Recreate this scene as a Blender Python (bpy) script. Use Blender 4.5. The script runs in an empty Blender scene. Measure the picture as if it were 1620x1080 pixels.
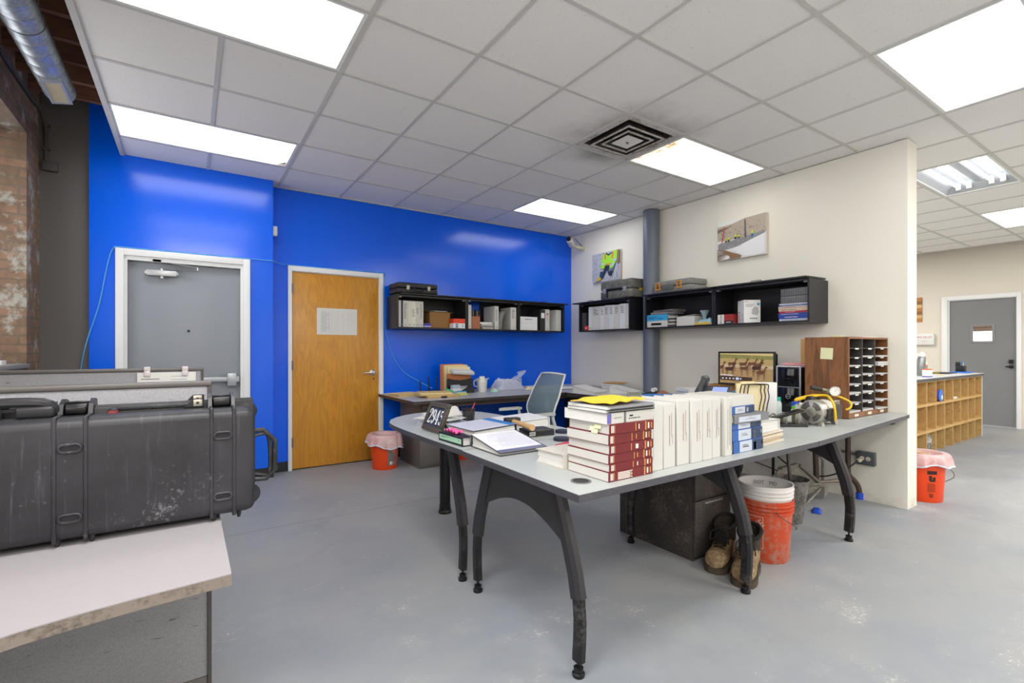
import bpy, bmesh, math, random
from mathutils import Matrix, Vector
random.seed(7)
PI = math.pi
SC = bpy.context.scene
COL = SC.collection
CE = 2.9105            # ceiling height

# ---------------------------------------------------------------- camera
cam_d = bpy.data.cameras.new('camera')
cam_d.sensor_width = 36.0
cam_d.lens = 762.65 / 1620 * 36.0
cam_d.shift_y = 12.36 / 1620
cam_d.clip_start = 0.02
cam = bpy.data.objects.new('camera', cam_d)
cam.location = (0, 0, 1.257)
cam.rotation_euler = (PI / 2, 0, -math.radians(33.75))
COL.objects.link(cam)
SC.camera = cam

# ---------------------------------------------------------------- world, exposure
SC.view_settings.view_transform = 'Standard'
SC.view_settings.look = 'None'
SC.view_settings.gamma = 1.0
SC.view_settings.use_curve_mapping = False
SC.view_settings.exposure = 0.05
PANEL = 4.8            # radiance of a fluorescent ceiling panel
wd = bpy.data.worlds.new('daylight')
SC.world = wd
wd.use_nodes = True
wd.node_tree.nodes['Background'].inputs['Color'].default_value = (1.0, 0.975, 0.94, 1)
wd.node_tree.nodes['Background'].inputs['Strength'].default_value = 3.0

# openings that let the daylight in: the brick-wall window and an unseen window added for fill light
for loc, rot, sx, sy in (((-1.36, -1.0, 2.0), (PI / 2, 0, -PI / 2), 5.2, 1.7), ((-1.36, 4.07, 2.0), (PI / 2, 0, -PI / 2), 1.7, 1.7)):
    pd_ = bpy.data.lights.new('daylight_portal', 'AREA')
    pd_.shape = 'RECTANGLE'; pd_.size = sx; pd_.size_y = sy
    pd_.cycles.is_portal = True
    po = bpy.data.objects.new('daylight_portal', pd_)
    po.location = loc; po.rotation_euler = rot
    COL.objects.link(po)
# ---------------------------------------------------------------- lamps over the rest of the room (same ceiling grid)
def ceiling_area(x, y, power=50.0):
    d = bpy.data.lights.new('troffer_lamp', 'AREA')
    d.shape = 'RECTANGLE'; d.size = 1.16; d.size_y = 0.55
    d.energy = power
    d.color = (1.0, 0.985, 0.96)
    o = bpy.data.objects.new('troffer_lamp', d)
    o.location = (x, y, CE - 0.01)
    COL.objects.link(o)
for lx, ly in ((0.1365, 0.84), (0.1365, -1.0), (3.8, -1.0), (0.1365, -2.8), (3.8, -2.8),
               (6.24, -0.4), (8.68, -0.4), (6.24, -2.6), (8.68, -2.6), (6.24, 3.9), (8.68, 3.9)):
    ceiling_area(lx, ly)

# ---------------------------------------------------------------- materials
def lin(h):
    h = h.lstrip('#')
    c = [int(h[i:i + 2], 16) / 255 for i in (0, 2, 4)]
    return tuple(x / 12.92 if x <= 0.04045 else ((x + 0.055) / 1.055) ** 2.4 for x in c) + (1,)

_M = {}
def new_mat(name):
    m = bpy.data.materials.new(name)
    m.use_nodes = True
    nt = m.node_tree
    return m, nt, nt.nodes['Principled BSDF']

def nd(nt, t, **kw):
    n = nt.nodes.new(t)
    for k, v in kw.items():
        if k in n.inputs: n.inputs[k].default_value = v
        else: setattr(n, k, v)
    return n

def objco(nt, scale=(1, 1, 1), rot=(0, 0, 0)):
    tc = nt.nodes.new('ShaderNodeTexCoord')
    mp = nt.nodes.new('ShaderNodeMapping')
    mp.inputs['Scale'].default_value = scale
    mp.inputs['Rotation'].default_value = rot
    nt.links.new(tc.outputs['Object'], mp.inputs['Vector'])
    return mp.outputs['Vector']

def ramp(nt, fac, stops):
    r = nt.nodes.new('ShaderNodeValToRGB')
    e = r.color_ramp.elements
    while len(e) < len(stops): e.new(0.5)
    for k, (p, c) in enumerate(stops):
        e[k].position = p
        e[k].color = lin(c) if isinstance(c, str) else (c, c, c, 1)
    nt.links.new(fac, r.inputs['Fac'])
    return r.outputs['Color']

def noise(nt, vec, scale, detail=3, rough=0.55):
    n = nd(nt, 'ShaderNodeTexNoise', Scale=scale, Detail=detail, Roughness=rough)
    nt.links.new(vec, n.inputs['Vector'])
    return n.outputs['Fac']

def mixc(nt, fac, a, b, mode='MIX'):
    m = nt.nodes.new('ShaderNodeMix'); m.data_type = 'RGBA'; m.blend_type = mode
    for s, v in ((m.inputs[0], fac), (m.inputs[6], a), (m.inputs[7], b)):
        if hasattr(v, 'is_output'): nt.links.new(v, s)
        elif isinstance(v, str): s.default_value = lin(v)
        else: s.default_value = v
    return m.outputs[2]

def bump(nt, bs, h, strength=0.2, dist=0.01):
    b = nd(nt, 'ShaderNodeBump', Strength=strength, Distance=dist)
    nt.links.new(h, b.inputs['Height'])
    nt.links.new(b.outputs['Normal'], bs.inputs['Normal'])

def M(hexc, rough=0.5, metal=0.0, var=0.06, nscale=9.0, spec=0.5):
    """plain painted, plastic, paper or metal surface with a little unevenness"""
    k = (hexc, rough, metal, var, nscale, spec)
    if k in _M: return _M[k]
    m, nt, bs = new_mat('surface_' + hexc.lstrip('#'))
    bs.inputs['Roughness'].default_value = rough
    bs.inputs['Metallic'].default_value = metal
    bs.inputs['Specular IOR Level'].default_value = spec
    if var:
        c = lin(hexc)
        lo = tuple(x * (1 - var) for x in c[:3]) + (1,)
        hi = tuple(min(1, x * (1 + var)) for x in c[:3]) + (1,)
        f = noise(nt, objco(nt), nscale, 4)
        nt.links.new(mixc(nt, f, lo, hi), bs.inputs['Base Color'])
    else:
        bs.inputs['Base Color'].default_value = lin(hexc)
    _M[k] = m
    return m

def emit(hexc, strength, name='lamp_glow'):
    k = ('emit', hexc, strength)
    if k in _M: return _M[k]
    m, nt, bs = new_mat(name)
    bs.inputs['Base Color'].default_value = lin(hexc)
    bs.inputs['Emission Color'].default_value = lin(hexc)
    bs.inputs['Emission Strength'].default_value = strength
    _M[k] = m
    return m

def wood(name, dark, light, scale=(1, 1, 1), rough=0.4, rings=6.0, rot=(0, 0, 0)):
    m, nt, bs = new_mat(name)
    v = objco(nt, scale, rot)
    n1 = nd(nt, 'ShaderNodeTexNoise', Scale=rings, Detail=6, Roughness=0.6, Distortion=0.8)
    nt.links.new(v, n1.inputs['Vector'])
    n2 = noise(nt, v, rings * 9, 4, 0.7)
    a = ramp(nt, n1.outputs['Fac'], [(0.3, dark), (0.52, light), (0.62, dark), (0.75, light)])
    nt.links.new(mixc(nt, ramp(nt, n2, [(0.35, 0.0), (0.7, 0.5)]), a, dark), bs.inputs['Base Color'])
    bs.inputs['Roughness'].default_value = rough
    return m

def worn(name, base, dirt, scale=7, lo=0.45, hi=0.7, rough=0.6, metal=0.0, bmp=0.0, fine=60):
    """a surface with patches and specks of dust or dirt"""
    m, nt, bs = new_mat(name)
    v = objco(nt)
    a = noise(nt, v, scale, 6, 0.65)
    b = noise(nt, v, fine, 3, 0.7)
    mm = nd(nt, 'ShaderNodeMath', operation='MULTIPLY')
    nt.links.new(a, mm.inputs[0]); nt.links.new(b, mm.inputs[1])
    f = ramp(nt, mm.outputs[0], [(lo * 0.5, 0.0), (hi * 0.5, 1.0)])
    nt.links.new(mixc(nt, f, base, dirt), bs.inputs['Base Color'])
    bs.inputs['Roughness'].default_value = rough
    bs.inputs['Metallic'].default_value = metal
    if bmp: bump(nt, bs, b, bmp, 0.004)
    return m

# ---------------------------------------------------------------- mesh collector
class MB:
    def __init__(s):
        s.v = []; s.f = []; s.mi = []; s.T = Matrix.Identity(4)
    def xf(s, loc=(0, 0, 0), rot=(0, 0, 0)):
        s.T = Matrix.Translation(loc) @ Matrix.Rotation(rot[2], 4, 'Z') @ Matrix.Rotation(rot[1], 4, 'Y') @ Matrix.Rotation(rot[0], 4, 'X')
        return s
    def raw(s, vs, fs, m=0):
        o = len(s.v)
        s.v += [tuple(s.T @ Vector(p)) for p in vs]
        s.f += [tuple(i + o for i in f) for f in fs]
        s.mi += [m] * len(fs)
        return s
    def box(s, x0, x1, y0, y1, z0, z1, m=0, bev=0.0, seg=2):
        if x0 > x1: x0, x1 = x1, x0
        if y0 > y1: y0, y1 = y1, y0
        if z0 > z1: z0, z1 = z1, z0
        vs = [(x, y, z) for x in (x0, x1) for y in (y0, y1) for z in (z0, z1)]
        fs = [(0, 1, 3, 2), (4, 6, 7, 5), (0, 4, 5, 1), (2, 3, 7, 6), (0, 2, 6, 4), (1, 5, 7, 3)]
        if bev:
            bm = bmesh.new()
            bv = [bm.verts.new(p) for p in vs]
            for f in fs: bm.faces.new([bv[i] for i in f])
            bev = min(bev, 0.49 * min(x1 - x0, y1 - y0, z1 - z0))
            bmesh.ops.bevel(bm, geom=bm.edges[:], offset=bev, segments=seg, profile=0.5, affect='EDGES')
            s.bm(bm, m)
        else:
            s.raw(vs, fs, m)
        return s
    def bm(s, bm, m=0):
        bm.verts.index_update()
        s.raw([v.co[:] for v in bm.verts], [[v.index for v in f.verts] for f in bm.faces], m)
        bm.free()
        return s
    def prism(s, pts, a, b, axis='z', m=0, ms=None):
        """polygon pts extruded from a to b along axis: z -> (x,y), y -> (x,z), x -> (y,z)"""
        def P(p, h):
            return {'z': (p[0], p[1], h), 'y': (p[0], h, p[1]), 'x': (h, p[0], p[1])}[axis]
        n = len(pts)
        vs = [P(p, a) for p in pts] + [P(p, b) for p in pts]
        s.raw(vs, [tuple(range(n - 1, -1, -1)), tuple(range(n, 2 * n))], m)
        s.raw(vs, [(i, (i + 1) % n, n + (i + 1) % n, n + i) for i in range(n)], m if ms is None else ms)
        return s
    def tube(s, pts, r, n=8, m=0, smooth=0, cap=True):
        P = [Vector(p) for p in pts]
        R = list(r) if isinstance(r, (list, tuple)) else [r] * len(P)
        if smooth:
            Q = []; RR = []
            for i in range(len(P) - 1):
                p0 = P[max(i - 1, 0)]; p1 = P[i]; p2 = P[i + 1]; p3 = P[min(i + 2, len(P) - 1)]
                for k in range(smooth):
                    t = k / smooth
                    Q.append(0.5 * ((2 * p1) + (p2 - p0) * t + (2 * p0 - 5 * p1 + 4 * p2 - p3) * t * t + (3 * p1 - p0 - 3 * p2 + p3) * t ** 3))
                    RR.append(R[i] * (1 - t) + R[i + 1] * t)
            Q.append(P[-1]); RR.append(R[-1]); P, R = Q, RR
        vs = []; nrm = None
        for i, p in enumerate(P):
            t = (P[min(i + 1, len(P) - 1)] - P[max(i - 1, 0)])
            t = t.normalized() if t.length > 1e-9 else Vector((0, 0, 1))
            if nrm is None:
                nrm = t.orthogonal().normalized()
            else:
                nrm = nrm - t * nrm.dot(t)
                nrm = nrm.normalized() if nrm.length > 1e-6 else t.orthogonal().normalized()
            bn = t.cross(nrm)
            for k in range(n):
                a = 2 * PI * k / n
                vs.append(tuple(p + R[i] * (math.cos(a) * nrm + math.sin(a) * bn)))
        fs = []
        for i in range(len(P) - 1):
            for k in range(n):
                a, b = i * n + k, i * n + (k + 1) % n
                fs.append((a, b, b + n, a + n))
        if cap:
            fs.append(tuple(range(n - 1, -1, -1)))
            fs.append(tuple((len(P) - 1) * n + k for k in range(n)))
        return s.raw(vs, fs, m)
    def lathe(s, prof, n=28, m=0, c=(0, 0), cap=True, ax='z'):
        vs = []
        for r, z in prof:
            for k in range(n):
                a = 2 * PI * k / n
                x, y = r * math.cos(a), r * math.sin(a)
                vs.append({'z': (c[0] + x, c[1] + y, z), 'x': (z, c[0] + x, c[1] + y), 'y': (c[0] + y, z, c[1] + x)}[ax])
        fs = []
        for i in range(len(prof) - 1):
            for k in range(n):
                a, b = i * n + k, i * n + (k + 1) % n
                fs.append((a, b, b + n, a + n))
        if cap:
            fs.append(tuple(range(n - 1, -1, -1)))
            fs.append(tuple((len(prof) - 1) * n + k for k in range(n)))
        return s.raw(vs, fs, m)
    def sheet(s, fn, nu, nv, m=0, th=0.0):
        """surface fn(u,v) with u,v in 0..1; th > 0 gives it thickness downwards in z"""
        vs = [tuple(fn(i / nu, j / nv)) for i in range(nu + 1) for j in range(nv + 1)]
        fs = [(i * (nv + 1) + j, (i + 1) * (nv + 1) + j, (i + 1) * (nv + 1) + j + 1, i * (nv + 1) + j + 1) for i in range(nu) for j in range(nv)]
        if not th: return s.raw(vs, fs, m)
        n = len(vs)
        vs2 = vs + [(x, y, z - th) for x, y, z in vs]
        f2 = fs + [tuple(i + n for i in reversed(f)) for f in fs]
        rim = [i * (nv + 1) for i in range(nu + 1)] + [nu * (nv + 1) + j for j in range(1, nv + 1)] + [i * (nv + 1) + nv for i in range(nu - 1, -1, -1)] + [j for j in range(nv - 1, 0, -1)]
        f2 += [(rim[k], rim[k] + n, rim[(k + 1) % len(rim)] + n, rim[(k + 1) % len(rim)]) for k in range(len(rim))]
        return s.raw(vs2, f2, m)
    def poly(s, pts, m=0):
        return s.raw(pts, [tuple(range(len(pts)))], m)
    def text(s, txt, size, m=0, place=None, align='CENTER', depth=0.0004):
        """lettering as flat mesh; place(x, y) -> 3-D point"""
        vs, fs = glyphs(txt, align)
        f = place or (lambda x, y: (x, y, 0))
        return s.raw([f(x * size, y * size) for x, y in vs], fs, m)

_G = {}
def glyphs(txt, align):
    if (txt, align) in _G: return _G[(txt, align)]
    cu = bpy.data.curves.new('glyph_source', 'FONT')
    cu.body = txt; cu.align_x = align; cu.align_y = 'CENTER'; cu.resolution_u = 3
    ob = bpy.data.objects.new('glyph_source', cu)
    COL.objects.link(ob)
    dg = bpy.context.evaluated_depsgraph_get()
    me = ob.evaluated_get(dg).to_mesh()
    r = ([(v.co.x, v.co.y) for v in me.vertices], [tuple(p.vertices) for p in me.polygons])
    ob.evaluated_get(dg).to_mesh_clear()
    bpy.data.objects.remove(ob); bpy.data.curves.remove(cu)
    _G[(txt, align)] = r
    return r

def mesh_of(name, mb, mats):
    me = bpy.data.meshes.new(name)
    bm = bmesh.new()
    bv = [bm.verts.new(p) for p in mb.v]
    for f, mi in zip(mb.f, mb.mi):
        if len(set(f)) < 3: continue
        try:
            fc = bm.faces.new([bv[i] for i in f])
            fc.material_index = mi; fc.smooth = True
        except ValueError:
            pass
    bmesh.ops.remove_doubles(bm, verts=bm.verts[:], dist=1e-6)
    loose = [f for f in bm.faces if f.calc_area() < 1e-14]
    if loose: bmesh.ops.delete(bm, geom=loose, context='FACES')
    bmesh.ops.recalc_face_normals(bm, faces=bm.faces[:])
    for e in bm.edges:
        if len(e.link_faces) != 2 or e.calc_face_angle(0) > 0.62: e.smooth = False
    bm.to_mesh(me); bm.free()
    for m in (mats if isinstance(mats, (list, tuple)) else [mats]): me.materials.append(m)
    return me

def obj(name, mb, mats, parent=None, label=None, loc=None, rot=None):
    o = bpy.data.objects.new(name, mesh_of(name, mb, mats))
    COL.objects.link(o)
    if parent: o.parent = parent
    if label: o['label'] = label
    if loc: o.location = loc
    if rot: o.rotation_euler = rot
    return o

def tag(o, label, cat, group=None):
    o['label'] = label; o['category'] = cat
    if group: o['group'] = group
    return o

def thing(name, label, cat, loc=(0, 0, 0), rz=0.0, group=None, rot=None):
    o = bpy.data.objects.new(name, None)
    o.empty_display_size = 0.05
    COL.objects.link(o)
    o.location = loc; o.rotation_euler = rot or (0, 0, rz)
    return tag(o, label, cat, group)

def single(name, mb, mats, label, cat, loc=(0, 0, 0), rz=0.0, group=None, rot=None):
    o = obj(name, mb, mats)
    o.location = loc; o.rotation_euler = rot or (0, 0, rz)
    return tag(o, label, cat, group)

def struct(name, mb, mats, parent=None, loc=None):
    o = obj(name, mb, mats, parent, loc=loc)
    if not parent: o['kind'] = 'structure'
    return o

def dup(root, loc, rz, label, group=None, rot=None):
    r = root.copy(); COL.objects.link(r)
    r.location = loc; r.rotation_euler = rot or (0, 0, rz)
    r['label'] = label
    if group: r['group'] = group
    for ch in list(root.children):
        c = ch.copy(); COL.objects.link(c); c.parent = r
        for g in list(ch.children):
            d = g.copy(); COL.objects.link(d); d.parent = c
    return r

WHITE = M('#e9e8e4', 0.55); PAPER = M('#e2e1dd', 0.8, var=0.03); BLACK = M('#151517', 0.45); STEEL = M('#b9babc', 0.32, 0.9)
DARKMETAL = M('#2b2a2c', 0.42, 0.3); GREYTXT = M('#8b8b8e', 0.8, var=0); INK = M('#2a2a30', 0.8, var=0); MANILA = M('#ecd9a8', 0.75)
# ================================================================ SHELL
# ---- materials of the shell
def floor_mat():
    m, nt, bs = new_mat('painted_concrete')
    v = objco(nt)
    big = noise(nt, v, 0.9, 5, 0.6)
    mid = noise(nt, v, 3.2, 8, 0.68)
    fine = noise(nt, v, 55, 4, 0.75)
    base = ramp(nt, big, [(0.34, '#8d929a'), (0.50, '#989b9e'), (0.66, '#a0a09e')])
    wornp = ramp(nt, mid, [(0.52, 0.0), (0.74, 0.5)])
    base = mixc(nt, wornp, base, '#a9a8a4')
    mm = nd(nt, 'ShaderNodeMath', operation='MULTIPLY')
    nt.links.new(mid, mm.inputs[0]); nt.links.new(fine, mm.inputs[1])
    scr = ramp(nt, mm.outputs[0], [(0.345, 0.0), (0.40, 0.8)])
    base = mixc(nt, scr, base, '#c9c7c2')
    dark = ramp(nt, noise(nt, v, 2.1, 6, 0.7), [(0.28, 0.35), (0.42, 0.0)])
    base = mixc(nt, dark, base, '#85878a')
    # saw-cut joints
    sep = nt.nodes.new('ShaderNodeSeparateXYZ'); nt.links.new(v, sep.inputs[0])
    fac = None
    def gap(out, at, w, lim=None):
        a = nd(nt, 'ShaderNodeMath', operation='SUBTRACT'); nt.links.new(out, a.inputs[0]); a.inputs[1].default_value = at
        b = nd(nt, 'ShaderNodeMath', operation='ABSOLUTE'); nt.links.new(a.outputs[0], b.inputs[0])
        c = nd(nt, 'ShaderNodeMath', operation='LESS_THAN'); nt.links.new(b.outputs[0], c.inputs[0]); c.inputs[1].default_value = w
        r = c.outputs[0]
        if lim:
            d = nd(nt, 'ShaderNodeMath', operation=lim[1]); nt.links.new(lim[0], d.inputs[0]); d.inputs[1].default_value = lim[2]
            e = nd(nt, 'ShaderNodeMath', operation='MULTIPLY'); nt.links.new(r, e.inputs[0]); nt.links.new(d.outputs[0], e.inputs[1]); r = e.outputs[0]
        return r
    j1 = gap(sep.outputs['Y'], 3.76, 0.003)
    j2 = gap(sep.outputs['X'], 4.84, 0.003, (sep.outputs['Y'], 'LESS_THAN', 1.43))
    base = mixc(nt, j1, base, '#6d6d6c'); base = mixc(nt, j2, base, '#8d8a86')
    nt.links.new(base, bs.inputs['Base Color'])
    rr = ramp(nt, mid, [(0.3, 0.42), (0.7, 0.62)])
    nt.links.new(rr, bs.inputs['Roughness'])
    bump(nt, bs, fine, 0.08, 0.003)
    return m

def tile_mat():
    m, nt, bs = new_mat('mineral_ceiling_tile')
    v = objco(nt)
    f = noise(nt, v, 190, 3, 0.8)
    base = mixc(nt, ramp(nt, f, [(0.33, 0.0), (0.47, 1.0)]), '#dbd9d5', '#eeece9')
    spots = ramp(nt, noise(nt, v, 75, 2, 0.5), [(0.24, 1.0), (0.27, 0.0)])
    base = mixc(nt, spots, base, '#b3b0aa')
    # soot blown on to the tiles round the air diffuser
    sub = nd(nt, 'ShaderNodeVectorMath', operation='SUBTRACT'); nt.links.new(v, sub.inputs[0]); sub.inputs[1].default_value = (2.8815, 2.6684, 2.9165)
    ln = nd(nt, 'ShaderNodeVectorMath', operation='LENGTH'); nt.links.new(sub.outputs[0], ln.inputs[0])
    rad = ramp(nt, ln.outputs['Value'], [(0.26, 1.0), (0.48, 0.42), (0.85, 0.0)])
    n2 = noise(nt, v, 3.0, 4, 0.6)
    mm = nd(nt, 'ShaderNodeMath', operation='MULTIPLY'); nt.links.new(rad, mm.inputs[0]); nt.links.new(f, mm.inputs[1])
    m2 = nd(nt, 'ShaderNodeMath', operation='MULTIPLY'); nt.links.new(mm.outputs[0], m2.inputs[0]); nt.links.new(n2, m2.inputs[1])
    soot = ramp(nt, m2.outputs[0], [(0.06, 0.0), (0.32, 0.85)])
    base = mixc(nt, soot, base, '#4d4236')
    nt.links.new(base, bs.inputs['Base Color'])
    bs.inputs['Roughness'].default_value = 0.95
    bump(nt, bs, f, 0.25, 0.003)
    return m

def paint(name, hexc, rough, peel=0.05, spec=0.5):
    m, nt, bs = new_mat(name)
    v = objco(nt)
    c = lin(hexc)
    f = noise(nt, v, 1.3, 4)
    nt.links.new(mixc(nt, f, tuple(x * 0.96 for x in c[:3]) + (1,), tuple(min(1, x * 1.04) for x in c[:3]) + (1,)), bs.inputs['Base Color'])
    bs.inputs['Roughness'].default_value = rough
    bs.inputs['Specular IOR Level'].default_value = spec
    bump(nt, bs, noise(nt, v, 130, 2), peel, 0.002)
    return m

def white_wall_mat():
    m, nt, bs = new_mat('cream_wall_paint')
    v = objco(nt)
    sep = nt.nodes.new('ShaderNodeSeparateXYZ'); nt.links.new(v, sep.inputs[0])
    scuff = noise(nt, v, 6, 7, 0.7)
    mr = nd(nt, 'ShaderNodeMapRange'); nt.links.new(sep.outputs['Z'], mr.inputs['Value'])
    mr.inputs['From Min'].default_value = 0.0; mr.inputs['From Max'].default_value = 0.3
    mr.inputs['To Min'].default_value = 1.0; mr.inputs['To Max'].default_value = 0.0
    mm = nd(nt, 'ShaderNodeMath', operation='MULTIPLY'); nt.links.new(scuff, mm.inputs[0]); nt.links.new(mr.outputs[0], mm.inputs[1])
    f = ramp(nt, mm.outputs[0], [(0.34, 0.0), (0.70, 0.5)])
    nt.links.new(mixc(nt, f, '#ebe7db', '#a2957a'), bs.inputs['Base Color'])
    bs.inputs['Roughness'].default_value = 0.62
    bump(nt, bs, noise(nt, v, 120, 2), 0.05, 0.002)
    return m

def brick_mat():
    m, nt, bs = new_mat('old_common_brick')
    tc = nt.nodes.new('ShaderNodeTexCoord')
    sep = nt.nodes.new('ShaderNodeSeparateXYZ'); nt.links.new(tc.outputs['Object'], sep.inputs[0])
    add = nd(nt, 'ShaderNodeMath', operation='ADD'); nt.links.new(sep.outputs['X'], add.inputs[0]); nt.links.new(sep.outputs['Y'], add.inputs[1])
    cmb = nt.nodes.new('ShaderNodeCombineXYZ'); nt.links.new(add.outputs[0], cmb.inputs[0]); nt.links.new(sep.outputs['Z'], cmb.inputs[1])
    wv = noise(nt, tc.outputs['Object'], 4, 2)
    b = nd(nt, 'ShaderNodeTexBrick', Scale=1.0)
    b.inputs['Brick Width'].default_value = 0.205; b.inputs['Row Height'].default_value = 0.068
    b.inputs['Mortar Size'].default_value = 0.009; b.inputs['Mortar Smooth'].default_value = 0.3
    b.inputs['Bias'].default_value = 0.0
    b.inputs['Color1'].default_value = lin('#977660'); b.inputs['Color2'].default_value = lin('#7d6857'); b.inputs['Mortar'].default_value = lin('#736759')
    nt.links.new(cmb.outputs[0], b.inputs['Vector'])
    n1 = noise(nt, tc.outputs['Object'], 7, 6, 0.7)
    c = mixc(nt, ramp(nt, n1, [(0.40, 0.0), (0.62, 0.8)]), b.outputs['Color'], '#6f5a49')
    c = mixc(nt, ramp(nt, noise(nt, tc.outputs['Object'], 5.3, 5, 0.7), [(0.54, 0.0), (0.64, 0.65)]), c, '#b3b5ae')
    nt.links.new(c, bs.inputs['Base Color'])
    bs.inputs['Roughness'].default_value = 0.95
    bump(nt, bs, mixc(nt, 0.35, b.outputs['Color'], n1), 0.7, 0.012)
    return m

M_FLOOR = floor_mat(); M_TILE = tile_mat(); M_BLUE = paint('blue_gloss_paint', '#0064f4', 0.17, 0.035, 0.5)
M_CREAM = white_wall_mat(); M_BEIGE = paint('beige_wall_paint', '#e3dccf', 0.6); M_GREYWALL = paint('dark_grey_block_paint', '#6c6865', 0.8, 0.3)
M_BRICK = brick_mat(); M_TRIM = paint('white_trim_paint', '#edeeee', 0.4, 0.02); M_GRID = M('#c9c8c4', 0.5); M_BASE = M('#26272a', 0.6)
M_JOIST = wood('dark_joist_timber', '#6b4638', '#946650', (0.6, 6, 6), 0.8, 3)

# ---- floor and ceiling
struct('floor', MB().box(-1.5, 11.1, -4.4, 5.75, -0.12, 0), M_FLOOR)

XS = [1.3565 + 0.61 * k for k in range(-3, 16)]
YS = [2.3634 + 0.61 * k for k in range(-11, 6)]
LIGHTS = [(-3, 0), (-3, 3), (3, 3), (3, 0), (3, -3), (7, -2), (11, -2)]      # k index of the left column, k of the row
taken = {(2, 0)}
for kx, ky in LIGHTS: taken |= {(kx, ky), (kx + 1, ky)}
tl = MB()
for i in range(-3, 15):
    for j in range(-11, 5):
        if (i, j) in taken: continue
        x0, y0 = 1.3565 + 0.61 * i, 2.3634 + 0.61 * j
        tl.box(x0 + 0.010, x0 + 0.60, y0 + 0.010, y0 + 0.60, CE + 0.006, CE + 0.02)
# the runner between two cells of one fixture is left out
gr2 = MB()
for k, x in zip(range(-3, 16), XS):
    y0 = YS[0]
    cuts = sorted([2.3634 + 0.61 * ky for kx, ky in LIGHTS if kx + 1 == k])
    a = y0
    for c in cuts:
        gr2.box(x - 0.012, x + 0.012, a, c, CE, CE + 0.03); a = c + 0.61
    gr2.box(x - 0.012, x + 0.012, a, 5.425, CE, CE + 0.03)
for j, y in zip(range(-11, 6), YS):
    gr2.box(XS[0], XS[-1], y - 0.012, y + 0.012, CE + 0.0005, CE + 0.03)
c0 = struct('ceiling', tl, M_TILE)
obj('grid', gr2, M_GRID, c0)
struct('ceiling_light_block', MB().box(-0.46, 11.0, -4.4, 5.75, CE + 0.16, CE + 0.2), M('#55504a', 0.9))  # unseen slab added above the tiles to block sky light
struct('trim_1', MB().box(-0.492, -0.461, -4.4, 5.248, CE - 0.006, CE + 0.05).box(-0.48, -0.472, -4.4, 5.248, CE + 0.05, CE + 0.18), M_GRID)
struct('trim_2', MB().box(0.685, 4.678, 5.405, 5.43, CE - 0.004, CE + 0.02), M_GRID)

# ---- walls
# blue wall with the grey door (stands 18 cm in front of the other blue wall)
b = MB()
b.box(-0.692, -0.47, 5.25, 5.36, 0, 3.46).box(0.425, 0.68, 5.25, 5.43, 0, 3.46).box(-0.47, 0.425, 5.25, 5.36, 2.062, 3.46)
struct('wall_rear', b, M_BLUE)
b = MB()
b.box(0.68, 0.878, 5.43, 5.55, 0, CE + 0.16).box(1.80, 4.69, 5.43, 5.55, 0, CE + 0.16).box(0.878, 1.80, 5.43, 5.55, 2.07, CE + 0.16)
struct('wall_back', b, M_BLUE)
struct('wall_rear_backing', MB().box(-0.69, 1.9, 5.60, 5.66, 0, 3.1), M('#44423f', 0.9))
struct('wall_right', MB().box(4.68, 4.875, 1.42, 5.43, 0, CE), M_CREAM)
struct('wall_grey', MB().box(-1.4, -0.685, 5.30, 5.42, 0, 3.40), M_GREYWALL)
b = MB()
b.box(-1.35, -1.0, 4.937, 5.30, 0, 3.5).box(-1.35, -1.0, -4.4, -3.6, 0, 3.5).box(-1.35, -1.0, 1.6, 3.2, 0, 3.5).box(-1.35, -1.0, -3.6, 1.6, 0, 1.15).box(-1.35, -1.0, -3.6, 1.6, 2.85, 3.5).box(-1.35, -1.0, 3.2, 4.937, 0, 1.13).box(-1.35, -1.0, 3.2, 4.937, 2.85, 3.5)
struct('wall_left', b, M_BRICK)
w = MB()
for a0, a1, c0_, c1_ in ((3.2, 3.25, 1.16, 2.85), (4.887, 4.937, 1.16, 2.85), (3.25, 4.887, 1.16, 1.21), (3.25, 4.887, 2.80, 2.85), (4.04, 4.10, 1.21, 2.8)):
    w.box(-1.30, -1.25, a0, a1, c0_, c1_)
w1 = struct('window_1', w, M('#4a4744', 0.6))
gm, gnt, gbs = new_mat('window_glass')
gbs.inputs['Transmission Weight'].default_value = 1.0; gbs.inputs['Roughness'].default_value = 0.02; gbs.inputs['IOR'].default_value = 1.1
gbs.inputs['Base Color'].default_value = (0.95, 0.97, 1, 1)
obj('pane', MB().box(-1.278, -1.272, 3.25, 4.887, 1.21, 2.8), gm, w1)
obj('sill', MB().box(-1.35, -0.985, 3.18, 4.955, 1.12, 1.152, 0, 0.006), M('#8c8a88', 0.75), w1)
# beige walls of the room beyond the partition and behind the camera
b = MB()
b.box(10.9, 11.05, -4.4, 1.90, 0, CE + 0.16).box(10.9, 11.05, 2.745, 5.75, 0, CE + 0.16).box(10.9, 11.05, 1.90, 2.745, 2.10, CE + 0.16)
struct('wall_far', b, M_BEIGE)
struct('wall_far_rear', MB().box(4.875, 10.9, 5.43, 5.55, 0, CE + 0.16), M_BEIGE)
struct('wall_front', MB().box(-1.35, 11.05, -4.5, -4.4, 0, 3.5), M_BEIGE)
w = MB()
for k in range(5): w.box(-1.30, -1.25, -3.6 + 1.2875 * k, -3.55 + 1.2875 * k, 1.15, 2.85)
for z in (1.15, 2.80): w.box(-1.295, -1.255, -3.55, 1.55, z, z + 0.05)
struct('window_fill', w, M('#4a4744', 0.6))  # unseen window added behind the camera to brighten the cream wall
struct('baseboard_back', MB().box(0.68, 0.84, 5.423, 5.43, 0, 0.1).box(1.845, 4.68, 5.423, 5.43, 0, 0.1), M_BASE)
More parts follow.
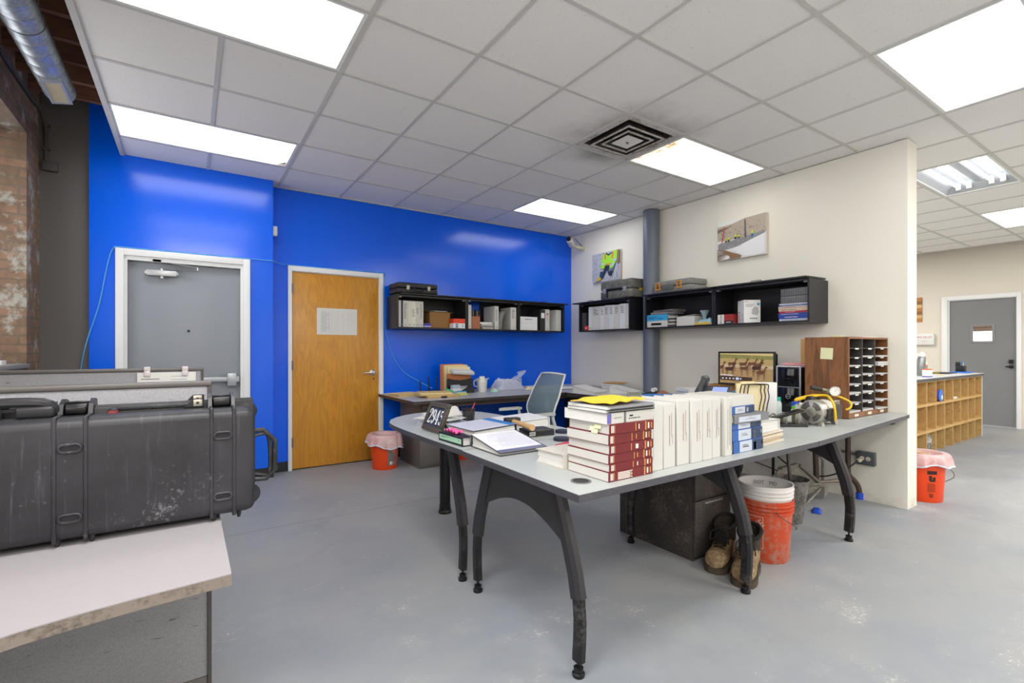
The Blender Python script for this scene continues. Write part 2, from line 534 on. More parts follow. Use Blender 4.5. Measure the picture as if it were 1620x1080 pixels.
struct('baseboard_rear', MB().box(-0.69, -0.525, 5.243, 5.25, 0, 0.1).box(0.482, 0.687, 5.243, 5.25, 0, 0.1).box(0.68, 0.687, 5.25, 5.423, 0, 0.1), M_BASE)

# ---- exposed timber roof over the left edge of the room
struct('roof_deck', MB().box(-1.4, 0.6, -4.4, 5.75, 3.46, 3.5), M_JOIST)
jm = MB().box(-1.0, 0.6, -0.022, 0.022, 0, 0.26)
jo = struct('ceiling_beam', jm, M_JOIST, loc=(0, 4.99, 3.20))
for k in range(1, 20):
    q = jo.copy(); COL.objects.link(q); q.location.y = 4.99 - 0.30 * k

# ---- door 1: grey steel door in the near blue wall
D1 = MB()
for x0, x1, z0, z1 in ((-0.523, -0.468, 0, 2.117), (0.423, 0.48, 0, 2.117), (-0.468, 0.423, 2.06, 2.117)):
    D1.box(x0, x1, 5.228, 5.255, z0, z1, 0, 0.003)
for x0, x1, z0, z1 in ((-0.47, -0.445, 0, 2.062), (0.40, 0.425, 0, 2.062), (-0.445, 0.40, 2.025, 2.062)):
    D1.box(x0, x1, 5.25, 5.36, z0, z1)
d1 = struct('door_1', D1, M_TRIM)
lf = obj('door_leaf', MB().box(-0.442, 0.398, 5.305, 5.35, 0.008, 2.022, 0, 0.002), paint('grey_door_paint', '#90959d', 0.42), d1)
cl = MB().box(-0.315, -0.10, 5.255, 5.303, 1.905, 1.955, 0, 0.006).box(-0.33, -0.085, 5.262, 5.300, 1.912, 1.948, 0, 0.012)
cl.lathe([(0.014, 1.885), (0.014, 1.912)], 14, c=(-0.205, 5.278))
obj('closer', cl, M('#c9c9ca', 0.35, 0.6), lf)
ar = MB().tube([(-0.205, 5.278, 1.955), (-0.205, 5.278, 1.972)], 0.012, 10).tube([(-0.205, 5.278, 1.968), (0.06, 5.235, 1.972)], 0.008, 6)
ar.tube([(0.06, 5.235, 1.972), (0.06, 5.235, 2.0)], 0.009, 8).tube([(0.06, 5.235, 1.995), (-0.24, 5.262, 2.035)], 0.006, 6).box(-0.27, -0.21, 5.25, 5.275, 2.026, 2.046)
obj('closer_arm', ar, STEEL, lf)
obj('peephole', MB().lathe([(0.012, 5.300), (0.012, 5.306)], 16, ax='y', c=(-0.01, 1.424)), M('#33353a', 0.3, 0.6), lf)
pb = MB().box(-0.40, 0.33, 5.235, 5.275, 0.955, 1.0, 0, 0.006).box(0.29, 0.365, 5.225, 5.305, 0.915, 1.035, 0, 0.006).box(0.365, 0.39, 5.25, 5.30, 0.95, 1.0)
obj('panic_bar', pb, M('#b7bbc0', 0.35, 0.5), lf)

# ---- door 2: orange-brown timber door in the back wall
D2 = MB()
for x0, x1, z0, z1 in ((0.841, 0.880, 0, 2.122), (1.797, 1.843, 0, 2.122), (0.880, 1.797, 2.070, 2.122)):
    D2.box(x0, x1, 5.405, 5.432, z0, z1, 0, 0.003)
for x0, x1, z0, z1 in ((0.878, 0.884, 0, 2.07), (1.793, 1.80, 0, 2.07), (0.884, 1.793, 2.064, 2.07)):
    D2.box(x0, x1, 5.43, 5.54, z0, z1)
d2 = struct('door_2', D2, M_TRIM)
def birch():
    m, nt, bs = new_mat('varnished_birch')
    v = objco(nt, (3.2, 3.2, 0.45))
    n1 = nd(nt, 'ShaderNodeTexNoise', Scale=1.5, Detail=4, Roughness=0.55, Distortion=1.3); nt.links.new(v, n1.inputs['Vector'])
    w_ = nd(nt, 'ShaderNodeMath', operation='MULTIPLY'); nt.links.new(n1.outputs['Fac'], w_.inputs[0]); w_.inputs[1].default_value = 9.0
    fr = nd(nt, 'ShaderNodeMath', operation='FRACT'); nt.links.new(w_.outputs[0], fr.inputs[0])
    a = ramp(nt, fr.outputs[0], [(0.0, '#c98a30'), (0.5, '#d8992f'), (0.9, '#cf8f30'), (1.0, '#bf7f2a')])
    g = noise(nt, objco(nt, (30, 30, 1.5)), 4, 4)
    nt.links.new(mixc(nt, ramp(nt, g, [(0.35, 0.0), (0.75, 0.45)]), a, '#b87825'), bs.inputs['Base Color'])
    bs.inputs['Roughness'].default_value = 0.35
    return m
lf2 = obj('door_leaf', MB().box(0.886, 1.791, 5.428, 5.47, 0.012, 2.062, 0, 0.002), birch(), d2)
for z in (1.89, 1.09, 0.29):
    obj('hinge', MB().box(0.872, 0.892, 5.405, 5.427, z - 0.05, z + 0.05, 0, 0.002).tube([(0.883, 5.402, z - 0.05), (0.883, 5.402, z + 0.05)], 0.006, 8), M('#8d8a86', 0.4, 0.7), d2)
hd = MB().lathe([(0.036, 5.425), (0.036, 5.416), (0.028, 5.408), (0.014, 5.405), (0.014, 5.376)], 20, ax='y', c=(1.725, 0.995))
hd.tube([(1.725, 5.375, 0.995), (1.68, 5.37, 0.997), (1.60, 5.373, 0.992)], [0.011, 0.010, 0.008], 10, smooth=4)
obj('handle', hd, M('#c3c1bb', 0.25, 0.85), lf2)
obj('lock', MB().lathe([(0.010, 5.428), (0.010, 5.419)], 14, ax='y', c=(1.735, 0.925)), M('#6b5b40', 0.4, 0.6), lf2)

# ---- door 3: grey door with a vision panel in the far wall
D3 = MB()
for y0, y1, z0, z1 in ((1.855, 1.905, 0, 2.165), (2.745, 2.825, 0, 2.165), (1.905, 2.745, 2.095, 2.165)):
    D3.box(10.872, 10.905, y0, y1, z0, z1, 0, 0.003)
for y0, y1, z0, z1 in ((1.90, 1.915, 0, 2.1), (2.725, 2.745, 0, 2.1), (1.915, 2.725, 2.085, 2.1)):
    D3.box(10.9, 11.05, y0, y1, z0, z1)
d3 = struct('door_3', D3, M_TRIM)
L = MB()
for y0, y1, z0, z1 in ((1.917, 2.19, 0.01, 2.083), (2.435, 2.723, 0.01, 2.083), (2.19, 2.435, 0.01, 1.39), (2.19, 2.435, 1.65, 2.083)):
    L.box(10.93, 10.975, y0, y1, z0, z1)
lf3 = obj('door_leaf', L, paint('charcoal_door_paint', '#7d7e80', 0.5), d3)
F = MB()
for y0, y1, z0, z1 in ((2.16, 2.195, 1.36, 1.68), (2.43, 2.465, 1.36, 1.68), (2.195, 2.43, 1.36, 1.395), (2.195, 2.43, 1.645, 1.68)):
    F.box(10.922, 10.933, y0, y1, z0, z1, 0, 0.003)
vf = obj('vision_frame', F, paint('charcoal_frame_paint', '#838486', 0.45), lf3)
obj('pane', MB().box(10.95, 10.955, 2.19, 2.435, 1.39, 1.65), gm, lf3)
hd = MB().lathe([(0.03, 10.928), (0.03, 10.915), (0.012, 10.91), (0.012, 10.87)], 16, ax='x', c=(1.975, 0.98)).tube([(10.87, 1.975, 0.98), (10.87, 2.03, 0.98)], 0.011, 8).box(10.905, 10.93, 1.95, 2.0, 1.03, 1.09)
obj('handle', hd, M('#2a2a2c', 0.4, 0.6), lf3)
struct('outside_siding', MB().box(11.6, 11.65, 0.5, 5.0, 1.575, 2.6).box(11.59, 11.6, 0.5, 5.0, 1.60, 1.625).box(11.59, 11.6, 0.5, 5.0, 1.65, 1.675), M('#a08a78', 0.8))
struct('outside_ground', MB().box(11.05, 16, 0.5, 5.0, 1.0, 1.02), M('#c9c9cc', 0.9))

# ================================================================ CEILING FIXTURES
m_diff = emit('#fdfeff', PANEL, 'lit_prismatic_panel')
def dirty_diff():
    m, nt, bs = new_mat('lit_panel_with_soot')
    v = objco(nt)
    sep = nt.nodes.new('ShaderNodeSeparateXYZ'); nt.links.new(v, sep.inputs[0])
    mr = nd(nt, 'ShaderNodeMapRange'); nt.links.new(sep.outputs['X'], mr.inputs['Value'])
    mr.inputs['From Min'].default_value = -0.61; mr.inputs['From Max'].default_value = -0.1; mr.inputs['To Min'].default_value = 1.0; mr.inputs['To Max'].default_value = 0.0
    n = noise(nt, v, 9, 6, 0.7)
    mm = nd(nt, 'ShaderNodeMath', operation='MULTIPLY'); nt.links.new(n, mm.inputs[0]); nt.links.new(mr.outputs[0], mm.inputs[1])
    c = mixc(nt, ramp(nt, mm.outputs[0], [(0.12, 0.0), (0.55, 1.0)]), '#fffdf4', '#7d5f36')
    nt.links.new(c, bs.inputs['Emission Color']); nt.links.new(c, bs.inputs['Base Color'])
    bs.inputs['Emission Strength'].default_value = PANEL * 0.62
    return m
LW = ['large glowing ceiling panel nearest the top left of the room', 'glowing ceiling panel over the grey door, one corner of its lens missing',
      'glowing ceiling panel over the blue and cream wall corner', 'glowing ceiling panel with brown soot beside the air diffuser',
      'large glowing ceiling panel above the free end of the cream wall', 'open ceiling light with bare tubes and no lens beyond the cream wall',
      'glowing ceiling panel farthest off, near the far beige wall']
for (kx, ky), lab in zip(LIGHTS, LW):
    cx, cy = 1.3565 + 0.61 * (kx + 1), 2.3634 + 0.61 * ky + 0.305
    t = thing('ceiling_light', lab, 'ceiling light', (cx, cy, CE), 0, 'fluorescent ceiling lights')
    fr = MB()
    for x0, x1, y0, y1 in ((-0.60, 0.60, -0.295, -0.275), (-0.60, 0.60, 0.275, 0.295), (-0.60, -0.58, -0.275, 0.275), (0.58, 0.60, -0.275, 0.275)):
        fr.box(x0, x1, y0, y1, 0.002, 0.03)
    obj('frame', fr, WHITE, t)
    if (kx, ky) == (7, -2):
        hs = MB().poly([(-0.58, -0.275, 0.01), (0.58, -0.275, 0.01), (0.50, -0.2, 0.115), (-0.50, -0.2, 0.115)]).poly([(-0.58, 0.275, 0.01), (0.58, 0.275, 0.01), (0.50, 0.2, 0.115), (-0.50, 0.2, 0.115)])
        hs.poly([(-0.58, -0.275, 0.01), (-0.58, 0.275, 0.01), (-0.50, 0.2, 0.115), (-0.50, -0.2, 0.115)]).poly([(0.58, -0.275, 0.01), (0.58, 0.275, 0.01), (0.50, 0.2, 0.115), (0.50, -0.2, 0.115)])
        hs.poly([(-0.50, -0.2, 0.115), (0.50, -0.2, 0.115), (0.50, 0.2, 0.115), (-0.50, 0.2, 0.115)]).box(-0.5, 0.5, -0.035, 0.035, 0.075, 0.114)
        obj('housing', hs, M('#a9adb2', 0.35), t)
        for yy in (-0.17, -0.085, 0.085, 0.17):
            tb = obj('tube', MB().tube([(-0.52, yy, 0.06), (0.52, yy, 0.06)], 0.0145, 12), emit('#ffffff', 4.2, 'lit_fluorescent_tube'), t)
            for xa, xb in ((-0.54, -0.52), (0.52, 0.54)):
                obj('tube_socket', MB().box(xa, xb, yy - 0.02, yy + 0.02, 0.03, 0.09), WHITE, tb)
    else:
        df = MB()
        if (kx, ky) == (-3, 3):
            df.prism([(-0.58, -0.275), (0.58, -0.275), (0.58, 0.17), (0.50, 0.275), (-0.58, 0.275)], 0.008, 0.012)
            obj('broken_corner', MB().prism([(0.58, 0.17), (0.58, 0.275), (0.50, 0.275)], 0.02, 0.024), M('#8a7a64', 0.7), t, 'dark gap where the lens corner is missing')
        else:
            df.box(-0.58, 0.58, -0.275, 0.275, 0.008, 0.012)
        obj('diffuser', df, dirty_diff() if (kx, ky) == (3, 0) else m_diff, t)

# square air diffuser
t = thing('air_diffuser', 'square sooty air diffuser with stepped rings in the ceiling tiles', 'air diffuser', (2.8815, 2.6684, CE))
sooty = worn('sooty_shaded_metal', '#5a5048', '#1d1814', 5, 0.3, 0.7, 0.7)  # soot, darkened further to paint the shade in the gaps between rings
sooty2 = worn('lightly_sooted_metal', '#cfc9c2', '#5d5042', 6, 0.42, 0.8, 0.5)
def ring(a, b, z0, z1):
    r = MB()
    q = [(-1, -1), (1, -1), (1, 1), (-1, 1)]
    for k in range(4):
        p, n = q[k], q[(k + 1) % 4]
        r.poly([(p[0] * a, p[1] * a, z0), (n[0] * a, n[1] * a, z0), (n[0] * b, n[1] * b, z1), (p[0] * b, p[1] * b, z1)])
        r.poly([(p[0] * a, p[1] * a, z0 + 0.004), (n[0] * a, n[1] * a, z0 + 0.004), (n[0] * b, n[1] * b, z1 + 0.004), (p[0] * b, p[1] * b, z1 + 0.004)])
    return r
fm = MB()
for x0, x1, y0, y1 in ((-0.295, 0.295, -0.295, -0.25), (-0.295, 0.295, 0.25, 0.295), (-0.295, -0.25, -0.25, 0.25), (0.25, 0.295, -0.25, 0.25)):
    fm.box(x0, x1, y0, y1, 0.002, 0.02)
obj('frame', fm, sooty2, t)
obj('neck', ring(0.25, 0.20, 0.012, 0.11).box(-0.25, 0.25, -0.25, 0.25, 0.112, 0.12), sooty, t)
for a, b_ in ((0.205, 0.165), (0.145, 0.105)):
    rg_ = obj('cone_ring', ring(a, b_, -0.010, 0.05), sooty, t)
    lp_ = MB()
    for x0, x1, y0, y1 in ((-a, a, -a, -a + 0.016), (-a, a, a - 0.016, a), (-a, -a + 0.016, -a + 0.016, a - 0.016), (a - 0.016, a, -a + 0.016, a - 0.016)): lp_.box(x0, x1, y0, y1, -0.016, -0.010)
    obj('ring_lip', lp_, sooty2, rg_)
obj('centre_plate', MB().box(-0.085, 0.085, -0.085, 0.085, -0.016, -0.008), M('#e9e6e1', 0.5), t)
obj('damper_rod', MB().tube([(0, 0, -0.03), (0, 0, 0.1)], 0.004, 6).box(-0.015, 0.015, -0.004, 0.004, -0.02, -0.012), M('#5a5048', 0.5, 0.5), t)
# ================================================================ LEFT WORKSTATION
def fabric(name, hexa, hexb):
    m, nt, bs = new_mat(name)
    v = objco(nt, (9, 9, 60))
    n = noise(nt, v, 1.6, 4, 0.6)
    f = noise(nt, objco(nt), 240, 2)
    c = mixc(nt, ramp(nt, n, [(0.26, 1.0), (0.37, 0.0)]), hexa, hexb)
    c = mixc(nt, ramp(nt, f, [(0.35, 0.35), (0.65, 0.0)]), c, '#77767a')
    nt.links.new(c, bs.inputs['Base Color']); bs.inputs['Roughness'].default_value = 0.95
    bump(nt, bs, f, 0.2, 0.002)
    return m
M_FAB = fabric('streaked_grey_panel_fabric', '#a09fa3', '#5d5c60')
M_CAP = M('#6b6763', 0.45, 0.2)
def panel(label, x0, x1, y, top, grp):
    t = thing('partition_panel', label, 'office partition', (0, y, 0), 0, grp)
    obj('fabric', MB().box(x0, x1 - 0.012, 0.006, 0.044, 0.11, top - 0.018, 0, 0.003), M_FAB, t)
    obj('top_cap', MB().box(x0, x1, 0, 0.05, top - 0.018, top, 0, 0.005), M_CAP, t)
    obj('end_cap', MB().box(x1 - 0.012, x1, 0, 0.05, 0.0, top - 0.018), M('#55524f', 0.45, 0.2), t)
    obj('base_rail', MB().box(x0, x1 - 0.012, 0.004, 0.046, 0, 0.11, 0, 0.004), M_CAP, t)
    return t
panel('grey fabric partition directly behind the long black case', -0.95, 0.064, 2.0, 1.146, 'cubicle partitions')
panel('grey fabric partition before the grey door, paper strip clipped on it', -0.95, 0.064, 3.2, 1.156, 'cubicle partitions')
t = thing('paper_strip', 'narrow white printed strip clipped to the partition top', 'paper', (-0.105, 3.198, 1.08))
ps = MB().box(-0.125, 0.132, -0.003, -0.001, 0, 0.053, 0)
ps.box(-0.11, -0.03, -0.0036, -0.003, 0.016, 0.021, 1).box(0.02, 0.09, -0.0036, -0.003, 0.012, 0.014, 1).box(0.02, 0.09, -0.0036, -0.003, 0.030, 0.032, 1)
obj('sheet', ps, [PAPER, GREYTXT], t)
for x in (-0.083, 0.083):
    obj('clip', MB().box(x - 0.014, x + 0.014, -0.012, -0.004, 0.032, 0.062, 0, 0.005).box(x - 0.014, x + 0.014, -0.012, 0.0, 0.060, 0.084, 0, 0.004), M('#d8cfcf', 0.35), t)

wt = [(-0.95, 1.99), (0.076, 1.99), (0.08, 1.285), (0.0, 1.277), (-0.09, 1.268), (-0.18, 1.255), (-0.26, 1.238), (-0.34, 1.208), (-0.44, 1.15), (-0.52, 1.07), (-0.58, 0.96), (-0.61, 0.82), (-0.62, 0.6), (-0.95, 0.6)]
t = thing('corner_worktop', 'pale lilac-grey corner worktop with curved brown-grey edge under the black case', 'worktop', (0, 0, 0.713))
obj('surface', MB().prism(wt, 0.0245, 0.027, m=0), M('#a09b9e', 0.5, var=0.04, nscale=40), t)
obj('edge_band', MB().prism(wt, 0.0, 0.0245), worn('scuffed_brown_edge', '#857a70', '#5c5249', 8, 0.5, 0.8, 0.5), t)
obj('support_bracket', MB().box(-0.93, -0.90, 0.65, 1.95, -0.713, 0.0).box(-0.3, -0.27, 1.6, 1.99, -0.12, 0.0), M_CAP, t)

# ---- long black equipment case standing on its edge
t = thing('equipment_case', 'long scuffed black hard case standing on its edge on the worktop', 'equipment case', (-0.389, 1.69, 0.74))
def case_plastic():
    m, nt, bs = new_mat('scuffed_black_plastic')
    v = objco(nt)
    c = mixc(nt, ramp(nt, noise(nt, v, 3.5, 6, 0.65), [(0.35, 0.0), (0.75, 0.8)]), '#1b1b1f', '#3b3a40')
    st = noise(nt, objco(nt, (26, 5, 1.6), (0, 0.22, 0)), 3, 5, 0.7)
    c = mixc(nt, ramp(nt, st, [(0.56, 0.0), (0.74, 0.5)]), c, '#5a5960')
    fine = noise(nt, v, 70, 4, 0.75)
    mm = nd(nt, 'ShaderNodeMath', operation='MULTIPLY'); nt.links.new(fine, mm.inputs[0]); nt.links.new(noise(nt, v, 5, 5, 0.7), mm.inputs[1])
    c = mixc(nt, ramp(nt, mm.outputs[0], [(0.33, 0.0), (0.42, 0.8)]), c, '#7d7c7e')
    nt.links.new(c, bs.inputs['Base Color']); bs.inputs['Roughness'].default_value = 0.46
    bump(nt, bs, fine, 0.08, 0.003)
    return m
mc = case_plastic()
mc2 = worn('dusty_black_plastic_fittings', '#222225', '#6f6e72', 6, 0.6, 1.3, 0.42)
Lx = 0.56
body = MB().box(-Lx, Lx, 0.0, 0.115, 0.016, 0.335, 0, 0.026, 5)
ribs = [0.097, 0.159, 0.443, 0.501]
for q in ribs + [-x for x in ribs]:
    body.box(q - 0.005, q + 0.005, -0.0035, 0.117, 0.012, 0.341, 0, 0.0035, 3)
def oval(cx, cz, a, b_, r, y):
    P = []
    for k in range(28):
        an = 2 * PI * k / 28
        ex = (a - b_) * (1 if math.cos(an) > 0 else -1)
        P.append((cx + ex + b_ * math.cos(an), y, cz + b_ * math.sin(an)))
    P.append(P[0])
    body.tube(P, r, 8, cap=False)
for cx in (0.128, 0.472, -0.128, -0.472):
    for cz in (0.258, 0.075):
        oval(cx, cz, 0.022, 0.0105, 0.0042, -0.001)
shell_ = obj('shell', body, mc, t)
for cx in (0.128, 0.472, -0.128, -0.472):
    for cz in (0.258, 0.075):
        obj('recess_shade', MB().prism([(cx + (0.0115 if math.cos(2 * PI * k / 20) > 0 else -0.0115) + 0.0095 * math.cos(2 * PI * k / 20), cz + 0.0095 * math.sin(2 * PI * k / 20)) for k in range(20)], -0.0008, 0.004, 'y'), M('#17171a', 0.55), shell_)  # flush dark ovals, the shade inside the recesses put in as colour
lid = MB().box(-Lx, Lx, 0.128, 0.175, 0.016, 0.335, 0, 0.02, 4)
for q in ribs + [-x for x in ribs]:
    lid.box(q - 0.006, q + 0.006, 0.128, 0.181, 0.012, 0.345, 0, 0.005, 3)
obj('lid', lid, mc, t)
rim = MB().box(-Lx - 0.004, Lx + 0.004, 0.108, 0.120, 0.008, 0.352, 0, 0.005, 2).box(-Lx - 0.004, Lx + 0.004, 0.124, 0.136, 0.008, 0.357, 0, 0.005, 2)
rim.box(0.20, 0.40, 0.102, 0.11, 0.340, 0.350, 0, 0.002)
obj('rim', rim, mc2, t)
for cx in (0.128, 0.472, -0.128, -0.472):
    lt = MB().box(cx - 0.025, cx + 0.025, 0.086, 0.15, 0.337, 0.366, 0, 0.006, 3).box(cx - 0.022, cx + 0.022, 0.078, 0.087, 0.340, 0.360, 0, 0.004).box(cx - 0.025, cx + 0.025, 0.11, 0.118, 0.366, 0.372, 0, 0.003)
    obj('latch', lt, M('#121214', 0.3), t)
    for q in (cx - 0.031, cx + 0.031):
        obj('latch_guard', MB().prism([(0.07, 0.335), (0.17, 0.335), (0.16, 0.372), (0.125, 0.378), (0.088, 0.366)], q - 0.005, q + 0.005, 'x'), mc2, t)
for cx, s in ((0.405, 1), (-0.405, -1)):
    for y, z in ((0.102, 0.345), (0.138, 0.355)):
        hp = MB().prism([(cx - 0.03 * s, z - 0.006), (cx + 0.022 * s, z - 0.006), (cx + 0.022 * s, z + 0.018), (cx - 0.008 * s, z + 0.018)], y - 0.003, y + 0.006, 'y')
        hh = obj('hasp_lug', hp, mc2, t)
        obj('hasp_plate', MB().box(cx - 0.007, cx + 0.016, y - 0.0055, y - 0.003, z - 0.004, z + 0.016, 0, 0.001).lathe([(0.004, y - 0.0075), (0.004, y - 0.0055)], 12, m=1, c=(cx + 0.004, z + 0.006), ax='y'), [M('#c9c2b2', 0.3, 0.7), M('#26262a', 0.4)], hh)
# carrying handle on the upper edge
h = MB().tube([(-0.085, 0.085, 0.345), (-0.062, 0.078, 0.372), (0.062, 0.078, 0.372), (0.085, 0.085, 0.345)], [0.012, 0.015, 0.015, 0.012], 10, smooth=4)
h.box(0.012, 0.088, 0.056, 0.078, 0.334, 0.366, 0, 0.008, 3).prism([(0.0, 0.362), (0.062, 0.362), (0.048, 0.378), (0.018, 0.378)], 0.066, 0.084, 'y')
h.box(-0.088, -0.012, 0.056, 0.078, 0.334, 0.366, 0, 0.008, 3)
obj('carry_handle', h, mc2, t)
h = MB()
for x in (0.054, 0.068, 0.08):
    h.lathe([(0.007, x - 0.004), (0.007, x + 0.004)], 12, ax='x', c=(0.118, 0.366))
obj('hinge_knuckle', h, M('#3a3a3e', 0.35), t)
obj('pressure_valve', MB().lathe([(0.013, 0.335), (0.013, 0.342)], 18, c=(0.205, 0.094)).lathe([(0.012, 0.342), (0.012, 0.345), (0.006, 0.348)], 18, m=1, c=(0.205, 0.094)), [M('#8c3a3c', 0.4), mc2], t, 'round valve with a red ring')
# side handle at the end of the case
h = MB().tube([(0.56, 0.085, 0.252), (0.59, 0.085, 0.252), (0.624, 0.085, 0.215), (0.624, 0.085, 0.118), (0.598, 0.085, 0.092), (0.56, 0.085, 0.094)], 0.0085, 10)
for z in (0.245, 0.10):
    for dz in (-0.012, 0.012):
        h.tube([(0.558, 0.085, z + dz), (0.592, 0.085, z + dz * 0.3)], 0.0055, 8)
h.tube([(0.59, 0.085, 0.24), (0.607, 0.085, 0.222), (0.609, 0.085, 0.112), (0.59, 0.085, 0.104)], 0.006, 8, smooth=3)
obj('side_handle', h, mc2, t)
for z, ly in ((0.31, 0.15), (0.055, 0.06)):
    obj('end_bumper', MB().lathe([(0.03, ly - 0.008), (0.034, ly), (0.03, ly + 0.008)], 18, ax='y', c=(0.545, z)), mc2, t)
for x, yf in [(x, y) for x in (0.515, 0.45, 0.17, 0.10, -0.10, -0.45) for y in (0.02, 0.15)]:
    obj("foot", MB().lathe([(0.004, 0), (0.007, 0.014), (0.007, 0.026)], 10, c=(x, yf)), mc2, t)

single('window_sill_paper', MB().box(-0.06, 0.06, -0.05, 0.05, 0, 0.03, 0, 0.002), PAPER, 'small white box on the brick window sill', 'box', (-1.10, 4.60, 1.152))

# ---- spiral duct, conduit, network cable, motion sensor
t = thing('air_duct', 'round galvanised spiral duct hanging under the dark roof timbers', 'duct', (-0.748, 0, 3.04))
def galv():
    m, nt, bs = new_mat('galvanised_steel')
    v = objco(nt)
    vo = nd(nt, 'ShaderNodeTexVoronoi', Scale=45.0); nt.links.new(v, vo.inputs['Vector'])
    nt.links.new(mixc(nt, vo.outputs['Distance'], '#9aa3ad', '#c2c9d0'), bs.inputs['Base Color'])
    bs.inputs['Metallic'].default_value = 0.85; bs.inputs['Roughness'].default_value = 0.42
    return m
M_GALV = galv()
prof = []
y = -0.5
while y < 4.46:
    prof += [(0.087, y), (0.087, y + 0.108), (0.0892, y + 0.112), (0.087, y + 0.116)]
    y += 0.125
prof += [(0.087, 4.50), (0.078, 4.508)]
obj('duct_pipe', MB().lathe(prof, 32, ax='y'), M_GALV, t)
g = MB()
g.T = Matrix.Rotation(math.radians(-12), 4, 'Y')
for x0, x1, y0, y1 in ((-0.055, -0.040, 4.14, 4.47), (0.040, 0.055, 4.14, 4.47), (-0.04, 0.04, 4.14, 4.155), (-0.04, 0.04, 4.455, 4.47)):
    g.box(x0, x1, y0, y1, -0.102, -0.070)
gg = obj('grille_frame', g, M('#b9bdc3', 0.4, 0.5), t)
g = MB(); g.T = Matrix.Rotation(math.radians(-12), 4, 'Y')
for k in range(19):
    yy = 4.165 + k * 0.0155
    g.box(-0.04, 0.04, yy, yy + 0.004, -0.100, -0.090)
obj('louvre', g, M('#d5c9ae', 0.5), gg)
g = MB(); g.T = Matrix.Rotation(math.radians(-12), 4, 'Y')
obj('grille_backing', g.box(-0.04, 0.04, 4.155, 4.455, -0.090, -0.0885), M('#40382c', 0.8), gg)
for y in (3.62, 2.0):
    obj('hanger_rod', MB().tube([(0.06, y, 0.06), (0.06, y, 0.155)], 0.004, 6).tube([(0.091 * math.cos(a * PI / 12), y, 0.091 * math.sin(a * PI / 12)) for a in range(25)], 0.003, 5), M('#8a8a88', 0.4, 0.6), t)
t = thing('electrical_conduit', 'thin steel conduit bending down the grey wall into a box', 'conduit')
obj('pipe', MB().tube([(-0.985, 3.0, 3.1), (-0.985, 4.8, 3.13), (-0.985, 5.13, 3.15), (-0.975, 5.24, 3.14), (-0.962, 5.28, 3.06), (-0.96, 5.285, 2.95), (-0.96, 5.285, 2.76)], 0.013, 10, smooth=4), M('#5b5856', 0.5, 0.4), t)
obj('junction_box', MB().box(-0.975, -0.885, 5.25, 5.298, 2.685, 2.765, 0, 0.004), M('#5a5857', 0.6, 0.2), t)
for z in (3.05, 2.86):
    obj('strap', MB().box(-0.985, -0.935, 5.27, 5.30, z - 0.01, z + 0.01, 0, 0.003), M('#4c4a48', 0.6), t)
cb = MB().tube([(-0.755, 5.235, 0.9), (-0.75, 5.29, 1.085), (-0.71, 5.24, 1.30), (-0.63, 5.243, 1.62), (-0.585, 5.243, 1.90), (-0.555, 5.243, 2.06), (-0.53, 5.24, 2.112), (-0.49, 5.232, 2.124), (-0.1, 5.232, 2.122), (0.2, 5.232, 2.124), (0.475, 5.232, 2.124),
                (0.62, 5.244, 2.125), (0.68, 5.246, 2.124), (0.76, 5.36, 2.12), (0.845, 5.415, 2.128), (1.3, 5.415, 2.128), (1.82, 5.415, 2.132), (1.852, 5.42, 2.05), (1.862, 5.422, 1.7), (1.87, 5.422, 1.48), (1.95, 5.42, 1.20), (2.08, 5.415, 1.0), (2.22, 5.36, 0.90), (2.36, 5.22, 0.80)], 0.0042, 6, smooth=6)
single('network_cable', cb, M('#57b4f0', 0.45, var=0), 'light blue network cable strung over the two door frames', 'cable')
single('motion_sensor', MB().box(-0.002, 0.045, -0.035, 0.03, -0.05, 0.05, 0, 0.012, 3), M('#dcdcd8', 0.4), 'small white motion sensor on the corner of the blue walls', 'sensor', (0.683, 5.33, 2.435))
# security camera in the corner
t = thing('security_camera', 'small beige security camera on an arm in the wall corner', 'security camera', (4.68, 5.16, 2.70))
obj('arm', MB().lathe([(0.04, -0.03), (0.035, 0)], 16, ax='x').tube([(-0.03, 0, 0), (-0.12, 0.0, 0.0), (-0.18, 0.02, 0.02)], [0.022, 0.018, 0.012], 10), M('#d9cfae', 0.45), t)
bd = MB(); bd.xf((-0.24, 0.0, 0.05), (0, math.radians(28), math.radians(25)))
bd.box(-0.07, 0.07, -0.035, 0.035, -0.035, 0.035, 0, 0.012, 3)
cb_ = obj('body', bd, M('#cfcac0', 0.4), t)
bd = MB(); bd.xf((-0.24, 0.0, 0.05), (0, math.radians(28), math.radians(25)))
obj('lens', bd.lathe([(0.03, -0.10), (0.03, -0.07)], 16, ax='x'), M('#141416', 0.2), cb_)
obj('cord', MB().tube([(-0.01, 0.01, 0.02), (-0.06, 0.05, 0.09), (-0.03, 0.15, 0.16)], 0.004, 6, smooth=4), BLACK, t)

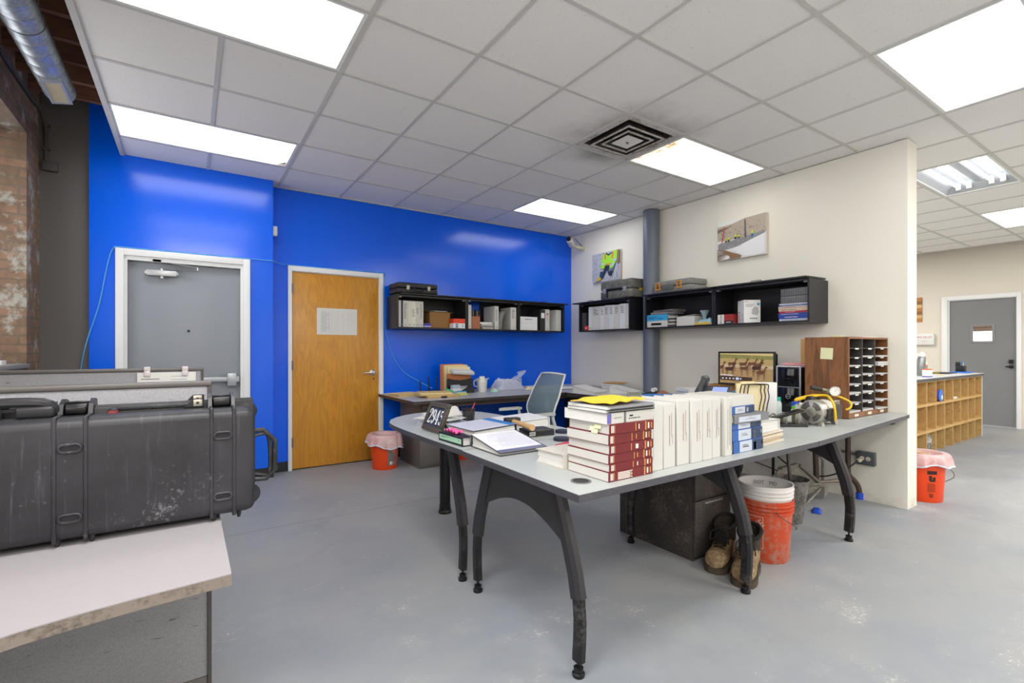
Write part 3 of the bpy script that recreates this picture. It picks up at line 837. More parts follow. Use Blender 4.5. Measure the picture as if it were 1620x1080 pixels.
# ================================================================ MAIN DESKS
def topmat():
    m, nt, bs = new_mat('pale_grey_laminate')
    v = objco(nt)
    f = noise(nt, v, 260, 2, 0.7)
    c = mixc(nt, ramp(nt, f, [(0.4, 0.0), (0.6, 1.0)]), '#abb0ae', '#b9bdbb')
    c = mixc(nt, ramp(nt, noise(nt, v, 4, 6, 0.7), [(0.55, 0.0), (0.75, 0.4)]), c, '#c6c6c3')
    nt.links.new(c, bs.inputs['Base Color']); bs.inputs['Roughness'].default_value = 0.38
    return m
M_TOP = topmat()
M_EDGE = worn('worn_charcoal_edge', '#47464c', '#66646a', 12, 0.6, 1.0, 0.5)
M_LEG = worn('worn_black_leg_paint', '#1b1b1d', '#55504c', 9, 0.5, 0.85, 0.38, 0.2)
def sweep(mb, pts, w, dpt, X, m=0):
    """rectangular bar along (y, z) points at x = X, with chamfered corners"""
    n = len(pts); vs = []
    for i, (y, z) in enumerate(pts):
        a = Vector(pts[max(i - 1, 0)]); b_ = Vector(pts[min(i + 1, n - 1)])
        t_ = (b_ - a).normalized(); nr = Vector((-t_.y, t_.x))
        ww = w[i] if isinstance(w, list) else w; dd = dpt[i] if isinstance(dpt, list) else dpt
        c = 0.25
        for sx, sn in ((-1, -1 + 2 * c), (-1, 1 - 2 * c), (-1 + 2 * c, 1), (1 - 2 * c, 1), (1, 1 - 2 * c), (1, -1 + 2 * c), (1 - 2 * c, -1), (-1 + 2 * c, -1)):
            vs.append((X + sx * ww / 2, y + sn * dd / 2 * nr.x, z + sn * dd / 2 * nr.y))
    fs = []
    for i in range(n - 1):
        for k in range(8):
            a, b_ = i * 8 + k, i * 8 + (k + 1) % 8
            fs.append((a, b_, b_ + 8, a + 8))
    fs += [tuple(range(7, -1, -1)), tuple((n - 1) * 8 + k for k in range(8))]
    mb.raw(vs, fs, m)
def curved_leg(t, X, yf, inward):
    s = inward
    P = [(yf, 0.062), (yf - 0.006 * s, 0.14), (yf - 0.008 * s, 0.22), (yf + 0.0 * s, 0.30), (yf + 0.02 * s, 0.39), (yf + 0.05 * s, 0.48), (yf + 0.08 * s, 0.56), (yf + 0.125 * s, 0.68), (yf + 0.14 * s, 0.719)]
    lg = obj('leg', MB(), M_LEG, t)
    mb = MB(); sweep(mb, P, 0.040, 0.054, X)
    lg.data = mesh_of('leg', mb, M_LEG)
    mb = MB(); sweep(mb, P[3:], 0.052, [0.066] * 5 + [0.066], X)
    obj('sleeve', mb, M('#343336', 0.4, 0.25), lg)
    obj('foot', MB().lathe([(0.024, 0), (0.025, 0.012), (0.018, 0.016), (0.019, 0.034), (0.010, 0.038), (0.006, 0.040), (0.006, 0.075)], 18, c=(X, yf)), M('#171718', 0.35, 0.2), lg)
    return lg
def arch(t, X, y0, y1):
    P = [(y0 + 0.15, 0.719), (y1 - 0.15, 0.719)]
    a, b_ = y1 - 0.085, y0 + 0.075
    B = []
    for k in range(17):
        u = k / 16
        B.append((a + (b_ - a) * u, 0.47 + 0.105 * math.sin(PI * min(1, 0.03 + u * 0.94))))
    obj('arch_panel', MB().prism(P + B, X - 0.008, X + 0.008, 'x'), M('#3a3a3c', 0.5, 0.2), t)
def desk_top(t, pts, z0, z1):
    obj('tabletop', MB().prism(pts, z1 - 0.0025, z1), M_TOP, t)
    obj('edge_band', MB().prism(pts, z0, z1 - 0.0025), M_EDGE, t)
D = thing('office_desk', 'pale grey desk on curved black legs carrying the red book stack', 'desk', (0, 0, 0), 0, 'pale grey work tables')
desk_top(D, [(1.128, 1.268), (2.895, 1.275), (2.895, 2.145), (1.135, 2.145)], 0.72, 0.75)
for X in (1.245, 2.39):
    curved_leg(D, X, 1.402, 1); curved_leg(D, X, 2.182, -1); arch(D, X, 1.402, 2.182)
obj('grommet', MB().lathe([(0.040, 0.7495), (0.040, 0.7525), (0.032, 0.7525)], 28, c=(1.25, 1.394), cap=False).lathe([(0.032, 0.7515), (0.001, 0.7515)], 28, m=1, c=(1.25, 1.394), cap=False), [M('#6d6d70', 0.4), M('#1d1d20', 0.5)], D)
D = thing('office_desk', 'pale grey desk meeting the cream wall, wooden mail sorter on top', 'desk', (0, 0, 0), 0, 'pale grey work tables')
desk_top(D, [(2.90, 1.275), (4.672, 1.405), (4.672, 2.20), (2.90, 2.145)], 0.72, 0.75)
curved_leg(D, 3.60, 1.404, 1); curved_leg(D, 3.60, 2.182, -1); arch(D, 3.60, 1.404, 2.182)
obj('wall_bracket', MB().box(4.62, 4.678, 1.5, 2.15, 0.66, 0.72), M_LEG, D)
D = thing('round_end_table', 'pale grey table with a rounded end on a round black post', 'table', (0, 0, 0), 0, 'pale grey work tables')
rp = [(1.143, 2.158), (2.012, 2.158), (2.02, 2.6), (2.01, 2.95), (1.995, 3.2), (1.965, 3.38), (1.91, 3.49), (1.82, 3.565), (1.71, 3.61), (1.60, 3.62), (1.49, 3.60), (1.38, 3.55), (1.28, 3.47), (1.20, 3.37), (1.15, 3.25), (1.130, 3.12), (1.125, 2.9), (1.13, 2.5)]
desk_top(D, rp, 0.72, 0.75)
curved_leg(D, 1.237, 2.335, 1)
obj('post', MB().lathe([(0.05, 0), (0.051, 0.012), (0.046, 0.02), (0.044, 0.035), (0.044, 0.06), (0.041, 0.062), (0.041, 0.719)], 28, c=(1.637, 3.381)), M('#1a1a1c', 0.35, 0.2), D)
for px_, py_, lab in ((1.885, 2.27, 'black puck-shaped cap on the rounded table'), (1.72, 2.08, 'black puck-shaped cap on the desk by the red books')):
    single('grommet_cap', MB().lathe([(0.043, 0), (0.044, 0.004), (0.044, 0.014), (0.040, 0.017)], 28), M('#25273a', 0.45), lab, 'cap', (px_, py_, 0.7505), 0, 'black desk caps')

# pedestals
def pedestal(label, x0, x1, y0, y1, h, col, drawers):
    t = thing('file_pedestal', label, 'drawer pedestal', ((x0 + x1) / 2, (y0 + y1) / 2, 0), 0, 'drawer pedestals')
    a, b_ = (x1 - x0) / 2, (y1 - y0) / 2
    obj('body', MB().box(-a, a, -b_ + 0.02, b_, 0.0, h, 0, 0.003), col, t)
    z = 0.03
    for dh in drawers:
        dr = obj('drawer', MB().box(-a, a, -b_, -b_ + 0.019, z, z + dh - 0.006, 0, 0.003), col, t)
        obj('pull', MB().box(-a * 0.5, a * 0.5, -b_ - 0.006, -b_, z + dh - 0.03, z + dh - 0.018, 0, 0.002), M('#a8a5a0', 0.4, 0.4), dr)
        z += dh
pedestal('dark grey metal pedestal beside the work boots', 2.475, 2.83, 1.76, 2.36, 0.70, worn('dusty_brown_grey_steel', '#474341', '#7d7064', 5, 0.5, 0.9, 0.45, 0.3), (0.33, 0.33))
pedestal('grey pedestal under the desk along the blue wall', 2.0, 2.42, 4.72, 5.30, 0.70, M('#6b6663', 0.5, 0.2), (0.33, 0.33))

# desk along the blue wall, folding table along the cream wall
D = thing('wall_desk', 'long grey desk with brown-black edge along the blue wall', 'desk')
desk_top_pts = [(1.80, 4.41), (4.66, 4.40), (4.66, 5.42), (1.79, 5.42)]
obj('tabletop', MB().prism(desk_top_pts, 0.7475, 0.75), M('#b4b5b6', 0.36), D)
obj('edge_band', MB().prism(desk_top_pts, 0.715, 0.7475), M('#3a3533', 0.45), D)
obj('apron', MB().box(1.95, 4.6, 4.52, 4.545, 0.66, 0.715), M('#5a4c42', 0.5), D)
obj('end_panel', MB().box(4.55, 4.58, 4.5, 5.40, 0, 0.715), M('#4a4442', 0.5), D)
D = thing('folding_table', 'grey folding table with dark edge along the cream wall', 'folding table')
ft = [(3.70, 2.215), (4.48, 2.215), (4.48, 4.385), (3.70, 4.385)]
obj('tabletop', MB().prism(ft, 0.747, 0.75), M('#c4c5c4', 0.4), D)
obj('edge_band', MB().prism(ft, 0.70, 0.747), M('#3b3836', 0.5), D)
for x, y in ((3.80, 4.28), (3.80, 2.32), (4.40, 4.28), (4.40, 2.32)):
    obj('leg', MB().tube([(x, y, 0), (x, y, 0.70)], 0.0125, 8), BLACK, D)
for x, y in ((3.80, 4.28), (3.80, 2.32)):
    obj('brace', MB().tube([(x, y, 0.45), (x, y + (0.35 if y < 3 else -0.35), 0.69)], 0.008, 8), BLACK, D)

# ---- mesh office chair
t = thing('office_chair', 'white-framed office chair with a blue-grey mesh back', 'chair', (2.66, 3.79, 0))
fr_m = M('#d7d8d6', 0.4); me_m, ment, mebs = new_mat('blue_grey_mesh')
mebs.inputs['Base Color'].default_value = lin('#6f828b'); mebs.inputs['Roughness'].default_value = 0.8; mebs.inputs['Alpha'].default_value = 0.86
def back(u, v):
    """u: across (0..1), v: up (0..1)"""
    z = 0.50 + 0.51 * v
    half = 0.17 + 0.055 * math.sin(PI * min(1, 0.15 + v * 0.75)) - 0.05 * max(0, 0.35 - v) * 2
    x = 0.215 + 0.13 * (v - 0.28) ** 2 * 1.6 + 0.03 * v - 0.035 * math.exp(-((v - 0.33) / 0.2) ** 2)
    s_ = (u - 0.5) * 2
    return (x - 0.035 * s_ * s_ * -1 - 0.02, s_ * half, z + 0.012 * (1 - s_ * s_) * v)
obj('back_mesh', MB().sheet(back, 14, 20), me_m, t)
edge = [back(0, k / 16) for k in range(17)] + [back(k / 8, 1) for k in range(1, 9)] + [back(1, 1 - k / 16) for k in range(1, 17)] + [back(1 - k / 8, 0) for k in range(1, 8)]
obj('back_frame', MB().tube(edge + [edge[0]], 0.0095, 8, cap=False), fr_m, t)
obj('spine', MB().tube([(0.262, 0, 0.80), (0.285, 0, 0.72), (0.27, 0, 0.52), (0.2, 0, 0.43), (0.05, 0, 0.41)], 0.018, 8, smooth=4), fr_m, t)
obj('seat', MB().sheet(lambda u, v: (-0.24 + 0.46 * u, (v - 0.5) * 0.48 * (0.92 + 0.08 * math.sin(PI * u)), 0.475 - 0.05 * max(0, 0.22 - u) * 2 - 0.012 * math.cos((v - 0.5) * PI)), 12, 10, 0, 0.05), M('#5d6c76', 0.85), t)
for s_ in (1, -1):
    ar = obj('armrest', MB().tube([(0.2, 0.20 * s_, 0.45), (0.19, 0.265 * s_, 0.50), (0.15, 0.275 * s_, 0.60), (0.14, 0.275 * s_, 0.645)], [0.014, 0.015, 0.015, 0.013], 8, smooth=4), fr_m, t)
    obj('arm_pad', MB().prism([(0.16, 0.245 * s_), (0.15, 0.31 * s_), (-0.02, 0.315 * s_), (-0.09, 0.29 * s_), (-0.10, 0.27 * s_), (-0.03, 0.25 * s_)], 0.645, 0.668), M('#c2c3bf', 0.5), ar)
obj('gas_lift', MB().lathe([(0.03, 0.12), (0.03, 0.26), (0.018, 0.26), (0.018, 0.42)], 16), M('#9a9a9a', 0.3, 0.7), t)
for k in range(5):
    a = 2 * PI * k / 5 + 0.3
    c_, s_ = math.cos(a), math.sin(a)
    st = obj('base_arm', MB().tube([(0.02 * c_, 0.02 * s_, 0.125), (0.30 * c_, 0.30 * s_, 0.075)], [0.026, 0.016], 8), fr_m, t)
    mb = MB(); mb.xf((0.30 * c_, 0.30 * s_, 0.03), (0, 0, a + 0.6))
    obj('caster', mb.lathe([(0.026, -0.024), (0.03, -0.018), (0.03, 0.018), (0.026, 0.024)], 14, ax='y').tube([(0, 0, 0), (0, 0, 0.05)], 0.008, 6), BLACK, st)
# ================================================================ BINDERS, BOOKS, PAPER
CREAMWHITE = M('#cfcdc7', 0.45, var=0.03); OFFWHITE = M('#ccc9bf', 0.5); NAVY = M('#1d2440', 0.45); CHAR = M('#2e2e31', 0.5)
ORD = ['leftmost', 'second from the left', 'third from the left', 'fourth from the left', 'fifth from the left', 'sixth from the left', 'seventh from the left', 'eighth from the left']
def text_rows(mb, x0, x1, z0, z1, y, m, rows, seed=0):
    """rows of small print on a spine or sheet lying in the plane y"""
    rnd = random.Random(seed)
    h = (z1 - z0) / rows
    for r in range(rows):
        zz = z1 - (r + 0.5) * h
        x = x0
        end = x0 + (x1 - x0) * rnd.uniform(0.55, 1.0)
        while x < end:
            w = min(rnd.uniform(0.004, 0.012), end - x)
            mb.poly([(x, y, zz - h * 0.22), (x + w, y, zz - h * 0.22), (x + w, y, zz + h * 0.22), (x, y, zz + h * 0.22)], m)
            x += w + 0.003
def binder(label, t, d, h, col, loc, rz=0.0, group=None, rot=None, spine=None, spine_col=None, printed=None, hole=True, pages=True, seed=0, cat='binder'):
    """ring binder; local x = thickness, y = depth (spine at 0), z = height"""
    T = thing('ring_binder', label, cat, loc, rz, group, rot)
    e = 0.003
    c = MB().box(0, t, 0, e, 0, h, 0, 0.0012, 1).box(0, e, e, d, 0, h, 0, 0.0012, 1).box(t - e, t, e, d, 0, h, 0, 0.0012, 1)
    obj('cover', c, col, T)
    if pages: obj('pages', MB().box(e + 0.002, t - e - 0.001, 0.012, d - 0.012, 0.006, h - 0.012), PAPER, T)
    if spine:
        sp = MB().box(t * 0.14, t * 0.86, -0.0008, 0.0, h * spine[0], h * spine[1])
        mats = [spine_col or PAPER, INK]
        if printed: text_rows(sp, t * 0.2, t * 0.8, h * printed[0], h * printed[1], -0.0012, 1, printed[2], seed)
        obj('spine_label', sp, mats, T)
    elif printed:
        sp = MB()
        text_rows(sp, t * 0.2, t * 0.8, h * printed[0], h * printed[1], -0.0004, 0, printed[2], seed)
        obj('spine_print', sp, INK, T)
    if hole: obj('finger_hole', MB().lathe([(0.007, -0.0008), (0.004, 0.0005)], 14, ax='y', c=(t / 2, h * 0.09)), M('#7d7d80', 0.4, 0.4), T)
    return T
def paper_pile(name, label, cat, w, d, h, n, loc, rz=0.0, group=None, col=None, jit=0.012, seed=0, rot=None):
    rnd = random.Random(seed)
    mb = MB()
    for k in range(n):
        mb.xf((rnd.uniform(-jit, jit), rnd.uniform(-jit, jit), 0), (0, 0, rnd.uniform(-jit, jit) * 3))
        mb.box(-w / 2, w / 2, -d / 2, d / 2, h * k / n, h * (k + 0.96) / n, k % 2 if isinstance(col, list) else 0)
    return single(name, mb, col or PAPER, label, cat, loc, rz, group, rot)
def carton(name, label, cat, w, d, h, col, loc, rz=0.0, group=None, bands=(), lid=True, rot=None):
    """closed carton; bands = [(z0, z1, material)] printed bands on all sides, front at -y"""
    T = thing(name, label, cat, loc, rz, group, rot)
    obj('box_body', MB().box(-w / 2, w / 2, -d / 2, d / 2, 0, h, 0, 0.0015, 1), col, T)
    for z0, z1, m in bands:
        obj('printed_band', MB().box(-w / 2 - 0.0005, w / 2 + 0.0005, -d / 2 - 0.0005, d / 2 + 0.0005, z0, z1), m, T)
    return T

# ================================================================ OVERHEAD CABINETS
CABM = worn('black_cabinet_laminate', '#19191e', '#3c3b41', 8, 0.62, 1.0, 0.4)
CABIN = M('#17171c', 0.55)
CAB_D = 0.335; CAB_Z = 1.488; CAB_H = 0.372; CAB_T = 0.018
class Frame:
    """floor plan frame of one cabinet: origin at its front left bottom corner"""
    def __init__(s, x, y, rz): s.x, s.y, s.rz = x, y, rz
    def at(s, a, b_, z):
        c, n = math.cos(s.rz), math.sin(s.rz)
        return (s.x + a * c - b_ * n, s.y + a * n + b_ * c, z)
def cabinet(label, fr, w, door0, door1, lift, gap=None, handle=None):
    depth = CAB_D
    T = thing('overhead_cabinet', label, 'wall cabinet', (fr.x, fr.y, CAB_Z), fr.rz, 'black open wall cabinets')
    obj('side_panel', MB().box(0, CAB_T, 0, depth, 0, CAB_H, 0, 0.0015, 1), CABM, T)
    obj('side_panel', MB().box(w - CAB_T, w, 0, depth, 0, CAB_H, 0, 0.0015, 1), CABM, T)
    obj('bottom_shelf', MB().box(CAB_T, w - CAB_T, 0, depth, 0, CAB_T, 0, 0.0015, 1), CABM, T)
    obj('top_panel', MB().box(CAB_T, w - CAB_T, 0.004, depth, CAB_H - CAB_T, CAB_H), CABM, T)
    bp = MB()
    for a, b_ in (((CAB_T, gap[0]), (gap[1], w - CAB_T)) if gap else ((CAB_T, w - CAB_T),)): bp.box(a, b_, depth - 0.008, depth - 0.002, CAB_T, CAB_H - CAB_T)
    obj('back_panel', bp, CABIN, T)
    d = MB(); d.xf((0, 0, CAB_H + 0.004), (math.radians(lift), 0, 0))
    dr = obj('flip_up_door', d.box(door0, door1, -0.03, depth - 0.02, 0, 0.016, 0, 0.002), CABM, T)
    hh = MB(); c = handle or 0
    if handle is not None: hh.tube([(c - 0.05, 0.03, CAB_H + 0.02), (c - 0.045, 0.022, CAB_H + 0.034), (c + 0.045, 0.022, CAB_H + 0.034), (c + 0.05, 0.03, CAB_H + 0.02)], 0.0035, 6)
    if handle is not None: obj('door_handle', hh, DARKMETAL, dr)
    for a in (CAB_T + 0.02, w - CAB_T - 0.02):
        obj('hinge', MB().box(a - 0.016, a + 0.016, 0.004, 0.05, CAB_H - CAB_T - 0.014, CAB_H - CAB_T, 0, 0.003), M('#8d8c88', 0.35, 0.7), T)
    return T
fA = Frame(1.889, 5.092, 0); fB = Frame(2.757, 5.092, 0); fC = Frame(3.512, 5.092, 0)
cabinet('left black open wall cabinet on the blue wall', fA, 0.865, 0.03, 0.88, 0)
cabinet('middle black open wall cabinet on the blue wall', fB, 0.752, 0.02, 0.75, 2, (0.20, 0.36), 0.33)
cabinet('right black open wall cabinet on the blue wall, beside the cream wall', fC, 0.755, 0.0, 0.80, 2, (0.05, 0.17), 0.42)
fD = Frame(4.343, 4.885, -PI / 2); fE = Frame(4.343, 3.755, -PI / 2); fF = Frame(4.343, 2.880, -PI / 2)
cabinet('small black wall cabinet near the corner, left of the pipe', fD, 0.90, -0.10, 0.86, 1, None, 0.2)
cabinet('black wall cabinet right of the pipe, blue binder and bags inside', fE, 0.87, -0.005, 0.868, 1)
cabinet('rightmost black wall cabinet, white mask box inside', fF, 0.895, 0.004, 0.885, 1, None, 0.42)
FL = CAB_Z + CAB_T + 0.0006

# ---- contents, left blue-wall cabinet
x = 0.022
specs = [(0.032, CREAMWHITE, None), (0.022, NAVY, None), (0.056, CREAMWHITE, (0.3, 0.9, 14)), (0.040, M('#d8d4c4', 0.5), None), (0.052, M('#dedbd0', 0.5), (0.4, 0.7, 5)), (0.042, OFFWHITE, (0.5, 0.75, 6)), (0.046, CREAMWHITE, (0.3, 0.9, 14))]
for k, (w, c, p) in enumerate(specs):
    lab = ('thin dark blue binder among white ones in the left blue-wall cabinet' if c is NAVY else
           'white binder in the left blue-wall cabinet, %s of the seven spines' % ORD[k])
    binder(lab, w, 0.25, 0.292, c, fA.at(x, 0.025, FL), 0, 'binders in the left blue-wall cabinet', printed=p, seed=k)
    x += w + 0.001
T = carton('tissue_box', 'small purple box beside the white binders in the cabinet', 'box', 0.085, 0.12, 0.05, M('#4a3fa8', 0.5), fA.at(0.385, 0.12, FL), 0, None, [(0.008, 0.02, M('#cfcbe6', 0.5))])
cbm = M('#9c7443', 0.8); cbi = M('#7d5c35', 0.85)
T = thing('cardboard_box', 'open brown cardboard box with a sheet on top in the blue-wall cabinet', 'cardboard box', fA.at(0.565, 0.215, FL))
w, d, h = 0.13, 0.105, 0.185
bx = MB().box(-w, w, -d, -d + 0.004, 0, h).box(-w, w, d - 0.004, d, 0, h).box(-w, -w + 0.004, -d + 0.004, d - 0.004, 0, h).box(w - 0.004, w, -d + 0.004, d - 0.004, 0, h).box(-w + 0.004, w - 0.004, -d + 0.004, d - 0.004, 0, 0.004)
obj('box_body', bx, cbm, T)
obj('flap', MB().xf((-w, 0, h), (0, math.radians(-168), 0)).box(0, 0.055, -d, d, -0.003, 0), cbi, T)
obj('flap', MB().xf((w, 0, h), (0, math.radians(-12), 0)).box(0, 0.05, -d, d, -0.003, 0.0), cbm, T)
obj('flap', MB().xf((0, -d, h), (math.radians(8), 0, 0)).box(-w, w, 0, 0.09, 0.0, 0.003), cbm, T)
obj('sheet', MB().xf((0.02, -0.02, h + 0.016), (0.05, 0, 0.05)).box(-0.085, 0.085, -0.06, 0.06, 0, 0.006), PAPER, T)
T = carton('glove_box', 'red white and blue carton at the right end of the left blue-wall cabinet', 'box', 0.155, 0.10, 0.112, M('#e9e9ea', 0.45), fA.at(0.765, 0.053, FL), 0, None, [(0.058, 0.1125, M('#e0401f', 0.45))])
lb = MB().box(-0.05, -0.018, -0.0512, -0.0502, 0.006, 0.05, 0).box(0.035, 0.06, -0.0512, -0.0502, 0.012, 0.046, 1).box(-0.045, -0.023, -0.0516, -0.0512, 0.028, 0.036, 2).box(-0.045, -0.028, -0.0516, -0.0512, 0.016, 0.020, 2)
obj('label', lb, [M('#2a5c92', 0.5), M('#a9c4d8', 0.5), PAPER], T)
# ---- contents, middle cabinet
binder('white binder at the left end of the middle blue-wall cabinet', 0.045, 0.25, 0.285, CREAMWHITE, fB.at(0.024, 0.02, FL), 0, 'binders in the middle blue-wall cabinet')
T = thing('magazine_file', 'copper-brown file box stuffed with grey folders in the middle cabinet', 'file box', fB.at(0.135, 0.14, FL))
cp = M('#a8694a', 0.5)
obj('file_box', MB().box(-0.056, 0.056, -0.115, -0.111, 0, 0.15).box(-0.056, 0.056, 0.111, 0.115, 0, 0.22).box(-0.056, -0.052, -0.111, 0.111, 0, 0.17).box(0.052, 0.056, -0.111, 0.111, 0, 0.17).box(-0.018, -0.015, -0.116, 0.10, 0, 0.152).box(0.018, 0.021, -0.116, 0.10, 0, 0.152), cp, T)
for k in range(5):
    obj('folder', MB().xf((-0.042 + k * 0.02, -0.02, 0.02), (0, math.radians(-4 + k * 3), 0)).box(-0.003, 0.003, -0.08, 0.10, 0, 0.20 + 0.008 * (k % 3)), M(['#3a3a3e', '#8b8a88', '#2d2d31', '#9c9a97', '#3f3d3c'][k], 0.6), T)
single('paper_sleeve', MB().xf((0, 0, 0), (math.radians(-4), 0, 0)).box(-0.05, 0.05, 0, 0.012, 0, 0.165), M('#dfdfdc', 0.6), 'white folder leaning at the back of the middle cabinet', 'folder', fB.at(0.27, 0.285, FL + 0.001))
for k in range(4):
    paper_pile('document', ['spiral report at the bottom of the paper pile in the middle cabinet', 'grey report second from bottom in the middle cabinet pile', 'white report third in the middle cabinet paper pile', 'loose white papers topping the middle cabinet pile'][k], 'documents', 0.16 + 0.01 * (k % 2), 0.21, 0.02, 3, fB.at(0.298 - 0.004 * k, 0.125, FL + 0.0215 * k), [0.05, -0.04, 0.03, -0.1][k], 'paper pile in the middle cabinet', [M('#c9c7c0', 0.7), M('#8f8d88', 0.7), PAPER, PAPER][k], 0.006, k)
binder('wide white binder standing right of the paper pile, middle cabinet', 0.06, 0.25, 0.29, CREAMWHITE, fB.at(0.40, 0.02, FL), math.radians(3), 'binders in the middle blue-wall cabinet', printed=(0.35, 0.85, 12), seed=4)
single('curled_catalog', MB().sheet(lambda u, v: (0.09 * (1 - math.cos(u * 1.5)) * 1.0 - 0.07, 0.24 * v - 0.12, 0.012 + 0.24 * math.sin(u * 1.5) ** 0.8 * 0.98), 12, 2).sheet(lambda u, v: (0.09 * (1 - math.cos(u * 1.5)) * 0.85 - 0.045, 0.24 * v - 0.12, 0.011 + 0.235 * math.sin(u * 1.5) ** 0.8 * 0.95), 12, 2), M('#d5d5d3', 0.6), 'curled white soft-cover report between two white binders', 'report', (fB.at(0.555, 0.15, FL - 0.010)), 0)
binder('white binder at the right end of the middle blue-wall cabinet', 0.085, 0.25, 0.285, CREAMWHITE, fB.at(0.64, 0.02, FL), 0, 'binders in the middle blue-wall cabinet', printed=(0.5, 0.9, 8), seed=5)
# ---- contents, right cabinet
for k in range(2):
    c = carton('paper_ream_box', ['lower white flat box in the right blue-wall cabinet', 'upper white flat box in the right blue-wall cabinet'][k], 'box', 0.285, 0.22, 0.082 + 0.01 * (1 - k), M('#e3e3e4', 0.5), fC.at(0.172, 0.14, FL + 0.0928 * k), 0.01 * k, 'flat white boxes')
    if k: obj('label', MB().box(-0.06, 0.06, -0.1115, -0.1105, 0.045, 0.055), GREYTXT, c)
binder('charcoal binder with a white label in the right blue-wall cabinet', 0.075, 0.25, 0.275, CHAR, fC.at(0.36, 0.02, FL), 0, 'binders in the right blue-wall cabinet', spine=(0.6, 0.85), hole=False)
b_ = binder('white binder with red dots on the spine in the right blue-wall cabinet', 0.07, 0.25, 0.285, CREAMWHITE, fC.at(0.44, 0.02, FL), 0, 'binders in the right blue-wall cabinet')
rl = MB()
for z, r in ((0.22, 0.014), (0.185, 0.006), (0.16, 0.006), (0.13, 0.006)): rl.lathe([(r, -0.001), (r, 0.0)], 16, ax='y', c=(0.035, z))
obj('red_marks', rl, M('#c8352c', 0.5), b_)
binder('wide white binder turned outward at the right end of the cabinets', 0.095, 0.25, 0.285, M('#d3d4d2', 0.45), fC.at(0.63, 0.02, FL), math.radians(10), 'binders in the right blue-wall cabinet')
# ---- contents, corner cabinet on the cream wall
binder('short charcoal binder at the left end of the corner cabinet', 0.07, 0.24, 0.235, M('#3f4148', 0.5), fD.at(0.03, 0.03, FL), 0 - PI / 2, 'binders in the corner cabinet', hole=False)
T = thing('tape_roll_box', 'small red box before the charcoal binder', 'box', fD.at(0.135, 0.03, FL), -PI / 2)
obj('box_body', MB().box(-0.026, 0.026, -0.025, 0.025, 0, 0.058, 0, 0.006), M('#d5382a', 0.4), T)
obj('box_mark', MB().box(-0.012, 0.012, -0.0256, -0.025, 0.02, 0.035), M('#e8c9c0', 0.5), T)
x = 0.17
for k, w in enumerate((0.058, 0.158, 0.066, 0.082, 0.085, 0.092, 0.094, 0.060)):
    binder('white binder in the corner cabinet, %s of the eight' % ORD[k], w, 0.26, 0.305 - 0.003 * (k % 3), CREAMWHITE if k % 2 else M('#d9dadb', 0.45), fD.at(x, 0.02, FL), -PI / 2, 'white binders in the corner cabinet', printed=None if k in (0, 7) else (0.62, 0.92, 5), seed=30 + k, hole=k in (0, 7))
    x += w + 0.0015
# ---- contents, cabinet right of the pipe
def lying(label, t, d, h, col, loc, rz, group=None, **kw):
    """binder lying flat; loc = bottom left corner of its spine, spine runs along local +x"""
    c, n = math.cos(rz), math.sin(rz)
    return binder(label, t, d, h, col, (loc[0], loc[1], loc[2] + t), rz, group, (0, PI / 2, rz), **kw)
def lie_label(T, h, t, boxes, mats):
    """printing on the spine of a lying binder: boxes (x0, x1, z0, z1, m) with x along the spine and z up"""
    mb = MB()
    for x0, x1, z0, z1, m in boxes: mb.box(t - z1, t - z0, -0.0012, -0.0004, x0, x1, m)
    obj('spine_label', mb, mats, T)
q = lying('white binder at the bottom left of the cabinet right of the pipe', 0.07, 0.21, 0.285, CREAMWHITE, fE.at(0.022, 0.012, FL), -PI / 2, 'binders in the cabinet right of the pipe', hole=False)
lie_label(q, 0.285, 0.07, [(0.06, 0.20, 0.02, 0.045, 0), (0.075, 0.185, 0.027, 0.038, 1)], [M('#2c2c30', 0.5), PAPER])
q = lying('bright blue binder lying on a white one in the wall cabinet', 0.068, 0.21, 0.285, M('#35a3d8', 0.45), fE.at(0.022, 0.012, FL + 0.0706), -PI / 2, 'binders in the cabinet right of the pipe', hole=False)
lie_label(q, 0.285, 0.068, [(0.02, 0.14, 0.038, 0.044, 0), (0.02, 0.10, 0.022, 0.030, 0), (0.15, 0.22, 0.022, 0.028, 0)], [M('#1d4f74', 0.6)])
for k in range(2):
    paper_pile('document', ['grey catalog slipping off the blue binder', 'topmost grey report above the blue binder'][k], 'documents', 0.30, 0.19, 0.024, 3, fE.at(0.22 + 0.03 * k, 0.115, FL + 0.1392 + 0.0245 * k), -PI / 2 + [0.1, -0.15][k], 'reports on the blue binder', [M('#8d8b87', 0.6), M('#6f6d6b', 0.6)][k], 0.008, 8 + k)
paper_pile('document', 'black and white magazines leaning beside the blue binder', 'documents', 0.08, 0.19, 0.11, 6, fE.at(0.355, 0.11, FL), -PI / 2, None, [M('#4b4845', 0.6), M('#b5b0a8', 0.6)], 0.006, 12)
T = carton('carton', 'flat white carton in the cabinet right of the pipe', 'box', 0.22, 0.17, 0.10, M('#d5d4cf', 0.6), fE.at(0.525, 0.11, FL), -PI / 2)
obj('flap', MB().xf((0, 0, 0.103), (0.0, math.radians(-4), 0)).box(-0.11, 0.115, -0.085, 0.085, 0, 0.004), M('#c9c7c1', 0.6), T)
def crumple(w, d, h, seed, nu=14, nv=12):
    rnd = random.Random(seed)
    ph = [(rnd.uniform(4, 16), rnd.uniform(4, 16), rnd.uniform(0, 6)) for _ in range(6)]
    def f(u, v):
        e = min(1, 6 * u * (1 - u)) * min(1, 6 * v * (1 - v))
        b_ = sum(math.sin(a * u + b2 * v + c) for a, b2, c in ph) / 6
        return ((u - 0.5) * w, (v - 0.5) * d, 0.003 + h * e * (0.55 + 0.75 * b_ * b_ + 0.35 * abs(b_)))
    return f
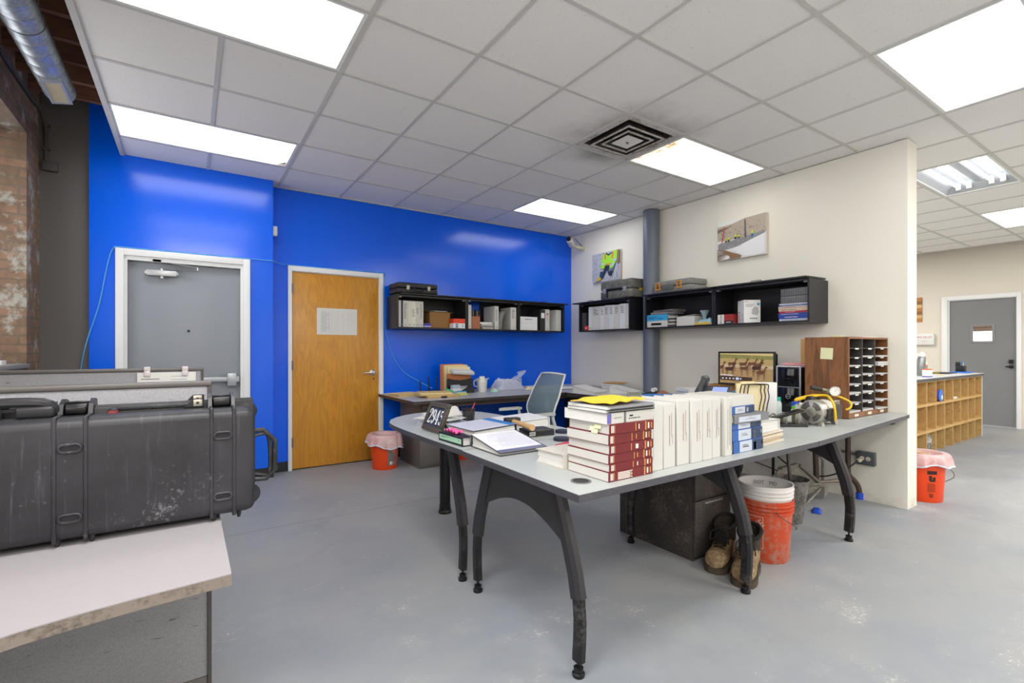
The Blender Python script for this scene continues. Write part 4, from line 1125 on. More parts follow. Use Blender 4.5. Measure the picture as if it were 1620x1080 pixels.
T = thing('snack_bag', 'crumpled light blue and yellow bag at the right of the cabinet', 'bag', fE.at(0.738, 0.112, FL), -PI / 2)
obj('bag_body', MB().sheet(crumple(0.20, 0.17, 0.10, 3), 14, 12, 0, 0.002), M('#9cc8d8', 0.25), T)
obj('yellow_edge', MB().sheet(lambda u, v: (crumple(0.205, 0.02, 0.028, 4)(u, v)[0], crumple(0.205, 0.02, 0.028, 4)(u, v)[1] - 0.092, crumple(0.205, 0.02, 0.028, 4)(u, v)[2] + 0.003), 14, 3, 0, 0.002), M('#d8b43c', 0.3), T)
obj('bag_neck', MB().lathe([(0.018, 0.07), (0.022, 0.10), (0.05, 0.155), (0.046, 0.157), (0.018, 0.10)], 9, c=(-0.055, 0.02)), M('#a9bfc9', 0.15), T)
# ---- contents, rightmost cabinet
T = carton('marker_box', 'small white and red marker box in the rightmost cabinet', 'box', 0.165, 0.09, 0.092, M('#eceae8', 0.45), fF.at(0.112, 0.065, FL), -PI / 2)
mk = MB().box(-0.012, 0.083, -0.0462, -0.0452, 0.0, 0.092, 0).box(0.0825, 0.0835, -0.045, 0.045, 0, 0.092, 0).box(-0.012, 0.083, -0.0464, -0.0456, 0.0, 0.03, 1)
mk.text('Sharpie', 0.030, 2, lambda a, b_: (-0.045 - b_ * 1.0, -0.0468, 0.046 + a * 0.95)).box(0.01, 0.06, -0.0468, -0.0464, 0.011, 0.018, 3)
obj('label', mk, [M('#a12f2b', 0.45), M('#2c2324', 0.5), INK, PAPER], T)
T = thing('mask_box', 'white carton of respirator masks in the rightmost cabinet', 'box', fF.at(0.31, 0.095, FL), -PI / 2 - math.radians(38))
obj('box_body', MB().box(-0.075, 0.075, -0.075, 0.075, 0, 0.215, 0, 0.0015, 1), M('#ededec', 0.5), T)
mk = MB().text('3M', 0.022, 0, lambda a, b_: (-0.055 + a, -0.0757, 0.20 + b_)).box(-0.06, -0.02, -0.0757, -0.0751, 0.10, 0.106, 1)
for k in range(7): mk.box(-0.065, -0.065 + 0.05 + 0.008 * (k % 3), -0.0757, -0.0751, 0.085 - k * 0.011, 0.088 - k * 0.011, 2).box(0.01, 0.06, -0.0757, -0.0751, 0.085 - k * 0.011, 0.088 - k * 0.011, 2)
mk.text('3M', 0.022, 0, lambda a, b_: (0.0757, -0.055 + a, 0.20 + b_)).lathe([(0.013, 0.0752), (0.013, 0.0757)], 18, m=3, ax='x', c=(0.055, 0.175))
mk.raw([(0.0757, y, z) for y, z in ((-0.005, 0.08), (0.045, 0.07), (0.06, 0.10), (0.05, 0.145), (0.02, 0.155), (-0.002, 0.125))], [(0, 1, 2, 3, 4, 5)], 4)
for k in range(3): mk.box(0.0752, 0.0757, -0.06, 0.02 - 0.01 * k, 0.17 - 0.01 * k, 0.174 - 0.01 * k, 2)
for k in range(4): mk.box(0.0752, 0.0757, -0.02 + 0.018 * k, -0.008 + 0.018 * k, 0.035, 0.047, 5)
obj('label', mk, [M('#c62d2c', 0.5), INK, M('#a0a0a2', 0.6), M('#4aa3c8', 0.5), M('#b9babb', 0.5), M('#5b5b5e', 0.6)], T)
for k in range(2):
    T = thing('cassette_tray', ['grey partitioned tray directly on the book pile', 'grey partitioned tray on top of the book pile'][k], 'tray', fF.at(0.745, 0.15, FL + 0.158 + k * 0.0655), -PI / 2, 'grey trays in the rightmost cabinet')
    obj('tray_body', MB().box(-0.115, 0.115, -0.10, 0.10, 0, 0.062, 0, 0.002), M('#77787a', 0.5), T)
    fl = MB(); rnd = random.Random(k)
    for j in range(11):
        xx = -0.10 + j * 0.0195
        fl.box(xx, xx + 0.003, -0.1008, -0.10, 0.008, 0.03 + rnd.random() * 0.024)
    obj('slots', fl, M('#2e2e30', 0.6), T)
bz = FL
for k, (th, ca, cb2, lab) in enumerate([(0.018, '#c9d2dc', '#3a66b0', 'pale book at the bottom of the pile in the rightmost cabinet'), (0.03, '#2747a8', '#e6e6e6', 'thick blue book second from bottom in the rightmost cabinet'),
                                       (0.02, '#23409c', '#e6e6e6', 'blue book third from bottom in the rightmost cabinet'), (0.016, '#b03136', '#e6d0d0', 'red book in the middle of the pile in the rightmost cabinet'),
                                       (0.022, '#d6bfae', '#6a5b50', 'tan book above the red one in the rightmost cabinet'), (0.02, '#cbb9aa', '#4a4440', 'beige book under the blue magazine in the rightmost cabinet'),
                                       (0.012, '#4a63b0', '#cfd3e0', 'thin blue magazine in the rightmost cabinet pile'), (0.010, '#d4d6da', '#9a9a9e', 'thin grey magazine directly under the grey trays')]):
    T = thing('book', lab, 'book', fF.at(0.745 - 0.004 * (k % 3), 0.15, bz), -PI / 2 + [0.02, -0.01, 0.0, 0.015, -0.02, 0.01, 0.02, 0.05][k], 'books in the rightmost cabinet')
    cv = MB().box(-0.123, 0.123, -0.11, -0.1085, 0, th).box(-0.123, 0.123, -0.1085, 0.10, 0, 0.0015).box(-0.123, 0.123, -0.1085, 0.10, th - 0.0015, th)
    obj('cover', cv, M(ca, 0.45), T)
    obj('pages', MB().box(-0.121, 0.121, -0.1085, 0.098, 0.0015, th - 0.0015), PAPER, T)
    tx = MB(); text_rows(tx, -0.10 + 0.03 * (k % 2), 0.08, th * 0.25, th * 0.75, -0.1104, 0, 1, 40 + k); obj('spine_print', tx, M(cb2, 0.6), T)
    bz += th + 0.0008

# ---- cases on top of the cabinets
CTOP = CAB_Z + CAB_H + 0.022
T = thing('tool_case', 'flat black case with two steel latches on the blue-wall cabinet', 'case', (2.135, 5.235, CTOP + 0.002))
obj('lower_shell', MB().box(-0.24, 0.24, -0.14, 0.15, 0, 0.055, 0, 0.012, 3), M('#1f1f21', 0.5), T)
obj('upper_shell', MB().box(-0.24, 0.24, -0.14, 0.15, 0.058, 0.115, 0, 0.014, 3).box(-0.20, 0.20, -0.11, 0.12, 0.112, 0.119, 0, 0.003), M('#232325', 0.5), T)
for x in (-0.12, 0.13): obj('latch', MB().box(x - 0.018, x + 0.018, -0.148, -0.138, 0.035, 0.085, 0, 0.003).box(x - 0.010, x + 0.010, -0.152, -0.148, 0.045, 0.06, 0, 0.002), M('#b7b1a2', 0.35, 0.6), T)
obj('handle', MB().tube([(-0.055, -0.142, 0.058), (-0.055, -0.165, 0.05), (-0.045, -0.168, 0.022), (0.045, -0.168, 0.022), (0.055, -0.165, 0.05), (0.055, -0.142, 0.058)], 0.008, 8), M('#19191a', 0.45), T)
gcase = worn('dusty_grey_plastic', '#55554f', '#8e8c84', 6, 0.4, 0.9, 0.6)
T = thing('tool_case', 'bulky grey case with a yellow sticker above the corner cabinet', 'case', (4.52, 4.245, CTOP + 0.004), -PI / 2)
obj('lower_shell', MB().box(-0.27, 0.27, -0.14, 0.145, 0.0, 0.105, 0, 0.018, 2), gcase, T)
obj('upper_shell', MB().box(-0.27, 0.27, -0.14, 0.145, 0.109, 0.228, 0, 0.022, 2), gcase, T)
for x in (-0.19, 0.15): obj('latch', MB().box(x - 0.025, x + 0.025, -0.15, -0.138, 0.075, 0.135, 0, 0.004), M('#a5a7a8', 0.4, 0.4), T)
obj('handle', MB().box(-0.15, 0.09, -0.152, -0.138, 0.112, 0.13, 0, 0.004).box(-0.15, -0.13, -0.152, -0.138, 0.02, 0.112, 0, 0.004).box(0.07, 0.09, -0.152, -0.138, 0.09, 0.112, 0, 0.004), BLACK, T)
obj('sticker', MB().box(0.2702, 0.271, -0.02, 0.04, 0.085, 0.115), M('#e6c21f', 0.4), T)
T = thing('tool_case', 'flat grey case with orange latches on the wall cabinet', 'case', (4.50, 3.40, CTOP + 0.004), -PI / 2 - 0.03)
lgc = worn('dusty_light_grey_plastic', '#7a7c78', '#a3a39c', 6, 0.45, 0.95, 0.55)
obj('lower_shell', MB().box(-0.25, 0.25, -0.13, 0.14, 0.0, 0.06, 0, 0.012, 2), lgc, T)
obj('upper_shell', MB().box(-0.25, 0.25, -0.13, 0.14, 0.063, 0.128, 0, 0.014, 2), lgc, T)
for x in (-0.19, 0.10):
    l_ = MB()
    for a0, a1, b0, b1 in ((-0.03, -0.02, 0.03, 0.11), (0.02, 0.03, 0.03, 0.11), (-0.02, 0.02, 0.10, 0.11), (-0.02, 0.02, 0.03, 0.04)): l_.box(x + a0, x + a1, -0.142, -0.128, b0, b1, 0, 0.002)
    obj('latch', l_, M('#dd8f2a', 0.45), T)
obj('handle', MB().box(-0.14, 0.03, -0.136, -0.128, 0.02, 0.085, 0, 0.004), M('#5d5e5a', 0.6), T)

# ---- pipe column and canvas pictures on the cream wall
single('pipe_column', MB().lathe([(0.094, 0), (0.094, 2.905)], 32), M('#6b7280', 0.38, 0.1), 'grey painted pipe running floor to ceiling on the cream wall', 'pipe', (4.585, 3.868, 0.001))
def canvas(label, y0, y1, z0, z1):
    """canvas on the cream wall; picture plane local: a to the right (towards -Y), b up"""
    T = thing('canvas_picture', label, 'picture', (4.678, (y0 + y1) / 2, z0))
    W, H_ = y0 - y1, z1 - z0
    obj('canvas', MB().box(-0.032, 0, -W / 2, W / 2, 0, H_, 0, 0.002), M('#cfc8bb', 0.7), T)
    mb = MB(); st = [0]
    def put(pts, m):
        st[0] += 1
        x = -0.0322 - 0.00006 * st[0]
        mb.poly([(x, W / 2 - a * W, b_ * H_) for a, b_ in pts], m)
    return T, mb, put
T, mb, put = canvas('canvas photo of a worker in a lime safety jacket', 4.945, 4.42, 2.172, 2.562)
put([(0, 0), (1, 0), (1, 1), (0, 1)], 0)
rnd = random.Random(5)
for k in range(260):
    a, b_ = rnd.random(), rnd.random(); r = 0.008 + rnd.random() * 0.012
    if a < 0.98 and b_ < 0.98: put([(a - r, b_), (a, b_ - r), (a + r * 0.9, b_ - r * 0.2), (a + r * 0.3, b_ + r)] if 0.02 < a < 0.96 and b_ > 0.02 else [(0.02, 0.02), (0.03, 0.02), (0.03, 0.03)], rnd.choice((1, 2, 2)))
put([(0.90, 0.55), (0.99, 0.55), (0.99, 0.99), (0.90, 0.99)], 9)
put([(0.30, 0.12), (0.42, 0.10), (0.55, 0.40), (0.62, 0.18), (0.72, 0.14), (0.80, 0.50), (0.52, 0.56), (0.44, 0.36)], 3)
put([(0.62, 0.30), (0.78, 0.34), (0.85, 0.58), (0.66, 0.56)], 4)
put([(0.48, 0.98), (0.52, 0.93), (0.62, 0.86), (0.74, 0.92), (0.78, 0.99), (0.92, 0.98), (0.90, 0.66), (0.78, 0.44), (0.66, 0.40), (0.66, 0.52), (0.50, 0.54), (0.46, 0.42), (0.34, 0.46), (0.36, 0.66), (0.42, 0.90)], 5)
put([(0.52, 0.93), (0.62, 0.84), (0.74, 0.92), (0.74, 0.97), (0.63, 0.90), (0.54, 0.97)], 3)
put([(0.48, 0.92), (0.53, 0.93), (0.53, 0.74), (0.48, 0.74)], 6); put([(0.74, 0.93), (0.80, 0.95), (0.77, 0.72), (0.72, 0.74)], 6)
put([(0.37, 0.64), (0.46, 0.62), (0.46, 0.56), (0.37, 0.58)], 7); put([(0.78, 0.70), (0.90, 0.72), (0.89, 0.64), (0.77, 0.62)], 7); put([(0.70, 0.52), (0.80, 0.58), (0.83, 0.52), (0.74, 0.46)], 7)
put([(0.52, 0.58), (0.72, 0.58), (0.72, 0.54), (0.52, 0.53)], 6)
put([(0.32, 0.34), (0.40, 0.36), (0.38, 0.14), (0.29, 0.14)], 8); put([(0.18, 0.10), (0.30, 0.18), (0.36, 0.10), (0.28, 0.03), (0.20, 0.04)], 10)
obj('print', mb, [M(c, 0.6, var=0) for c in ('#b9bcc6', '#e3e4ea', '#6f7480', '#2b3545', '#6e7a82', '#a6e23a', '#d97a4a', '#a9cfe0', '#2a4a62', '#8a7250', '#d8b42e')], T)
T, mb, put = canvas('canvas photo of workers pouring a concrete slab outdoors', 3.035, 2.515, 2.182, 2.588)
put([(0, 0), (1, 0), (1, 1), (0, 1)], 0)
put([(0, 0.52), (0, 0.88), (0.30, 0.90), (0.58, 0.98), (1, 1), (1, 0.55), (0.4, 0.50)], 1)
put([(0, 0.70), (0, 0.82), (0.28, 0.84), (0.32, 0.88), (0.0, 0.72)], 2)
for k in range(90):
    a, b_ = rnd.uniform(0.02, 0.95), rnd.uniform(0.55, 0.84)
    put([(a, b_), (a + 0.03, b_ + 0.008), (a + 0.03, b_ + 0.02), (a, b_ + 0.012)], rnd.choice((2, 9)))
put([(0.02, 0.44), (0.6, 0.52), (0.98, 0.58), (0.98, 0.50), (0.5, 0.32), (0.15, 0.28), (0.02, 0.30)], 3)
put([(0.3, 0.26), (0.98, 0.52), (0.98, 0.02), (0.58, 0.02)], 4)
for k in range(60):
    a, b_ = rnd.uniform(0.05, 0.55), rnd.uniform(0.30, 0.46)
    put([(a, b_), (a + 0.04, b_ + 0.004), (a + 0.04, b_ + 0.012), (a, b_ + 0.006)], rnd.choice((2, 5)))
put([(0.01, 0.01), (0.01, 0.30), (0.16, 0.27), (0.52, 0.07), (0.5, 0.01)], 6)
for k in range(9): put([(0.15 + 0.04 * k, 0.02), (0.175 + 0.04 * k, 0.02), (0.175 + 0.04 * k, 0.25 - 0.022 * k), (0.15 + 0.04 * k, 0.26 - 0.022 * k)], 7)
for k in range(6): put([(0.01, 0.05 * k + 0.01), (0.03, 0.05 * k + 0.01), (0.28, 0.03 + 0.01 * k), (0.25, 0.06 + 0.01 * k)], 4)
put([(0.59, 0.50), (0.61, 0.50), (0.60, 0.94), (0.585, 0.94)], 8); put([(0.10, 0.46), (0.12, 0.46), (0.17, 0.86), (0.15, 0.86)], 10)
for a, b_, s_ in ((0.18, 0.46, 0.10), (0.24, 0.46, 0.12), (0.38, 0.50, 0.12), (0.45, 0.50, 0.09), (0.72, 0.48, 0.17)):
    put([(a, b_), (a + 0.03, b_), (a + 0.04, b_ + s_ * 0.5), (a - 0.005, b_ + s_ * 0.5)], 12 if s_ > 0.15 else 8)
    put([(a - 0.008, b_ + s_ * 0.45), (a + 0.045, b_ + s_ * 0.45), (a + 0.035, b_ + s_ * 0.85), (a + 0.005, b_ + s_ * 0.85)], 11)
    put([(a + 0.008, b_ + s_ * 0.85), (a + 0.03, b_ + s_ * 0.85), (a + 0.026, b_ + s_), (a + 0.012, b_ + s_)], 13)
obj('print', mb, [M(c, 0.6, var=0) for c in ('#e6e6e2', '#b7a99a', '#7d746a', '#8f9092', '#e9e9ec', '#b5b7ba', '#8d7f70', '#8f6236', '#3a3c42', '#cbbfb0', '#cc4438', '#c8dc3c', '#3470b8', '#e8d24a')], T)
# ================================================================ ON THE MAIN DESKS
DT = 0.7506
# stack of red code books, white book, notebooks, yellow pad
RED = M('#6d181b', 0.4); GOLD = M('#c98a4a', 0.5); SPW = M('#e3d9d0', 0.6)
bz = DT
labs = ['red-spined code book at the bottom of the stack, white print block on it', 'red-spined code book second from bottom of the stack', 'red-spined code book third from bottom of the stack', 'red-spined code book fourth from bottom of the stack', 'red-spined code book fifth from bottom of the stack', 'topmost red-spined code book, sticky notes poking out']
for k, th in enumerate((0.037, 0.030, 0.036, 0.036, 0.039, 0.039)):
    T = thing('code_book', labs[k], 'book', (1.322 + 0.004 * (k % 2), 1.318, bz), [0.0, 0.012, 0.02, 0.0, 0.03, -0.01][k], 'red-spined code books')
    cv = MB().box(0, 0.25, 0, 0.003, 0, th, 0, 0.001, 1).box(0, 0.25, 0.003, 0.235, 0, 0.0015).box(0, 0.25, 0.003, 0.235, th - 0.0015, th)
    obj('cover', cv, RED, T)
    obj('pages', MB().box(0.0006, 0.2494, 0.003, 0.2345, 0.0015, th - 0.0015), M('#d3d1cc', 0.85), T)
    sp = MB(); y = -0.0005
    rnd = random.Random(k)
    for x0, x1 in ((0.01, 0.016), (0.019, 0.024)): sp.box(x0, x1, -0.0008, 0, th * 0.15, th * 0.85, 1)
    sp.box(0.028, 0.030, -0.0008, 0, th * 0.1, th * 0.9, 0); sp.box(0.118 + 0.012 * (k % 3), 0.122 + 0.012 * (k % 3), -0.0008, 0, th * 0.12, th * 0.88, 0)
    if k == 0:
        for r in range(5): sp.box(0.05, 0.13 - 0.006 * (r % 2), -0.0008, 0, th * (0.12 + 0.16 * r), th * (0.22 + 0.16 * r), 1)
    else:
        sp.box(0.145 + 0.01 * k % 0.03, 0.16, -0.0008, 0, th * 0.25, th * 0.75, 1 if k % 2 else 0)
    sp.box(0.198, 0.205, -0.0008, 0, th * 0.05, th * 0.95, 0); sp.box(0.214, 0.222, -0.0008, 0, th * 0.2, th * 0.8, 1); sp.box(0.232, 0.238, -0.0008, 0, th * 0.2, th * 0.8, 0)
    obj('spine_print', sp, [GOLD, SPW], T)
    if k == 5:
        for j, (yy, zz, hh) in enumerate(((0.09, 0.004, 0.032), (0.06, 0.016, 0.016), (0.075, -0.004, 0.026))):
            obj('sticky_note', MB().xf((-0.001, yy, zz + 0.004), (0, math.radians(18), 0)).box(-0.003 - 0.002 * j, -0.002 - 0.002 * j, -0.018, 0.018, -0.004, hh * 0.8), M('#dfe2b8', 0.7), T)
    bz += th + 0.0005
T = thing('thick_book', 'white thick book with a purple label between red books and notebooks', 'book', (1.318, 1.322, bz), 0.02)
obj('cover', MB().box(0, 0.26, 0, 0.0025, 0, 0.042).box(0, 0.26, 0.0025, 0.245, 0, 0.0015).box(0, 0.26, 0.0025, 0.245, 0.0405, 0.042), CREAMWHITE, T)
obj('pages', MB().box(0.0006, 0.2594, 0.0025, 0.2445, 0.0015, 0.0405), PAPER, T)
sp = MB().box(0.0, 0.022, -0.0008, 0, 0.002, 0.040, 0).box(0.094, 0.098, -0.0008, 0, 0.0, 0.042, 1).box(0.101, 0.104, -0.0008, 0, 0.0, 0.042, 1).box(0.125, 0.145, -0.0008, 0, 0.022, 0.028, 1)
text_rows(sp, 0.04, 0.08, 0.018, 0.026, -0.0009, 2, 1, 2); text_rows(sp, 0.12, 0.22, 0.010, 0.019, -0.0009, 1, 1, 3)
obj('spine_print', sp, [M('#6a63b0', 0.5), INK, GREYTXT], T)
bz += 0.0428
for k in range(2):
    T = thing('spiral_notebook', ['black-covered spiral notebook in the stack on the white book', 'grey spiral notebook under the yellow pad'][k], 'notebook', (1.312 + 0.003 * k, 1.316 - 0.006 * k, bz), 0.01 + 0.03 * k, 'spiral notebooks')
    obj('pages', MB().box(0, 0.275, 0.008, 0.225, 0.0008, 0.012, 0), PAPER, T)
    obj('cover', MB().box(-0.001, 0.277, 0.004, 0.228, 0, 0.0007).box(-0.001, 0.277, 0.004, 0.228, 0.0121, 0.0128), M(['#202022', '#8e9096'][k], 0.4), T)
    co = MB(); P = []
    for j in range(40 * 8):
        a = j / 8 * 2 * PI
        P.append((0.006 + 0.264 * j / 320, 0.004 + 0.0075 * math.cos(a), 0.0066 + 0.0053 * math.sin(a)))
    co.tube(P, 0.0012, 5); obj('spiral', co, M(['#1d1d1f', '#8d8f96'][k], 0.4, 0.3), T)
    bz += 0.0132
yl = lambda u, v: (0.235 * (u - 0.5), 0.20 * (v - 0.5), 0.006 + 0.008 * math.sin(7 * u + 2 * v) ** 2 * min(1, 4 * u) + 0.006 * math.sin(5 * v + 1) ** 2)
single('yellow_envelope', MB().sheet(yl, 14, 10, 0, 0.003), M('#edc02c', 0.6), 'crumpled yellow envelope lying on the notebook and book stack', 'envelope', (1.425, 1.425, bz + 0.002), 0.15)

# seven white upright binders
xs = [1.588, 1.668, 1.763, 1.852, 1.939, 2.016, 2.106]
ws = [0.076, 0.082, 0.086, 0.084, 0.074, 0.068, 0.060]
hs = [0.276, 0.274, 0.280, 0.278, 0.277, 0.276, 0.275]
for k in range(7):
    nm = ['first white upright binder, touching the stack of red code books', 'second white upright binder from the red code books', 'third white upright binder from the red code books', 'fourth white upright binder from the red code books', 'fifth white upright binder from the red code books', 'sixth white upright binder from the red code books', 'last white upright binder, next to the blue binders, dense dark print'][k]
    B = binder(nm, ws[k] - 0.003, 0.27, hs[k], CREAMWHITE if k % 2 == 0 else M('#cfcdc9', 0.45), (xs[k], 1.337 + 0.004 * (k % 3), DT), [0.02, 0.03, 0.0, 0.015, 0.01, 0.0, 0.0][k], 'white upright binders on the desk', hole=False)
    sp = MB()
    rnd = random.Random(k + 60)
    def vline(x, z0, z1, w, m):
        z = z0
        while z < z1:
            l_ = rnd.uniform(0.004, 0.010)
            sp.poly([(x, -0.0006, z), (x + w, -0.0006, z), (x + w, -0.0006, min(z + l_, z1)), (x, -0.0006, min(z + l_, z1))], m); z += l_ + 0.0022
    t_ = ws[k]
    if k == 0: vline(t_ * 0.12, 0.05, 0.23, 0.002, 1)
    elif k == 6:
        vline(t_ * 0.35, 0.03, 0.22, 0.003, 2); vline(t_ * 0.62, 0.05, 0.24, 0.004, 2); vline(t_ * 0.82, 0.02, 0.255, 0.003, 2)
    else:
        vline(t_ * 0.46, 0.105 - 0.01 * (k % 2), 0.225, 0.0055, 0 if k in (2, 3) else 1)
        vline(t_ * 0.64, 0.13, 0.235, 0.003, 2)
        vline(t_ * 0.72, 0.10, 0.14, 0.003, 2)
    obj('spine_print', sp, [M('#a8803a', 0.5), M('#8f7d68', 0.6), M('#74706c', 0.6)], B)

# lying blue-and-white binders with the grey one
BL = M('#2f5fa8', 0.45); PALE = M('#c2cad6', 0.5); DKB = M('#22395c', 0.45)
zz = DT
for k, (t_, nm, kind, dx, hh) in enumerate([(0.056, 'blue and white lying binder at the bottom of the binder stack', 'b', 0.0, 0.262), (0.055, 'blue and white lying binder second from bottom of the stack', 'b', -0.004, 0.268), (0.032, 'thin blue and white lying binder under the grey one', 'b', 0.0, 0.262),
                                     (0.040, 'grey binder with a white label lying in the blue binder stack', 'g', -0.004, 0.30), (0.036, 'blue and white lying binder above the grey one', 'b', -0.002, 0.245), (0.052, 'white binder lying on top of the blue binder stack', 'w', 0.0, 0.245)]):
    col = {'b': BL, 'g': M('#77787c', 0.45), 'w': CREAMWHITE}[kind]
    q = lying(nm, t_, 0.245, hh, col, (2.186 + dx, 1.342 + [0, 0.004, 0.008, -0.006, 0.02, 0.03][k], zz), [0.0, 0.005, 0.01, -0.02, 0.06, 0.04][k], 'lying binders beside the upright white ones', hole=False)
    if kind == 'b':
        lie_label(q, hh, t_, [(0.05, hh * 0.60, 0.002, t_ - 0.002, 0), (hh * 0.60, hh - 0.003, 0.002, t_ - 0.002, 1), (hh * 0.66, hh * 0.74, 0.004, t_ * 0.75, 0), (hh * 0.93, hh * 0.96, t_ * 0.45, t_ * 0.75, 2), (0.075, 0.13, t_ * 0.42, t_ * 0.5, 3), (0.075, 0.12, t_ * 0.58, t_ * 0.64, 3)], [PALE, DKB, PAPER, GREYTXT])
    if kind == 'g':
        lie_label(q, hh, t_, [(0.035, hh * 0.74, 0.006, t_ - 0.008, 0), (0.09, 0.18, t_ * 0.42, t_ * 0.5, 1), (0.12, 0.15, t_ * 0.62, t_ * 0.68, 1)], [PALE, GREYTXT])
    zz += t_ + 0.0006
# wedge-shaped open binders
def wedge(label, w, d, h0, h1, col, loc, rz, group=None, top=None, curl=False):
    """binder lying down, thick (h0) along local y = 0 and thin (h1) at y = d"""
    T = thing('open_binder', label, 'binder', loc, rz, group)
    c = MB().box(0, w, 0, d, 0, 0.003).prism([(0, 0.003), (0.003, 0.003), (0.003, h0 - 0.003), (0, h0 - 0.003)], 0, w, 'x')
    c.prism([(0, h0 - 0.003), (0, h0), (d, h1), (d, h1 - 0.003)], 0, w, 'x')
    obj('cover', c, col, T)
    pg = MB(); rnd = random.Random(len(label))
    n = 6
    for k in range(n):
        a, b_ = k / n, (k + 0.9) / n
        e = rnd.uniform(0, 0.008)
        pg.prism([(0.008, 0.004 + a * (h0 - 0.010)), (0.008, 0.004 + b_ * (h0 - 0.010)), (d - 0.006 - e, 0.004 + b_ * (h1 - 0.009)), (d - 0.006 - e, 0.004 + a * (h1 - 0.009))], 0.006 + e * 0.4, w - 0.006 - e * 0.4, 'x', k % 2)
    obj('pages', pg, [PAPER, M('#dcdad6', 0.8)], T)
    rg = MB()
    for f in (0.2, 0.5, 0.8):
        rg.tube([(w * f, 0.006 + (h0 * 0.35) * (1 - math.cos(a * PI / 8)) * 0.5, 0.006 + (h0 * 0.8) * math.sin(a * PI / 8) * 0.9) for a in range(9)], 0.002, 6)
    obj('rings', rg, STEEL, T)
    if top:
        s0, s1 = math.atan2(h1 - h0, d), 0
        tm = MB(); tm.xf((0, 0, h0 + 0.0006), (s0, 0, 0))
        L_ = math.hypot(d, h0 - h1)
        top(tm, w, L_, T)
    return T
def printed_sheet(tm, w, L_, T):
    tm.box(0.012, w - 0.004, 0.004, L_ - 0.006, 0, 0.0008, 0)
    rnd = random.Random(3)
    for r in range(22):
        y = 0.03 + r * (L_ - 0.09) / 22
        tm.box(0.03, 0.03 + (w - 0.06) * rnd.uniform(0.6, 1), y, y + 0.0022, 0.0008, 0.0011, 1)
    tm.box(0.012, w - 0.004, L_ - 0.036, L_ - 0.006, 0.0008, 0.0012, 2)
    obj('top_sheet', tm, [M('#dcdce6', 0.6), M('#b1b1bc', 0.7), M('#54587a', 0.3)], T)
wedge('open white binder with a printed sheet sloping toward the desk edge', 0.285, 0.285, 0.062, 0.016, M('#43444b', 0.45), (1.50, 2.205, DT), PI + 0.0, None, printed_sheet)
T = binder('black binder with a pale green spine at the desk edge', 0.048, 0.066, 0.255, M('#1b1c2a', 0.4), (1.158, 2.472, DT + 0.048), 0, None, (0, PI / 2, -PI / 2 + 0.06), hole=False)
sp = MB().box(0.010, 0.036, -0.0014, -0.0004, 0.012, 0.243, 0)
for x0, z0, z1 in ((0.016, 0.03, 0.12), (0.022, 0.03, 0.075)): sp.box(x0, x0 + 0.003, -0.0018, -0.0014, z0, z1, 1)
sp.box(0.018, 0.024, -0.0018, -0.0014, 0.215, 0.225, 1)
obj('spine_label', sp, [M('#a9d6b4', 0.5), M('#5d8f6c', 0.6)], T)
def blue_edge(tm, w, L_, T):
    tm.box(0.0, w, 0.0, L_, 0, 0.0008, 0).box(0.0, w, 0.0, 0.052, 0.0008, 0.0012, 1)
    rnd = random.Random(5)
    for r in range(14):
        y = 0.07 + r * 0.014
        tm.box(0.03, 0.03 + (w - 0.06) * rnd.uniform(0.6, 1), y, y + 0.002, 0.0008, 0.0011, 2)
    obj('cover_sheet', tm, [M('#c2c4d4', 0.5), M('#2f78bd', 0.45), M('#a5a8bc', 0.6)], T)
T = wedge('thick black binder stuffed with pages, blue stripe along its top', 0.285, 0.29, 0.082, 0.070, M('#23242c', 0.4), (1.545, 2.265, DT), PI / 2 + 0.06, None, blue_edge)
tb = MB()
for k in range(5): tb.xf((0.05 + 0.02 * k, 0.292, 0.014 + 0.011 * k), (0.1 * (k - 2), 0.05 * k, 0.1)).box(0, 0.10, -0.01, 0.012, 0, 0.0012)
obj('loose_sheets', tb, M('#d6d4cc', 0.7), T)
obj('teal_tab', MB().box(-0.004, 0.001, 0.10, 0.17, 0.035, 0.05), M('#3a8f86', 0.5), T)
rb = lambda u, v: (0.10 * (u - 0.5), 0.05 * (v - 0.5), 0.010 + 0.012 * math.sin(13 * u) ** 2 + 0.006 * math.sin(9 * v + 4 * u))
single('pink_ribbon', MB().sheet(rb, 18, 5, 0, 0.003), M('#e7559a', 0.5), 'strip of bright pink flagging tape on the green-spined binder', 'ribbon', (1.197, 2.362, DT + 0.0485), -1.35)
T = wedge('large white binder lying behind the mallet', 0.27, 0.30, 0.055, 0.042, M('#e3e4e6', 0.45), (1.985, 2.52, DT), PI / 2 - 0.08)
T = thing('mallet', 'wooden-handled mallet lying across the black box', 'mallet', (1.652, 2.44, DT + 0.062), -1.76)
obj('handle', MB().tube([(-0.02, 0, 0), (0.10, 0, 0.001), (0.25, 0, 0.002)], [0.014, 0.015, 0.0175], 16), M('#c9a273', 0.6, var=0.1, nscale=30), T)
obj('head', MB().box(-0.07, -0.02, -0.05, 0.05, -0.024, 0.022, 0, 0.008, 3), M('#2a2829', 0.5), T)
T = thing('router_box', 'black flat electronic box with a white barcode label under the mallet', 'electronic box', (1.715, 2.30, DT), -0.12)
obj('case', MB().box(-0.085, 0.085, -0.06, 0.07, 0, 0.036, 0, 0.003), M('#222123', 0.4), T)
lb = MB().box(-0.083, -0.045, -0.0606, -0.0602, 0.006, 0.028, 0)
for k in range(7): lb.box(-0.08 + 0.0048 * k, -0.078 + 0.0048 * k, -0.061, -0.0606, 0.009, 0.025, 1)
obj('barcode_label', lb, [M('#d8d6d0', 0.6), INK], T)
